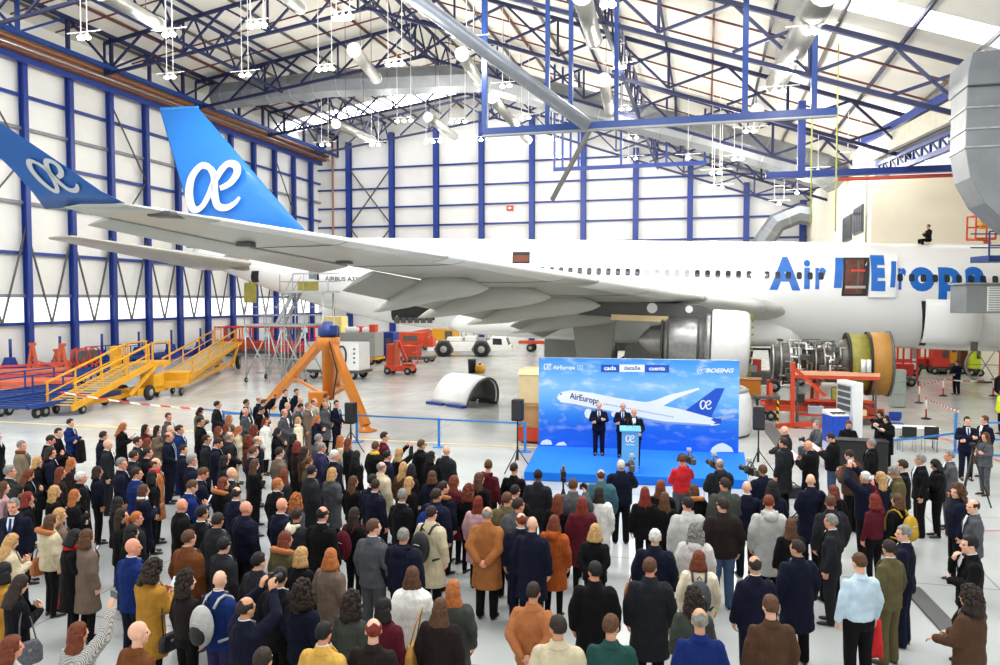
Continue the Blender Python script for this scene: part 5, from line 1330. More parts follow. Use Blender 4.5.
bars(t3, 'cage_bar', [((x,y,zp),(x,y,zp+1.3)) for x in (-.55,.55) for y in (-.4,.4)] + [((-.55,y,zp+z),(.55,y,zp+z)) for y in (-.4,.4) for z in (.05,.7,1.3)] + [((x,-.4,zp+1.3),(x,.4,zp+1.3)) for x in (-.55,.55)], .07, REDOR)
MB().box((0,0,zp), (1.15,.85,.08)).build('floor_plate', REDOR, t3); MB().box((.15,0,zp+.85), (.55,.4,.5)).build('control_bundle', YELLOW, t3, bevel=.1)
MB().bar((.5,.3,zp), (2.6,.6,2.2), .25).build('boom', REDOR, t3); MB().box((2.6,.6,1.15), (1.2,1.4,2.2)).build('turret', REDOR, t3, bevel=.05)
# floor cable ramps
t = MB().box((0,0,.02), (.32,1.9,.04)).build('cable_ramp', GREYD, bevel=.01); t.location = (G(921,600)+G(940,620))/2 + V3((0,0,.0)); d = G(942,618)-G(922,597); t.rotation_euler = (0,0,math.atan2(d.y,d.x)-PI/2); tag(t, 'dark grey ribbed cable ramp on floor beside a suited man', 'cable ramp')
t = MB().box((0,0,.02), (.5,4.5,.04)).build('cable_ramp', GREYD, bevel=.01); a, b = G(766,424), G(784,448); t.location = (a+b)/2; d = b-a; t.rotation_euler = (0,0,math.atan2(d.y,d.x)-PI/2); t.scale = (1, d.length/4.5, 1); tag(t, 'dark grey cable ramp right of the stage loudspeaker', 'cable ramp')
from mathutils import noise
# ================================================================== THE CROWD
def skinmat(n, rgb):
    return mat('skin '+n, rgb, .55, var=.05, vscale=9)
SKIN = [skinmat('fair', (232,178,148)), skinmat('rosy', (226,156,126)), skinmat('tan', (208,154,118)), skinmat('brown', (120,80,60))]
EYEM = mat('eye dark', (52,38,32), .3); LIPM = mat('lips', (184,104,92), .5)
def cloth(n, rgb, sc=1): return mat('cloth '+n, rgb, .88, var=.14, vscale=7, bump=.7, bscale=7, bdist=.06, aniso=(1.6,1.6,.7), spec=.2)
CL = {k: cloth(k, v) for k, v in dict(black=(11,11,14), charcoal=(33,34,38), grey=(80,82,86), lightgrey=(188,188,182), navy=(14,18,38), blue=(18,42,98), royal=(16,38,98),
  purple=(46,42,76), brown=(78,54,38), darkbrown=(34,26,24), camel=(160,100,54), tan=(176,110,66), taupe=(116,98,84), beige=(204,190,158), cream=(238,224,194), white=(236,234,226),
  mustard=(176,126,46), gold=(216,170,80), olive=(92,84,54), green=(34,72,66), greygreen=(66,70,64), orange=(172,84,34), rust=(108,62,30), red=(206,42,48), burgundy=(86,22,34), pink=(196,156,160), palegrey=(206,200,196), lightblue=(196,218,230), tweed=(126,112,92), yellow=(232,200,60), hivis=(206,230,40), teal=(60,100,112)).items()}
HERR = bpy.data.materials.new('houndstooth knit'); HERR.use_nodes = True; nt = HERR.node_tree
ck = nt.nodes.new('ShaderNodeTexChecker'); ck.inputs['Scale'].default_value = 95; ck.inputs['Color1'].default_value = srgb((226,222,214)); ck.inputs['Color2'].default_value = srgb((62,58,56))
tc_ = nt.nodes.new('ShaderNodeTexCoord'); mp_ = nt.nodes.new('ShaderNodeMapping'); mp_.inputs['Rotation'].default_value = (.5,.6,.8); nt.links.new(tc_.outputs['Object'], mp_.inputs['Vector']); nt.links.new(mp_.outputs['Vector'], ck.inputs['Vector']); nt.links.new(ck.outputs['Color'], nt.nodes['Principled BSDF'].inputs['Base Color']); nt.nodes['Principled BSDF'].inputs['Roughness'].default_value = .9
CL['houndstooth'] = HERR
def hairm(n, rgb): return mat('hair '+n, rgb, .62, var=.35, vscale=26, bump=.6, bscale=55, aniso=(1.4,1.4,.22), bdist=.012, spec=.3)
HR = {k: hairm(k, v) for k, v in dict(k=(24,22,22), d=(46,34,28), b=(88,58,38), a=(112,54,32), o=(174,102,52), y=(192,150,96), g=(132,128,122), w=(210,206,198), r=(116,40,26)).items()}
SHOE = mat('shoe leather', (24,22,22), .35, var=.1); SHIRT = cloth('shirt white', (232,234,236)); TIE = cloth('tie blue', (36,58,120)); TIER = cloth('tie dark red', (110,30,40))
JEAN = cloth('denim', (62,82,112)); CL['jeans'] = JEAN

# ---- skeleton, metres, facing +y, 1.76 tall
def pose_arms(p):
    """per side (+1 right): elbow, wrist, finger direction, palm normal, curl"""
    S = lambda s: ((s*.245,-.03,1.155), (s*.255,.04,.905), (s*.0,.12,-1), (-s,.1,0), .5)
    F = {1: ((.245,.04,1.17), (-.05,.25,1.2), (-1,.05,.15), (0,-1,0), .3), -1: ((-.245,.04,1.16), (.06,.21,1.12), (1,.1,-.1), (0,-1,0), .3)}
    C = lambda s: ((s*.25,-.02,1.155), (s*.08,.22,1.0), (-s*.75,.25,-.5), (0,-1,.2), .6)
    B = lambda s: ((s*.232,-.13,1.165), (s*.07,-.23,.96), (-s*.8,-.05,-.5), (0,1,0), .5)
    Q = lambda s: ((s*.245,.05,1.15), (s*.07,.27,1.23), (-s*.25,.45,.85), (-s*.5,-.85,.2), .7)
    T = lambda s: ((s*.25,.06,1.15), (s*.16,.29,1.07), (0,1,-.15), (0,0,-1), .5)
    U = ((.27,.17,1.61), (.23,.27,1.86), (0,.15,1), (-.3,1,0), .5)
    H2 = lambda s: ((s*.26,.19,1.56), (s*.09,.29,1.76), (-s*.25,.1,.95), (-s*.3,.95,0), .6)
    M = ((.27,.13,1.22), (.19,.25,1.43), (-.1,.5,.85), (-1,0,.2), .7)
    K = ((.22,.12,1.18), (.05,.19,1.40), (-.25,-.25,1), (0,-1,0), .6)
    return {'s': {1:S(1),-1:S(-1)}, 'f': F, 'c': {1:C(1),-1:C(-1)}, 'b': {1:B(1),-1:B(-1)}, 'q': {1:Q(1),-1:Q(-1)}, 't': {1:T(1),-1:T(-1)},
            'p': {1:U,-1:S(-1)}, 'h': {1:H2(1),-1:H2(-1)}, 'm': {1:M,-1:Q(-1)}, 'k': {1:K,-1:F[-1]}, 'u': {1:U,-1:S(-1)}}[p]
SITS = {'z': 't', 'x': 'q'}
def remeshed(mb, vox, smooth, name):
    me = mb.mesh(name); o = bpy.data.objects.new(name, me); COL.objects.link(o)
    m = o.modifiers.new('r', 'REMESH'); m.mode = 'VOXEL'; m.voxel_size = vox; m.use_smooth_shade = True
    if smooth:
        s = o.modifiers.new('s', 'SMOOTH'); s.iterations = smooth; s.factor = .5
    dg = bpy.context.evaluated_depsgraph_get(); out = bpy.data.meshes.new_from_object(o.evaluated_get(dg)); out.name = name
    bpy.data.objects.remove(o); bpy.data.meshes.remove(me)
    return out
def ellring(cx, cy, z, rx, ry, n=20): return [V3((cx+rx*math.cos(2*PI*k/n), cy+ry*math.sin(2*PI*k/n), z)) for k in range(n)]
def legs_pts(pose):
    if pose in SITS: return {s: (V3((s*.1,-.02,.52)), V3((s*.13,.42,.5)), V3((s*.13,.40,.09))) for s in (-1,1)}
    return {s: (V3((s*.095,0,.9)), V3((s*.1,.015,.49)), V3((s*.105,-.02,.09))) for s in (-1,1)}
def base_off(pose): return -.4 if pose in SITS else 0
def hand(mb, W, d, nrm, curl, side, thumb_sign):
    W = V3(W); d = V3(d).normalized(); nrm = V3(nrm); nrm = (nrm - d*nrm.dot(d)).normalized(); lat = d.cross(nrm)
    pc = W + d*.055
    mb.cap(W-d*.01, .026, W+d*.05, .03, 8)
    for k in range(4):
        o = (k-1.5)*.021; b = W + d*.085 + lat*o
        mb.cap(W+d*.02+lat*o*.8, .014, b, .0125, 6)
        L = (.07,.08,.075,.058)[k] if side > 0 else (.058,.075,.08,.07)[k]
        a = curl*.9+.1*k*.3; d1 = (d*math.cos(a)+nrm*math.sin(a)); a2 = a+curl*1.1; d2 = (d*math.cos(a2)+nrm*math.sin(a2))
        m = b+d1*L*.5; mb.cap(b, .0105, m, .0098, 6); mb.cap(m, .0098, m+d2*L*.5, .0085, 6)
    t0 = W+d*.025+lat*(.026*thumb_sign); t1 = t0+(d*.55+lat*.7*thumb_sign+nrm*.35).normalized()*.04; t2 = t1+(d*.85+lat*.1*thumb_sign+nrm*.45).normalized()*.034
    mb.cap(t0, .014, t1, .0115, 6); mb.cap(t1, .0115, t2, .0095, 6)
def headparts(mb, yaw, pitch, dz):
    M = Matrix.Translation((0,.015,1.53+dz)) @ Matrix.Rotation(yaw, 4, 'Z') @ Matrix.Rotation(pitch, 4, 'X')
    E = lambda c, r, n=14, m=10: mb.rings([[M @ p for p in q] for q in _er(c, r, n, m)])
    def C(p0, r0, p1, r1): mb.cap(M @ V3(p0), r0, M @ V3(p1), r1, 8)
    E((0,-.005,.125), (.076,.097,.1)); E((0,.03,.07), (.062,.066,.088)); E((0,.05,.012), (.04,.04,.03))
    C((0,.09,.115), .011, (0,.11,.077), .0135); C((-.016,.097,.072), .0085, (.016,.097,.072), .0085)
    C((-.045,.078,.125), .014, (.045,.078,.125), .014); C((-.02,.09,.042), .009, (.02,.09,.042), .009)
    for s in (-1,1): E((s*.077,-.005,.09), (.011,.024,.033), 8, 6); E((s*.035,.066,.075), (.022,.022,.024), 8, 6)
    return M
def _er(c, r, n, m):
    out = []
    for i in range(m+1):
        t = min(max(PI*i/m, .03), PI-.03)
        out.append([V3((c[0]+r[0]*math.sin(t)*math.cos(2*PI*k/n), c[1]+r[1]*math.sin(t)*math.sin(2*PI*k/n), c[2]-r[2]*math.cos(t))) for k in range(n)])
    return out
_body = {}
def body_mesh(pose, yawd, pitchd):
    key = (pose, yawd, pitchd)
    if key in _body: return _body[key]
    mb = MB(); dz = base_off(pose); D = V3((0,0,dz)); ap = pose_arms(SITS.get(pose, pose))
    M = headparts(mb, R(yawd), R(pitchd), dz)
    mb.cap(V3((0,-.01,1.42))+D, .058, V3((0,.008,1.57))+D, .053)
    mb.rings([ellring(0,y,z+dz,a,b) for z,a,b,y in ((.84,.15,.1,0),(.93,.165,.11,0),(1.05,.145,.1,0),(1.2,.16,.11,.005),(1.33,.165,.108,0),(1.41,.125,.075,-.005),(1.455,.06,.055,-.01))])
    for s in (-1,1):
        el, wr, d, nr, cu = ap[s]; el = V3(el)+D; wr = V3(wr)+D; sh = V3((s*.172,-.005,1.385))+D
        mb.cap(sh, .042, el, .04); mb.cap(el, .042, wr, .028); dd = V3(d).normalized(); n2 = V3(nr); lat = dd.cross((n2-dd*n2.dot(dd)).normalized())
        ts = -1 if lat.dot(V3((s,0,0)))*1 > 0 and pose in ('c','b') else (1 if lat.z > 0 or (abs(lat.z) < .3 and lat.y > 0) else -1)
        hand(mb, wr, d, nr, cu, s, ts)
        h, k, a = legs_pts(pose)[s]
        mb.cap(h, .074, k, .05); mb.cap(k, .05, a, .034); mb.cap(a, .034, a+V3((0,.1,-.055)), .022)
    me = remeshed(mb, .0085, 1, 'person')
    me.materials.append(None); me.materials.append(EYEM); me.materials.append(LIPM)
    Mi = M.inverted()
    for p in me.polygons:
        q = Mi @ p.center
        if q.y > .07 and q.z > 0:
            if abs(abs(q.x)-.033) < .0125 and abs(q.z-.1) < .0085: p.material_index = 1
            elif abs(q.x) < .024 and abs(q.z-.042) < .0075: p.material_index = 2
    _body[key] = me; return me
_cl = {}
def top_mesh(pose, kind):
    """J suit jacket, C long coat, A padded jacket, T sweater or shirt, K cape"""
    key = (SITS.get(pose, pose), pose in SITS, kind)
    if key in _cl: return _cl[key]
    mb = MB(); dz = base_off(pose); D = V3((0,0,dz)); ap = pose_arms(SITS.get(pose, pose)); g = {'J': .0, 'C': .012, 'A': .026, 'T': -.008, 'K': .03}[kind]
    hem = {'J': .80, 'C': .50, 'A': .82, 'T': .90, 'K': .62}[kind]
    if pose in SITS: hem = .9
    sec = [(1.492,.066,.063,-.012),(1.468,.09,.076,-.014),(1.44,.132,.09,-.012),(1.395,.18,.112,-.008),(1.3,.21,.14,0),(1.18,.205,.14,.004),(1.07,.2,.136,.004),(.97,.205,.14,0)]
    if kind == 'C': sec += [(.8,.208,.145,0),(.65,.222,.16,0),(hem,.236,.172,0)]
    elif kind == 'K': sec = [(1.51,.085,.075,-.012),(1.46,.14,.1,-.01),(1.4,.235,.15,0),(1.25,.29,.19,0),(1.0,.32,.21,0),(.8,.335,.22,0),(hem,.34,.22,0)]
    elif kind == 'A': sec += [(.87,.2,.14,0),(hem,.185,.13,0)]
    elif kind == 'J': sec += [(.88,.212,.145,0),(hem,.22,.15,0)]
    else: sec += [(hem,.178,.122,0)]
    mb.rings([ellring(0,y,z+dz,a+g,b+g,24) for z,a,b,y in reversed(sec)])
    for s in (-1,1):
        el, wr, d, nr, cu = ap[s]; el = V3(el)+D; wr = V3(wr)+D; sh = V3((s*.172,-.008,1.375))+D
        if kind == 'K' and pose not in ('p','h','u'): continue
        mb.cap(sh, .08+g, el, .068+g); mb.cap(el, .068+g, wr-(wr-el).normalized()*.015, .052+g*.6)
    rem = remeshed(mb, .017, 3, 'top')
    nrm_ = [v.normal.copy() for v in rem.vertices]
    for v, nv in zip(rem.vertices, nrm_):
        c = v.co.copy(); q = noise.noise(V3((c.x*9+ord(kind)*3, c.y*9, c.z*6.5+ord(pose)))); q2 = noise.noise(V3((c.x*5+7, c.y*5, c.z*17)))
        v.co = c + nv*(.009*q + .006*q2)
    # collar welded on as its own ring in the same mesh
    bm = bmesh.new(); bm.from_mesh(rem)
    bm2 = MB(); n = 22
    hgt = {'J': .035, 'C': .05, 'A': .055, 'T': .02, 'K': .05}[kind]; r0 = .07+g*.5
    ring = lambda rr, z, o: [V3((rr*math.cos(2*PI*k/n), rr*.92*math.sin(2*PI*k/n)-.012+o, z+dz-.028*max(0, math.sin(2*PI*k/n)))) for k in range(n)]
    bm2.rings([ring(r0+.035,1.452,0), ring(r0+.018,1.475,0), ring(r0,1.49+hgt,0), ring(r0-.014,1.488+hgt,0), ring(r0-.016,1.46,0)], cap=False)
    if kind == 'J' or kind == 'C':  # lapels
        for s in (-1,1):
            P = [(s*.055,.088,1.47),(s*.1,.112,1.40),(s*.085,.142,1.33),(s*.012,.146,1.16),(s*.028,.128,1.3)]
            P = [V3(p)+D+V3((0,g,0)) for p in P]; bm2.add(P + [p+V3((0,.012,0)) for p in P], [(0,1,2,3,4),(9,8,7,6,5)] + [(i,(i+1)%5,5+(i+1)%5,5+i) for i in range(5)])
    if kind == 'A':
        for z in (1.32,1.2,1.08,.96):
            pass
    tm = bm2.mesh('c'); bm.from_mesh(tm); bpy.data.meshes.remove(tm); bm.to_mesh(rem); bm.free()
    for p in rem.polygons: p.use_smooth = True
    rem.materials.append(None); _cl[key] = rem; return rem
def legs_mesh(pose, kind):
    key = ('legs', pose in SITS, kind)
    if key in _cl: return _cl[key]
    mb = MB(); L = legs_pts(pose); dz = base_off(pose)
    mb.rings([ellring(0,0,z+dz,a,b) for z,a,b in ((.8,.155,.115),(.88,.178,.128),(.95,.178,.124),(1.03,.168,.115))])
    for s in (-1,1):
        h, k, a = L[s]; mb.cap(h, .104 if kind == 'P' else .096, k, .078 if kind == 'P' else .066); mb.cap(k, .078 if kind == 'P' else .066, a+V3((0,0,-.02)), .066 if kind == 'P' else .05)
    me = remeshed(mb, .017, 2, 'trousers'); me.materials.append(None); _cl[key] = me; return me
def shoe_mesh(s):
    if ('shoe', s) in _cl: return _cl[('shoe', s)]
    mb = MB(); rs = []
    for y, w, h, z in ((-.075,.02,.05,.03),(-.065,.034,.085,.03),(-.02,.04,.095,.03),(.04,.043,.075,.028),(.1,.047,.055,.025),(.15,.042,.045,.023),(.185,.022,.03,.02)):
        rs.append([V3((w*math.cos(2*PI*k/12), y, max(0, h/2+h/2*math.sin(2*PI*k/12)*1.0))) for k in range(12)])
    mb.rings(rs); me = mb.mesh('shoe'); me.materials.append(SHOE); _cl[('shoe', s)] = me; return me
# ---- hair, local to the top of the neck
def hair_mesh(st):
    if ('hair', st) in _cl: return _cl[('hair', st)]
    rr = random.Random(hash(st) % 97 if False else sum(map(ord, st))); mb = MB(); n, m = 28, 18
    c = V3((0,-.008,.125)); base = (.085,.106,.11)
    amp = {'S': .004, 'C': .017, 'L': .004, 'M': .006, 'P': .004, 'N': .003, 'B': 0, 'R': .003, 'H': .002}[st]
    big = {'S': 1.0, 'C': 1.2, 'L': 1.04, 'M': 1.09, 'P': 1.01, 'N': .97, 'R': .985, 'H': 1.06, 'B': .97}[st]
    rs = []
    for i in range(m+1):
        t = min(max(PI*i/m, .03), PI-.03); ring = []
        for k in range(n):
            f = 2*PI*k/n; d = V3((math.sin(t)*math.cos(f), math.sin(t)*math.sin(f), -math.cos(t)))
            face = d.y > .22 and d.z < (.5 if st not in 'HML' else .42) and abs(d.x) < (.84 if st in 'SPNR' else .72)
            low = d.z < (-.62 if st in 'SNPR' else -.85) or (st in 'SNR' and d.z < -.28 and d.y > -.25) or (st in 'P' and d.z < -.3 and d.y > 0)
            if st == 'R' and (d.z > .42 and d.y > -.62 or d.z > .8): face = True
            k2 = .82 if (face or low) else big + rr.uniform(-amp, amp)/.1
            ring.append(c + V3((d.x*base[0]*k2, d.y*base[1]*k2, d.z*base[2]*k2)))
        rs.append(ring)
    mb.rings(rs)
    if st in 'LMC':
        # curtain: crescent sections falling behind and beside the face
        low, flare = {'L': (-.22,.12), 'M': (-.045,.138), 'C': (-.07,.15)}[st]
        secs = []; N = 15
        zs = [.13,.09,.04,-.01] + ([-.06,-.11,-.16,low] if st == 'L' else [low])
        for j, z in enumerate(zs):
            q = j/(len(zs)-1); ro = .09+(flare-.09)*min(1, q*1.3); ry = .112 + (.01 if st == 'L' else .02)*q + (.0 if st != 'C' else .03*q)
            if z < -.02 and st == 'L': ro = .12+.035*q - (.02 if j == len(zs)-1 else 0) + .007*math.sin(j*2.6); ry = .127+.008*math.sin(j*2.1)
            a0, a1 = R(168 if z > -.03 else 180), R(372 if z > -.03 else 360)
            out = [V3((ro*math.cos(a0+(a1-a0)*k/N)+rr.uniform(-.007,.007), ry*math.sin(a0+(a1-a0)*k/N)*1.0-.012+rr.uniform(-.007,.007), z+rr.uniform(-.004,.004))) for k in range(N+1)]
            th = .03 if j < len(zs)-1 else .02
            inn = [V3(((ro-th)*math.cos(a0+(a1-a0)*k/N), (ry-th)*math.sin(a0+(a1-a0)*k/N)-.012, z)) for k in range(N, -1, -1)]
            secs.append(out+inn)
        mb.rings(secs)
    if st == 'C':
        for k in range(60):
            t = rr.uniform(0,PI*.72); f = rr.uniform(PI*.95,PI*2.05) if t > .8 else rr.uniform(0,2*PI); d = V3((math.sin(t)*math.cos(f), math.sin(t)*math.sin(f), math.cos(t)))
            mb.ell(c+V3((d.x*.105,d.y*.125,d.z*.13-.0)), (.026,.026,.028), 6, 4)
    if st == 'C':
        for k in range(46):
            f = R(rr.uniform(185,355)); z = rr.uniform(-.1,.1); mb.ell(V3((.13*math.cos(f), .128*math.sin(f)-.012, z)), (.03,.03,.032), 6, 4)
    if st == 'P':
        mb.path([(0,-.1,.15),(0,-.145,.13),(0,-.15,.04),(0,-.135,-.08)], .03, 8, rs=[.02,.034,.03,.01])
    me = mb.mesh('hair'); 
    for p in me.polygons: p.use_smooth = True
    me.materials.append(None); _cl[('hair', st)] = me; return me
def simple(key, fn):
    if key not in _cl: _cl[key] = fn()
    return _cl[key]
def shirt_mesh(tie):
    mb = MB(); n = 18
    ring = lambda rr, z: [V3((rr*math.cos(2*PI*k/n), rr*.9*math.sin(2*PI*k/n)-.008, z-.03*max(0, math.sin(2*PI*k/n)))) for k in range(n)]
    if not tie:
        mb.rings([ring(.068,1.485), ring(.0655,1.535), ring(.06,1.535), ring(.06,1.485)], cap=False)
        P = [(-.05,.085,1.475),(.05,.085,1.475),(.05,.128,1.36),(.0,.147,1.16),(-.05,.128,1.36)]
    else: P = [(-.016,.105,1.46),(.016,.105,1.46),(.024,.147,1.24),(.0,.152,1.17),(-.024,.147,1.24)]
    P = [V3(p) for p in P]; mb.add(P+[p+V3((0,.008 if not tie else .006,0)) for p in P], [(0,1,2,3,4),(9,8,7,6,5)]+[(i,(i+1)%5,5+(i+1)%5,5+i) for i in range(5)])
    return mb.mesh('shirt')
def ringmesh(rr, z0, z1, th):
    mb = MB(); n = 22; rs = []
    for j in range(9):
        a = 2*PI*j/8; rs.append([V3(((rr+th*math.cos(a))*math.cos(2*PI*k/n), (rr+th*math.cos(a))*.95*math.sin(2*PI*k/n)-.01, (z0+z1)/2+(z1-z0)/2*math.sin(a)-.025*max(0, math.sin(2*PI*k/n)))) for k in range(n)])
    mb.rings(rs[:-1], closed=True); return mb.mesh('scarf')
def scarf_mesh(): return ringmesh(.078, 1.45, 1.545, .028)
def furhood_mesh():
    mb = MB(); mb.path([V3((.15*math.cos(a), .13*math.sin(a)-.05, 1.475-.05*math.sin(a))) for a in [R(150+240*k/14) for k in range(15)]], .05, 9); return remeshed(mb, .018, 1, 'fur_hood')
def hood_mesh():
    mb = MB(); mb.ell((0,-.115,1.43), (.12,.075,.085)); mb.path([V3((.105*math.cos(a), .1*math.sin(a)-.02, 1.49)) for a in [R(170+200*k/12) for k in range(13)]], .035, 8); return remeshed(mb, .018, 2, 'hood')
def lanyard_mesh():
    mb = MB(); P = [(-.07,.09,1.47),(-.055,.145,1.34),(-.012,.158,1.12)]
    for s in (-1,1): mb.path([(s*x,y+.012,z) for x,y,z in P], .007, 5)
    mb.box((0,.168,1.07), (.07,.008,.1)); return mb.mesh('lanyard')
def headset_mesh():
    mb = MB(); mb.path([(.09*math.cos(a),0,.13+.11*math.sin(a)) for a in [PI*k/10 for k in range(11)]], .01, 6)
    for s in (-1,1): mb.tube((s*.075,0,.1), (s*.105,0,.1), .035, n=10)
    return mb.mesh('headphones')
def glasses_mesh():
    mb = MB()
    for s in (-1,1): mb.path([(s*.034+.024*math.cos(a), .112, .1+.018*math.sin(a)) for a in [2*PI*k/10 for k in range(11)]], .0035, 4); mb.bar((s*.058,.108,.104), (s*.08,0,.105), .005)
    return mb.mesh('glasses')

PEOPLE = []
COLN = dict(navy='navy', lightgrey='light grey', darkbrown='dark brown', greygreen='grey-green', palegrey='pale pinkish grey', lightblue='light blue', royal='royal blue', hivis='hi-vis yellow', purple='dark purple', tweed='grey-brown')
HAIRN = dict(k='black', d='dark', b='brown', a='auburn', o='ginger', y='blond', g='grey', w='white', r='red')
STN = dict(S='short %s hair', L='long %s hair', M='%s bob', C='curly %s hair', P='%s ponytail', N='cropped %s hair', B='bald head', R='balding %s hair', H='%s hair')
GARN = dict(J='suit', C='long coat', A='padded jacket', T='sweater', K='shawl')
STAGE_T = V3((3.9, 22.8, 0))
def part(nm, me, m, par, loc=None, rot=None):
    o = bpy.data.objects.new(nm, me); COL.objects.link(o); o.parent = par
    if m is not None and not me.materials: me.materials.append(None)
    if m is not None and me.materials[0] is None: o.material_slots[0].link = 'OBJECT'; o.material_slots[0].material = m
    if loc is not None: o.location = loc
    if rot is not None: o.rotation_euler = rot
    return o
YAWS = (-24, 0, 24)
def person(x, y, hair, gar, pose='s', sex='m', legs='black', face=None, skin=None, extra='', yaw=None, pitch=0, label=None, z=0, h=None, head_z=None, garname=None, anchor=None):
    """x, y: picture position of the head centre"""
    i = len(PEOPLE); rg = random.Random(i*7+3)
    H = h or (rg.uniform(1.72,1.83) if sex == 'm' else rg.uniform(1.6,1.7)); sc = H/1.76
    hz = (1.63+base_off(pose))*sc + z
    P = at_z(x, y, hz); P.z = z
    W = sc*(rg.uniform(.97,1.04) if sex == 'm' else rg.uniform(.93,.99))
    if face is None:
        d = STAGE_T-P; f = math.atan2(d.y, d.x) - PI/2 + R(rg.uniform(-10,10))
    else: f = R(face)
    yw = yaw if yaw is not None else (rg.choice(YAWS) if pose in 'sc' else 0)
    pt = {'q': -22}.get(pose, 0) if pitch == 0 else pitch
    if pose not in 'sc' and yaw is None: yw = 0
    o = bpy.data.objects.new('person', body_mesh(pose, yw, pt)); COL.objects.link(o)
    o.location = P; o.rotation_euler = (0,0,f); o.scale = (W, W, sc)
    sk = SKIN[skin if skin is not None else rg.choice((0,0,1,1,2))]
    o.material_slots[0].link = 'OBJECT'; o.material_slots[0].material = sk
    k, gc = gar[0], gar[1:]
    part({'J':'jacket','C':'coat','A':'jacket','T':'sweater','K':'shawl'}[k], top_mesh(pose, k), CL[gc], o).scale = (1.03,1.06,1)
    if k == 'K': pass
    part('trousers', legs_mesh(pose, 'P' if sex == 'm' else 'Q'), CL[legs if k != 'J' or legs != 'black' else gc], o).scale = (1.05,1.05,1)
    for s in (-1,1):
        a = legs_pts(pose)[s][2]; part('shoe', shoe_mesh(s), None, o, (a.x, a.y+.02, 0), (0,0,-s*.12))
    Mh = (0,.015,1.53+base_off(pose)); Rh = (R(pt), 0, R(yw))
    st, hc = hair[0], hair[1:]
    if st != 'B':
        part('hair' if st != 'H' else 'cap', hair_mesh('S' if st == 'H' and False else st), HR[hc] if hc in HR else CL[hc], o, Mh, Rh)
    if k in 'JC' and pose not in SITS and sex == 'm' and 'n' not in extra:
        part('shirt', simple('shirt', lambda: shirt_mesh(0)), SHIRT, o).scale = (1.03,1.06,1)
        if 't' in extra: part('tie', simple('tie', lambda: shirt_mesh(1)), TIE, o).scale = (1.07,1.07,1)
    for e in extra.split():
        if e.startswith('scarf:'): part('scarf', simple('scarf', scarf_mesh), CL[e[6:]], o).scale = (1.12,1.12,1)
        if e == 'lan': part('lanyard', simple('lanyard', lanyard_mesh), CL['lightblue'], o).scale = (1.07,1.08,1)
        if e == 'fur': part('fur_hood', simple('furhood', furhood_mesh), CL['tan'], o).scale = (1.08,1.08,1)
        if e == 'hood': part('hood', simple('hood', hood_mesh), CL[gc], o)
        if e == 'whood': part('hood', simple('whood', hood_mesh), CL['cream'], o)
        if e == 'hp': part('headphones', simple('hp', headset_mesh), BLACK, o, Mh, Rh)
        if e == 'gl': part('glasses', simple('gl', glasses_mesh), BLACK, o, Mh, Rh)
    o['category'] = 'person'
    PEOPLE.append(dict(o=o, x=x, y=y, hair=hair, gar=gar, pose=pose, sex=sex, label=label, P=P, f=f, sc=sc, W=W, extra=extra, legs=legs, gn=garname, anchor=anchor))
    return o
def local(o, v): return o.matrix_basis @ V3(v)
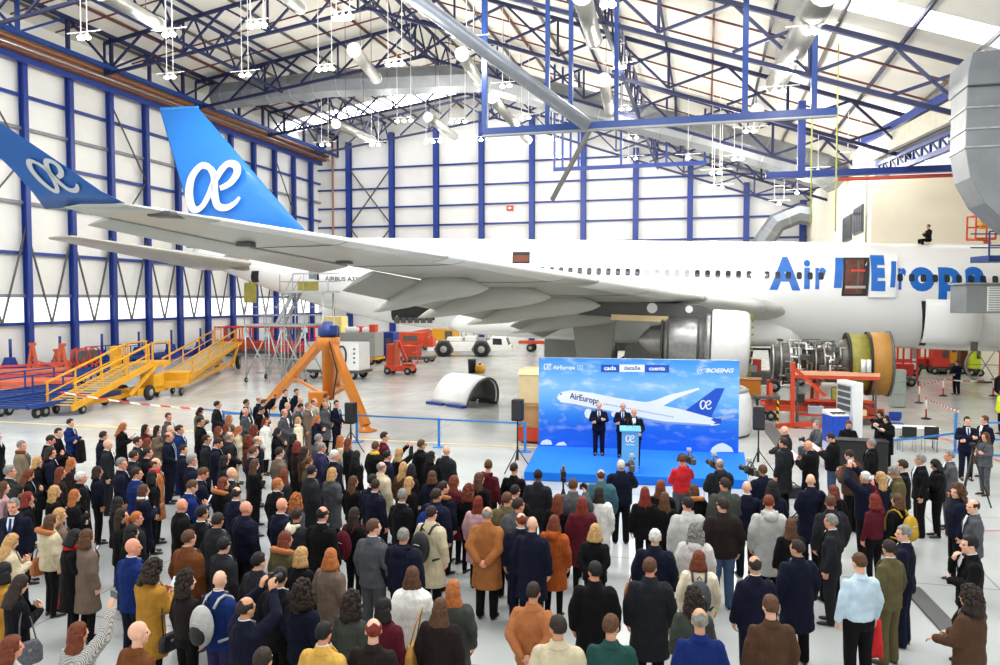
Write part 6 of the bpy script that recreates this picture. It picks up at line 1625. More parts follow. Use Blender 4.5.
# rows: x y sex hair garment pose | legs extra face yaw label   (picture position of each head; label only where the look already singles it out)
ROWS = '''
-4 437 m Sd Cblack s
21 446 m Sg Ctweed s scarf:rust @anchor=brown-scarfed man|person in grey-brown coat with brown scarf and grey hair at far left
48 440 m Sd Jblack q
58 433 m Sd Jblack c
70 423 m Sd Jblue f t @anchor=blue suit with coat|man in bright blue suit, arms folded, black coat hung over his arm
50 453 m Md Jnavy s
37 462 f My Cblack c gl
9 472 m Sg Jcharcoal s
26 475 f La Jblack q lan @anchor=blue lanyard|person with long auburn hair and blue lanyard in black jacket at left edge
71 463 f Lo Tdarkbrown s
60 473 f La Tdarkbrown s
80 478 m Sw Cblack s @anchor=bushy white hair|man with bushy white hair in black coat near the left edge
103 436 m Sd Anavy s
107 445 m B Jcharcoal s
121 427 f Lo Cblack q @anchor=lone blond in black|woman with long ginger hair in black coat standing clear at the left rear
97 472 f Md Tnavy s
121 464 m Sg Jnavy s
168 417 m Sb Jgrey c
145 429 f Lk Jburgundy k
157 430 f Lk Jtaupe f
170 430 m B Jgrey s
179 430 m Sd Jblue s t
168 437 m Rb Jnavy c lan
199 411 f Mk Aolive q @anchor=olive jacket|person with black bob in olive padded jacket at the rear of the crowd
200 422 m Sk Jblack s
217 405 m Sd Jcharcoal c @anchor=rear charcoal suit|man with dark hair in charcoal suit standing clear at rear of left crowd
229 419 f Lo Jtaupe s
137 442 m Sd Jcharcoal s
147 443 f Ma Tburgundy s
183 450 m Sd Jnavy s
206 440 m Sd Jcharcoal s gl
216 443 m Sd Jnavy q
245 412 m Rw Jgrey c
226 429 f Ma Jtaupe s
218 431 f La Jblack s
229 437 m Rg Jcharcoal c lan
237 430 f Lo Jbeige q
248 441 f Ca Jrust s @anchor=curly auburn|person with big curly auburn hair in rust jacket among the left rear
133 456 m Sd Jcharcoal s
147 453 m Sd Jblack s
191 461 m Sg Jnavy s
155 464 m Rb Ctan s scarf:red @anchor=tan coat and red scarf|man with receding brown hair wearing tan coat and red scarf at left
136 474 m Sd Jblue s
224 461 f Mk Jcharcoal s
200 474 m Sb Jnavy q
231 474 m B Jcharcoal s
152 477 f Mk Jblack s
246 403 m Sd Jnavy s
259 400 m Rg Jnavy s
264 403 m Sb Jnavy h @anchor=two-handed photographer|man in navy suit raising a phone with both hands at the rear
260 410 m Sd Jblack q
285 393 m Sb Jnavy s @anchor=rearmost brown-haired man|man with brown hair in navy suit, rearmost under the orange jack
296 392 m Sk Jnavy s
287 406 m B Jgrey s
284 413 m Rg Jgrey c
300 400 m B Jpink s
299 407 m Sk Jgrey q
308 406 m Sg Jtaupe s
314 402 m Rb Jbeige s
326 397 m Sa Jnavy s
325 405 m Bw Cgrey c @anchor=white-bald grey coat|bald man in long grey coat beside the left loudspeaker
336 404 m Sd Jnavy c t @anchor=man beside left loudspeaker|man in navy suit and tie, hands clasped, next to the left loudspeaker
265 422 f Mr Cwhite s @anchor=red hair white coat|woman with red bob in white coat toward the rear left
276 432 f Mk Jblack q
298 421 f Ly Ccream s scarf:cream @anchor=cream coat|woman with blond hair in cream coat and scarf near the orange jack
316 419 f Lo Jnavy q
257 441 m Rg Jnavy s
293 439 f Mk Jblack s
254 431 f Ca Jburgundy s
252 443 f Mr Tpink s
297 447 f Mr Tdarkbrown s
304 452 f Ld Tbrown s
279 453 m Sd Jtaupe s @anchor=taupe jacket|man with dark hair in taupe jacket, middle of the left crowd
321 448 m Sg Jpurple s
318 439 m Sg Cgrey s
334 456 m Sw Jnavy s @anchor=white-haired navy suit|man with round white hair in navy suit below the grey coat group
340 440 f Lo Jbeige s
348 443 f La Jblack s
356 456 f Lk Cblack s
375 447 m Sb Ablack s scarf:yellow @anchor=yellow collar|person with brown hair in black padded jacket with yellow collar
384 437 m Sd Tburgundy s @anchor=dark red sweater at rear|man in dark red sweater at right rear of the left crowd
387 456 m Sk Jnavy s
399 453 f Ly Jblack h
421 445 m Sb Cblack s gl @anchor=brown hair and glasses|man with brown hair and glasses in long black coat at the front edge
431 457 f Mk Cblack s
446 451 m B Ccharcoal s @anchor=bald man in dark grey coat|bald man in charcoal coat at the right front of the left crowd
381 468 m Rg Cbeige s @anchor=beige coat|man with thin grey hair in beige coat, centre left
403 468 f Ly Tbrown s
411 470 f Mk Jblack s
409 483 f Ly Jblack s
432 477 f Mb Jnavy s
443 488 m Sd Anavy s fur @anchor=tan fur collar|person with dark hair and tan fur collar on a navy padded jacket
454 482 f La Cburgundy s
488 466 m Sb Tburgundy s hood @anchor=burgundy hoodie|man with brown hair in burgundy hoodie near the loudspeaker left of stage
479 479 f Lb Jblack s
469 492 f Ca Jblack s
478 503 f Lr Cpink s @anchor=pink coat|woman with long red hair in dusty pink coat
402 496 m Sg Jblack s
436 496 m Sd Anavy s
375 486 m Sd Jnavy s
514 469 m Sd Tblack s @anchor=black sweater at stage left|man with short dark hair in black sweater just left of stage front
538 476 m Nk Jcharcoal s n skin3 @anchor=charcoal suit at stage front|man with cropped black hair in charcoal suit at the stage front
515 492 m Sk Jblack s
518 506 m Sd Agrey s
507 500 m Sb Aolive s
573 486 m Sb Agrey m @anchor=kneeling photographer|person in grey jacket with camera and tripod before the stage front
558 501 f La Jblack s
582 504 f Lr Cburgundy s @anchor=red hair burgundy coat|woman with long red hair in burgundy coat near the stage
601 476 m Rb Ateal s
599 493 f Ld Cwhite s @anchor=white coat before stage|woman with long dark hair in white coat before the stage
621 466 m Sw Anavy m @anchor=white-haired cameraman|white-haired cameraman in navy parka directly before the lectern
521 521 m Ra Jnavy s
532 525 m B Cnavy s legs:navy @anchor=bald man in long navy coat|bald man in long navy coat left of the orange coat
554 523 f Ma Corange s hood @anchor=orange coat|woman with auburn bob in shiny orange long coat, centre of picture
682 460 m Sb Tred m hp legs:grey @anchor=red jacket cameraman|cameraman in red top with headphones before the stage right
720 465 m Rg Acharcoal m hood @anchor=grey hoodie cameraman|balding cameraman in dark grey hoodie before stage right end
645 494 f Lr Jblack s
661 487 f La Jblack s
665 499 f Lb Jblack s
694 491 f Lb Ablack s fur
688 505 m Sk Alightgrey s @anchor=light grey jacket|man with black hair in light grey jacket, right of centre
725 485 m Sd Agreygreen s
723 506 m Sd Adarkbrown s legs:jeans @anchor=brown padded jacket and jeans|man in dark brown padded jacket and jeans, right of centre
747 488 m Bo Jnavy s
785 431 m Ba Acharcoal t @anchor=man reaching out|balding man in dark jacket holding a hand out right of the loudspeaker
784 443 m Sd Ccharcoal s @anchor=dark grey anorak|man with dark hair in long charcoal coat, back turned, right of stage
811 446 m B Cblack q @anchor=bald black coat|bald man in black coat reading notes at right of the stage
833 438 m Sd Ablack q legs:jeans @anchor=black jacket and jeans|man with dark hair in black padded jacket and jeans holding notes
852 456 m Sd Abrown q
872 444 m Sg Cblack s
763 471 m Sb Anavy m @anchor=navy videographer|videographer with brown hair in navy jacket beside the right loudspeaker
811 481 m B Cnavy c @anchor=bald man with papers|bald man in navy coat, fourth row at right
967 421 m Sd Jnavy f t face:165 @anchor=arms-folded man at right|man in navy suit facing us with arms folded by the blue barrier
985 420 m Sb Jnavy s face:100 @anchor=second suited man at barrier|man in navy suit with grey-brown hair beside arms-folded man
986 437 f Lb Jgrey f face:95 legs:black @anchor=grey jacket woman at right|woman with long brown hair in grey jacket at the right barrier
921 460 m Sg Jblack s face:75 @anchor=grey-haired black suit|man with grey hair in black suit at right looking to the stage
938 465 f Mk Ablack q face:75 @anchor=black parka|person with black hair in black parka with papers at right
950 456 m Sg Jgrey s face:75
897 472 m Hg Colive q face:80 gl @anchor=cap and olive coat|man in grey cap and dark olive coat, right side
903 466 m Sd Jblack s face:70
881 478 f Ly Jnavy s
14 506 m Sg Jnavy s t face:185 @anchor=tie man facing camera|grey-haired man in navy suit and blue tie facing the camera
3 488 f Lb Tpink s
15 491 f Mk Tblack q
27 499 f Mr Jblack s
54 492 f Ly Cblack f
74 496 f Lo Cblack f
50 522 f Lb Abeige s fur @anchor=beige fur collar|woman with long brown hair, fur collar and beige jacket at left
59 516 f My Jtaupe s
71 538 f Mk Cblack q scarf:red @anchor=red scarf black coat|woman with black hair in black coat and red scarf at left
86 538 f Mb Ctaupe s
8 542 f Ly Cbeige q @anchor=blond beige coat|woman with blond wavy hair in beige coat at the left edge
117 504 f Mk Jblack s
121 516 f Ld Jblack s
143 491 f Lb Cnavy f scarf:white @anchor=white scarf navy coat|woman with brown hair, navy coat and white scarf
189 487 m Sb Jroyal q legs:navy @anchor=royal blue jacket|man with brown hair in royal blue jacket using a phone
181 506 m B Cblack c
201 514 m Sk Jblack k @anchor=hand at mouth|man with black hair in black jacket holding hand at his mouth
217 521 m Sd Ccharcoal s
223 484 f Ma Ablack s fur @anchor=pale fur collar|person with auburn bob and pale fur collar in black
236 494 m Rd Jnavy s
245 509 m B Anavy s
136 519 f Po Jcharcoal s @anchor=ginger ponytail|woman with ginger ponytail in charcoal jacket
188 539 m Sb Crust s @anchor=brown coat left|man with short brown hair in rust brown coat, left side
223 546 m Sk Ccharcoal s
131 533 f Mk Jblack s
132 548 m B Jroyal s legs:navy @anchor=bald blue suit|bald man in bright blue suit at lower left
253 452 m Sb Jnavy s
254 465 f Lb Jblack f @anchor=folded arms black suit|woman with long brown hair in black suit with folded arms
277 485 m So Jblack s
284 475 f La Jcharcoal s
311 472 m Sk Ccharcoal s gl @anchor=glasses and grey coat|man with black hair and glasses in charcoal coat, centre left
332 474 f My Cgrey c @anchor=blond bob grey coat|woman with short blond bob in grey wool coat
281 506 m B Jnavy s @anchor=bald navy jacket centre left|bald man in navy jacket turning right, left of centre
296 501 f Co Jgrey s
296 516 m Sd Acharcoal s whood @anchor=cream hood|man with dark hair and cream hood over dark jacket
322 515 m Rk Jblack s
353 482 f Lb Jblack s
372 481 m Sk Jnavy s
354 515 f Ld Jblack s
373 528 m Sb Jgrey s @anchor=mid grey jacket|man with brown hair in mid grey jacket, left of centre
308 462 f Pb Tolive s
403 537 m Sg Anavy s hood @anchor=grey hair hooded navy jacket|man with grey hair in hooded navy padded jacket
431 514 m Sd Cbeige s @anchor=beige coat and backpack|person with dark hair in beige coat wearing a black backpack
487 515 m Rg Ccamel b @anchor=camel coat|grey-haired man in long camel trench coat, centre
412 577 f Mb Kwhite s @anchor=white shawl|woman with brown bob wrapped in a white shawl
595 532 f My Jblack b
595 572 m Sk Cblack s @anchor=black coat lower centre|man with black hair in long black coat, lower centre
655 538 m Sw Cnavy s n @anchor=white hair navy coat|white-haired man in navy coat, right of centre
650 568 m Sb Ccharcoal s @anchor=charcoal overcoat|man with short brown hair in charcoal overcoat seen from behind
695 533 f Cg Apalegrey s hood @anchor=pale grey jacket|woman with curly grey hair in pale pinkish grey jacket
699 560 f Ma Ccream s @anchor=cream trench coat|woman with auburn hair in cream trench coat, right of centre
769 503 m Sa Clightgrey s hood @anchor=light grey coat|person with ginger-brown hair in light grey coat at right
773 488 m Mk Jnavy s
791 526 f Lb Jblack s
798 549 m Sd Cnavy s
834 492 f Ma Ablack s
831 503 m Sb Acharcoal s
832 522 m Sg Jcharcoal s face:60 @anchor=short grey hair charcoal jacket|man with short grey hair in charcoal jacket, right side
866 478 m Sw Anavy h @anchor=raised phone white hair|white-haired person in navy raising a phone high at right
875 501 f Mr Tburgundy u
898 501 f Mb Tblack s
958 492 m Cb Anavy s face:80 @anchor=navy quilted jacket|person with bushy brown hair in navy quilted jacket at right
974 507 m Rd Jgrey s face:70 @anchor=balding grey suit|balding man in grey suit near the right edge
905 534 m Sg Jnavy s face:50 legs:navy @anchor=grey-haired navy suit right|man with grey hair in navy suit standing by the cable ramp
971 545 m Sk Jblack k face:75 legs:black @anchor=hand on chin|man with black hair in black suit holding hand to chin
890 549 m Sd Jolive s face:30
3 572 f Mk Jmustard s
16 585 f Ld Jblack q @anchor=black jacket and bag|woman with long dark hair in black jacket at lower left
77 634 f La Chhoundstooth u face:-35 yaw:0 @anchor=houndstooth coat|woman with auburn hair in houndstooth coat raising a phone
11 648 f Ma Tlightgrey s
150 571 f Cd Cmustard q @anchor=mustard coat|woman with curly dark hair in mustard coat looking at phone
186 582 f Cd Tdarkbrown s
219 581 m B Jblue s legs:purple @anchor=bald blue jacket with backpack|bald man in blue jacket wearing a grey backpack
245 609 m Rd Jnavy h @anchor=man photographing|balding man in navy suit lifting a camera with both hands
258 562 m Sk Ccharcoal s
279 578 m Sk Jblack s
285 540 f Ma Aolive s fur @anchor=olive fur hood|woman with auburn hair and furry hood on olive jacket
301 556 f My Jblack s
330 558 f Mo Ctaupe s @anchor=taupe coat|woman with ginger bob in taupe coat, left of centre
302 592 m Cd Jnavy s
352 603 f Cd Jgreygreen s
323 634 m Sk Jgold s @anchor=mustard jacket|man with black hair in mustard yellow jacket at bottom edge
373 631 m Rr Tdarkbrown s
384 609 f Mk Jburgundy s
440 609 f Lb Cdarkbrown s @anchor=dark brown coat|woman with long brown hair in dark brown coat with gold bag
453 590 f Lo Cgreygreen s @anchor=ginger hair green coat|woman with long ginger hair in grey-green coat
533 593 m Nd Jtan b skin2 n @anchor=tan leather jacket|man with cropped hair in tan leather jacket, hands behind back
558 628 m Sd Jbeige s n @anchor=beige jacket bottom|man with short dark hair in beige jacket at bottom centre
611 627 m Sb Tgreen s @anchor=green sweater|man with brown hair in green sweater at bottom edge
693 599 f Cd Jgreygreen s
700 621 m Rg Troyal s @anchor=royal blue shirt|balding grey-haired man in royal blue shirt at bottom edge
755 566 m Rd Jnavy s
771 607 m Sb Tbrown s @anchor=brown sweater|man with brown hair in brown sweater, lower right
860 563 m Nb Tlightblue s legs:black face:10 @anchor=light blue shirt|man in light blue shirt and black trousers holding a red jacket
971 598 m Cd Cbrown t scarf:purple face:35 @anchor=purple scarf|person with dark curly hair, brown coat and purple scarf at lower right
137 634 m B Trust s @anchor=bald man in brown jacket|bald man in rust brown jacket at the bottom left
262 662 m Sd Ablack s
957 363 m Sd Tnavy t legs:navy face:110 @anchor=technician|technician in navy workwear walking inside the taped area
1003 392 m Sd Ahivis s legs:navy face:90 @anchor=hi-vis worker|worker in hi-vis yellow jacket at the right edge
'''
import re
for ln in ROWS.strip().split('\n'):
    ln, _, lab = ln.partition('|')
    anc = None
    if '@anchor=' in ln: ln, anc = ln.split('@anchor=')
    t = ln.split(); x, y, sex, hair, gar = float(t[0]), float(t[1]), t[2], t[3], t[4]; pose = t[5]
    kw = dict(sex=sex, pose=pose, label=lab or None, anchor=anc); ex = []
    for q in t[6:]:
        if q.startswith('legs:'): kw['legs'] = q[5:]
        elif q.startswith('face:'): kw['face'] = float(q[5:])-90 if False else -float(q[5:])+0 if False else float(q[5:])
        elif q.startswith('yaw:'): kw['yaw'] = float(q[4:])
        elif q.startswith('skin'): kw['skin'] = int(q[4:])
        else: ex.append(q)
    if hair[0] == 'B': hair = 'B'
    gar = gar.replace('Chhoundstooth', 'Choundstooth')
    person(x, y, hair, gar, extra=' '.join(ex), **kw)
# on the stage
A1 = person(599, 405.5, 'Rg', 'Jnavy', 'f', z=SH, face=172, yaw=0, extra='t', label='man in dark suit with folded arms, left one on the stage', h=1.66)
A2 = person(623, 406.5, 'Rg', 'Jnavy', 'f', z=SH, face=168, yaw=0, extra='t', label='man in dark suit standing behind the speaker on stage', h=1.67)
A3 = person(634, 417, 'Rw', 'Jblack', 't', z=SH, face=170, yaw=0, pitch=-14, extra='', label='white-haired speaker in black suit standing at the lectern', h=1.72)
A3.location = (at_y(634, 420, 21.85).x, 21.85, SH)
# seated ones
person(817, 425, 'Sg', 'Jgrey', 'z', face=95, label='grey-haired person in grey jacket sitting with a camera by the console')
person(848, 424, 'Sb', 'Tblack', 'z', face=175, label='person in black seated behind the black draped desk, head bowed', pitch=-22)
person(881, 414, 'Md', 'Jblack', 'q', sex='f', face=120, label='person with dark bob in black standing behind the desk end')
person(887, 419, 'Lk', 'Cblack', 'q', sex='f', face=120, label='woman with long black hair in black coat holding papers by the desk')
for (i, px) in ((-4, 817), (-3, 848)):
    q = PEOPLE[i]; p = q['P']
    c = thing('stool', 'grey stool under the seated person %s' % ('by the console' if px == 817 else 'behind the draped desk'), 'stool', (p.x, p.y, 0), q['f'], 'stools of the seated people')
    sx_ = q['sc']; hs = .40*sx_
    MB().box((0,-.03,hs-.02), (.38,.36,.04)).build('seat', GREYD, c, bevel=.01)
    for a in (-.15,.15):
        for b in (-.17,.11): MB().tube((a,b,0), (a,b,hs-.04), .014, n=6).build('leg', STEEL, c)
# man on the fuselage top
q = fpz(10.9, ZC+2.8, 0); M0 = air.matrix_basis
top = M0 @ V3((30-11.2, -.55, ZC+2.78))
Z0 = (M0 @ V3((30-11.2, -.5, ZC+2.76))).z
mm = person(915.5, 238, 'Sk', 'Tblack', 'x', face=95, h=1.7, label='worker in black crouching on top of the white fuselage')
mm.location = (top.x, top.y, Z0-.3)

# ---- labels: look first, then the nearest unmistakable neighbour
def clean(s):
    for a, b in (('cameraman','camera operator'),('woman','person'),('man','person'),('women','people'),('men','people')): s = re.sub(r'\b%s\b' % a, b, s)
    return s
for q in PEOPLE:
    for k in ('label','anchor'):
        if q[k]: q[k] = clean(q[k])
ANCH = [q for q in PEOPLE if q['anchor']]
THINGS = [(327,330,'the orange jack'),(517,420,'the left stage loudspeaker'),(758,420,'the right stage loudspeaker'),(630,440,'the lectern'),(857,450,'the draped desk')]
def base_label(q):
    st, hc = q['hair'][0], q['hair'][1:]
    hp = STN[st] % HAIRN.get(hc, hc) if '%s' in STN[st] else STN[st]
    k, c = q['gar'][0], q['gar'][1:]; cn = COLN.get(c, c)
    g = 'jacket' if (k == 'J' and (q['sex'] == 'f')) else GARN[k]
    return 'person in %s %s with %s' % (cn, g, hp)
used = set(q['label'] for q in PEOPLE if q['label'])
for q in PEOPLE:
    if q['label']: q['o']['label'] = ' '.join(q['label'].split()[:16]); continue
    b = base_label(q); cand = []
    for a in ANCH:
        dx, dy = q['x']-a['x'], q['y']-a['y']; dist = math.hypot(dx, dy*1.6)
        rel = ('right of' if dx > 0 else 'left of') if abs(dx) > abs(dy)*1.0 else ('in front of' if dy > 0 else 'beyond')
        who = re.search('person|operator|photographer|technician|worker|videographer', a['anchor'])
        long_ = '%s, %s %s' % (b, rel, ('the '+a['anchor']) if who else 'the person with '+a['anchor'])
        cand.append((dist, long_ if len(long_.split()) <= 16 else '%s, %s the %s' % (b, rel, a['anchor'])))
    for _, s in sorted(cand):
        if len(s.split()) <= 16 and s not in used: break
    used.add(s); q['o']['label'] = s

# ---- things carried
def near(x, y): return min(PEOPLE, key=lambda q: (q['x']-x)**2+(q['y']-y)**2)
def place(o, q, v, rot=(0,0,0)):
    o.location = q['o'].matrix_basis @ V3(v); o.rotation_euler = (rot[0], rot[1], q['f']+rot[2])
def backpack(x, y, m, label, m2=BLACK):
    q = near(x, y); t = thing('backpack', label, 'bag'); place(t, q, (0,-.14,1.12)); s = q['sc']; t.scale = (s,s,s)
    mb = MB(); mb.ell((0,-.14,.05), (.17,.115,.26)); remeshed_ = remeshed(mb, .02, 2, 'pack'); o = bpy.data.objects.new('pack', remeshed_); COL.objects.link(o); o.parent = t; remeshed_.materials.append(m)
    mb = MB(); mb.ell((0,-.21,-.03), (.125,.07,.14)); me2 = remeshed(mb, .018, 1, 'front_pocket'); o = bpy.data.objects.new('front_pocket', me2); COL.objects.link(o); o.parent = t; me2.materials.append(m2)
    for sd in (-1,1): MB().path([(sd*.09,-.04,.24),(sd*.1,.04,.335),(sd*.105,.13,.355),(sd*.115,.23,.3),(sd*.13,.295,.14),(sd*.17,.26,-.05),(sd*.215,.12,-.15),(sd*.15,-.03,-.16)], .018, 6).build('strap', m, t)
    MB().path([(-.03,-.06,.29),(0,-.08,.34),(.03,-.06,.29)], .01, 6).build('handle', m2, t)
    MB().path([(-.1,-.215,.1),(0,-.262,.13),(.1,-.215,.1)], .007, 5).build('zip', LOGOG, t)
backpack(219,581, CL['lightgrey'], 'grey backpack with black pocket on the bald man in blue')
backpack(431,514, BLACK, 'black backpack on the person in the beige coat')
backpack(436,496, CL['royal'], 'bright blue backpack on person left of the pink coat', CL['royal'])
backpack(699,560, CL['grey'], 'grey and black backpack on the woman in cream trench coat')
backpack(354,515, CL['burgundy'], 'dark red backpack on a woman in black, left of centre', CL['burgundy'])
backpack(262,662, BLACK, 'black backpack at the bottom edge before the camera-lifting man')
backpack(898,501, mat('backpack mustard', (190,150,30), .6), 'mustard yellow backpack on a woman at right', mat('backpack mustard', (190,150,30), .6))
def bag(x, y, m, label, side=1, w=.34, h=.26, zt=.95):
    q = near(x, y); t = thing('handbag', label, 'bag'); place(t, q, (side*.36,.0,zt)); s = q['sc']; t.scale = (s,s,s)
    mb = MB(); mb.rings([[V3((sx_*.055*(1-.35*z/h if False else 1)*k, sy_*w/2*k, z)) for sx_, sy_ in ((1,-.8),(1,.8),(.6,1),(-.6,1),(-1,.8),(-1,-.8),(-.6,-1),(.6,-1))] for z, k in ((-h,.8),(-h*.9,1),(-h*.3,1),(0,.72),(.01,.68))], smooth=False)
    mb.build('pouch', m, t, bevel=.012); MB().path([(0,-w*.3,0),(-side*.06,-w*.2,.26),(-side*.12,0,.46),(-side*.06,w*.2,.26),(0,w*.3,0)], .01, 6).build('strap', m, t); MB().box((side*.06,0,-h*.3), (.012,.04,.03)).build('clasp', STEEL, t)
bag(50,522, CL['tan'], 'tan shoulder bag on the woman with fur collar at left', -1, .42, .3)
bag(440,609, mat('gold leather', (186,140,66), .35, metal=.3), 'gold pleated handbag on the woman in dark brown coat', -1, .36, .34, 1.16)
bag(16,585, mat('snakeskin bag', (92,92,98), .4, var=.4, vscale=30), 'dark patterned handbag on woman at lower left', 1, .34, .3)
bag(655,538, CL['camel'], 'tan leather bag beside the white-haired man in navy coat', -1, .3, .3, .9)
bag(150,571, BLACK, 'small black bag on the woman in mustard coat', 1, .28, .22, .85)
bag(986,437, CL['taupe'], 'patterned bag at the elbow of the woman in grey jacket', 1, .34, .24, 1.05)
def draped(x, y, v, m, label, d):
    q = near(x, y); mb = MB(); rr = random.Random(5); n = 16; secs = []
    for z, k in ((0,.5),(-.03,.9),(-d[2]*.35,1),(-d[2]*.7,1.1),(-d[2],1.15)):
        secs.append([V3((d[0]/2*k*math.cos(2*PI*j/n)*(1+.14*math.sin(j*2.4)), d[1]/2*k*math.sin(2*PI*j/n)*(1+.2*math.sin(j*1.7+z*5)), z+rr.uniform(-.01,.01))) for j in range(n)])
    o = mb.rings(secs).build('folded_coat', m); place(o, q, v); tag(o, label, 'coat')
draped(70,423, (.02,.3,1.14), CL['black'], 'black coat hanging over the forearm of man in blue suit', (.34,.16,.62))
draped(860,563, (.27,.1,.88), CL['red'], 'bright red jacket held low by man in light blue shirt', (.24,.18,.5))
def phone(x, y, v, label, rot=(0,0,0), screen=True, m=BLACK):
    q = near(x, y); t = thing('phone', label, 'phone'); place(t, q, v, rot)
    MB().box((0,0,0), (.075,.01,.15)).build('case', m, t, bevel=.006); MB().box((0,-.006,0), (.066,.003,.135)).build('screen', mat('phone screen', (190,200,210), .2, var=0, emit=.5) if screen else GLASSD, t); MB().tube((.022,.005,.055), (.022,.008,.055), .007, n=8).build('lens', BLACK, t)
phone(77,634, (.23,.33,2.02), 'black phone raised by the woman in houndstooth coat', (0,PI/2,0), False)
phone(866,478, (0,.36,1.9), 'phone held up by white-haired person at right', (0,PI/2,0))
phone(264,403, (0,.36,1.88), 'phone raised by navy-suited man under the jack leg', (0,PI/2,0))
phone(150,571, (0,.37,1.36), 'white phone in the hands of the mustard-coated woman', (-.5,0,0), True, WHITEP)
phone(121,427, (0,.37,1.36), 'phone in the hands of the woman standing at left rear', (-.5,0,0))
phone(71,538, (0,.37,1.36), 'phone in the hands of the red-scarfed woman', (-.5,0,0))
phone(189,487, (0,.37,1.36), 'phone in the hands of the man in royal blue jacket', (-.5,0,0))
phone(875,501, (.23,.33,2.0), 'dark phone raised by the burgundy-sleeved woman at right', (0,PI/2,0))
def paper(x, y, label, v=(0,.4,1.33), d=(.21,.3)):
    q = near(x, y); o = MB().grid(lambda a, b: V3((a, b*.8, .5*b+.04*math.sin(a*8))), [-d[0]/2+d[0]*k/4 for k in range(5)], [-d[1]/2+d[1]*k/4 for k in range(5)]).build('paper_sheet', mat('paper', (240,240,236), .8))
    sd = o.modifiers.new('s','SOLIDIFY'); sd.thickness = .004; place(o, q, v); tag(o, label, 'paper')
for x, y, l in ((811,446,'white notes in the hands of bald man in black coat'),(833,438,'white notes held by man in black jacket and jeans'),(887,419,'white papers held by the woman at the desk end'),(938,465,'white papers held by person in black parka')): paper(x, y, l)
paper(798,549,'white sheet held by dark-haired man in navy coat at right',(-.24,.3,1.0),(.12,.16))
def camera(x, y, v, label, video=True, rz=0):
    q = near(x, y); t = thing('camera', label, 'camera'); place(t, q, v, (0,0,rz)); s = q['sc']
    MB().box((0,.02,0), (.11,.3,.16) if video else (.14,.07,.1)).build('camera_body', BLACK, t, bevel=.015)
    M = Matrix.Translation((0,.16 if video else .03,0)) @ Matrix.Rotation(-PI/2, 4, 'X'); MB().lathe([(.035,0),(.042,.02),(.042,.08),(.048,.1),(.042,.105)] if not video else [(.04,0),(.05,.03),(.05,.14),(.065,.2),(.06,.21)], 16, M).build('lens', BLACK, t)
    if video:
        MB().path([(0,-.1,.08),(0,-.08,.14),(0,.1,.14),(0,.13,.08)], .012, 6).build('handle', GREYD, t); MB().tube((.05,.0,.16), (.05,.24,.16), .018, n=8).build('microphone', GREYD, t)
        MB().box((-.1,.02,.03), (.09,.02,.07)).build('viewfinder', GREYD, t); MB().box((0,-.2,0), (.09,.12,.13)).build('battery', GREYD, t, bevel=.01); MB().box((.0,.08,.22), (.09,.05,.06)).build('top_light', LOGOG, t)
    else: MB().box((0,0,.06), (.05,.05,.04)).build('viewfinder', BLACK, t)
camera(682,460, (.23,.12,1.60), 'large shoulder video camera beside the red-topped cameraman')
camera(621,466, (.23,.12,1.60), 'shoulder video camera of white-haired man before the lectern')
camera(720,465, (.06,.32,1.56), 'video camera in front of the man in dark grey hoodie')
camera(763,471, (-.05,.34,1.56), 'video camera of navy videographer by right loudspeaker')
camera(573,486, (.16,.3,1.55), 'camera lifted by the grey-jacketed photographer before stage', False)
camera(245,609, (0,.36,1.84), 'black camera raised by balding man in navy suit', False)
camera(817,425, (-.0,.42,.8), 'black camera on the lap of the seated grey-haired person', False)
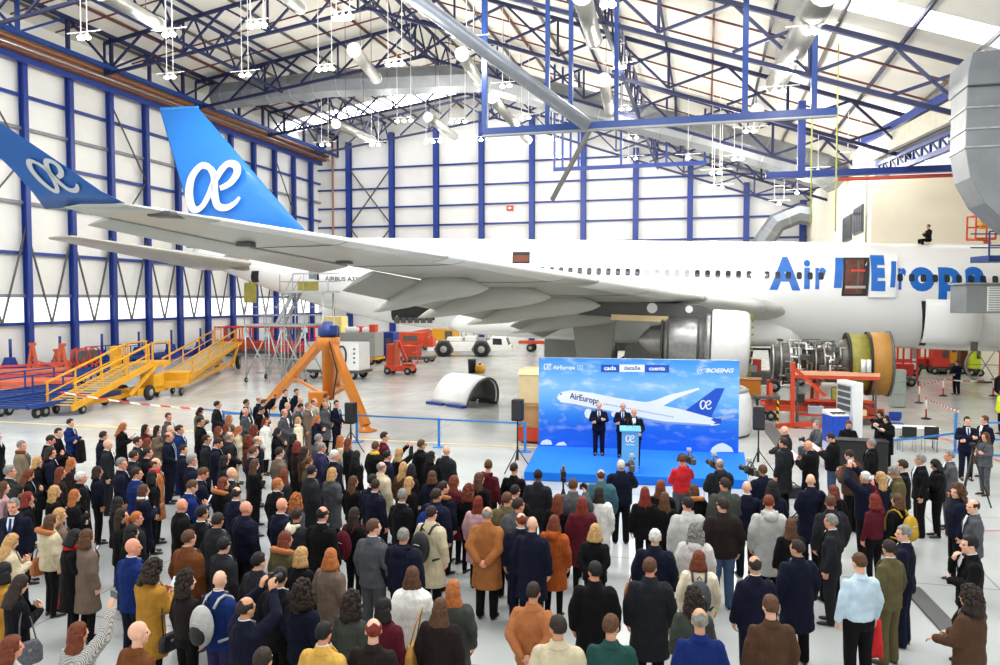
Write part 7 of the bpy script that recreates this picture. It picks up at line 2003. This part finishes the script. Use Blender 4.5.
def tripod(px, py, hgt, label, cam_=None):
    p = G(px, py); t = thing('camera_tripod', label, 'tripod', p)
    for k in range(3):
        a = R(90+120*k); MB().tube((0,0,hgt-.15), (.42*math.cos(a), .42*math.sin(a), .01), .018, n=6).build('leg', BLACK, t)
    MB().tube((0,0,hgt*.55), (0,0,hgt), .02).build('column', BLACK, t); MB().box((0,0,hgt+.02), (.1,.14,.06)).build('head', BLACK, t); MB().tube((0,0,hgt), (.12,-.28,hgt-.12), .01, n=6).build('pan_handle', BLACK, t)
    return p
p = tripod(971, 506, 1.5, 'black camera tripod standing before the barrier group at right')
p = tripod(563, 552, 1.45, 'black tripod at the stage front left of the photographer')
t = thing('camera', 'small video camera fixed on the tripod at the stage front', 'camera', p+V3((0,0,1.52)), 0); MB().box((0,0,.07), (.1,.24,.12)).build('camera_body', BLACK, t, bevel=.012); MB().tube((0,.12,.07), (0,.26,.07), .045, n=12).build('lens', BLACK, t); MB().box((0,.02,.18), (.05,.12,.08)).build('top_light', GREYD, t)
# bags on the floor
for (px, py, d, lab) in ((793,497,(.5,.3,.28),'black camera bag on the floor behind bald man at right'),(796,531,(.45,.35,.3),'black case standing on floor beside light grey coat')):
    t = thing('kit_bag', lab, 'bag', G(px, py), R(20)); MB().box((0,0,d[2]/2), d).build('body', BLACK, t, bevel=.06); MB().path([(-.15,0,d[2]-.01),(0,0,d[2]+.1),(.15,0,d[2]-.01)], .015, 6).build('handle', BLACK, t)
b = MB().rings([[V3((.16*k*math.cos(2*PI*j/10), .08*k*math.sin(2*PI*j/10), z)) for j in range(10)] for z, k in ((0,.9),(.02,1),(.2,1.05),(.3,.8),(.36,.3))]).build('carrier_bag', CL['red'], loc=G(66, 609)); tag(b, 'red carrier bag on the floor near the woman with tan bag', 'bag')

for o in list(bpy.data.objects):
    if 'label' in o: o['label'] = clean(o['label'])
# ------------------------------------------------------------------ light and output
w = bpy.data.worlds.new('daylight'); SC.world = w; w.use_nodes = True
bg = w.node_tree.nodes['Background']; bg.inputs['Color'].default_value = (.95, .98, 1, 1); bg.inputs['Strength'].default_value = 1.0
vs = SC.view_settings; vs.view_transform = 'Standard'; vs.look = 'None'; vs.gamma = 1; vs.use_curve_mapping = False; vs.exposure = 0.32
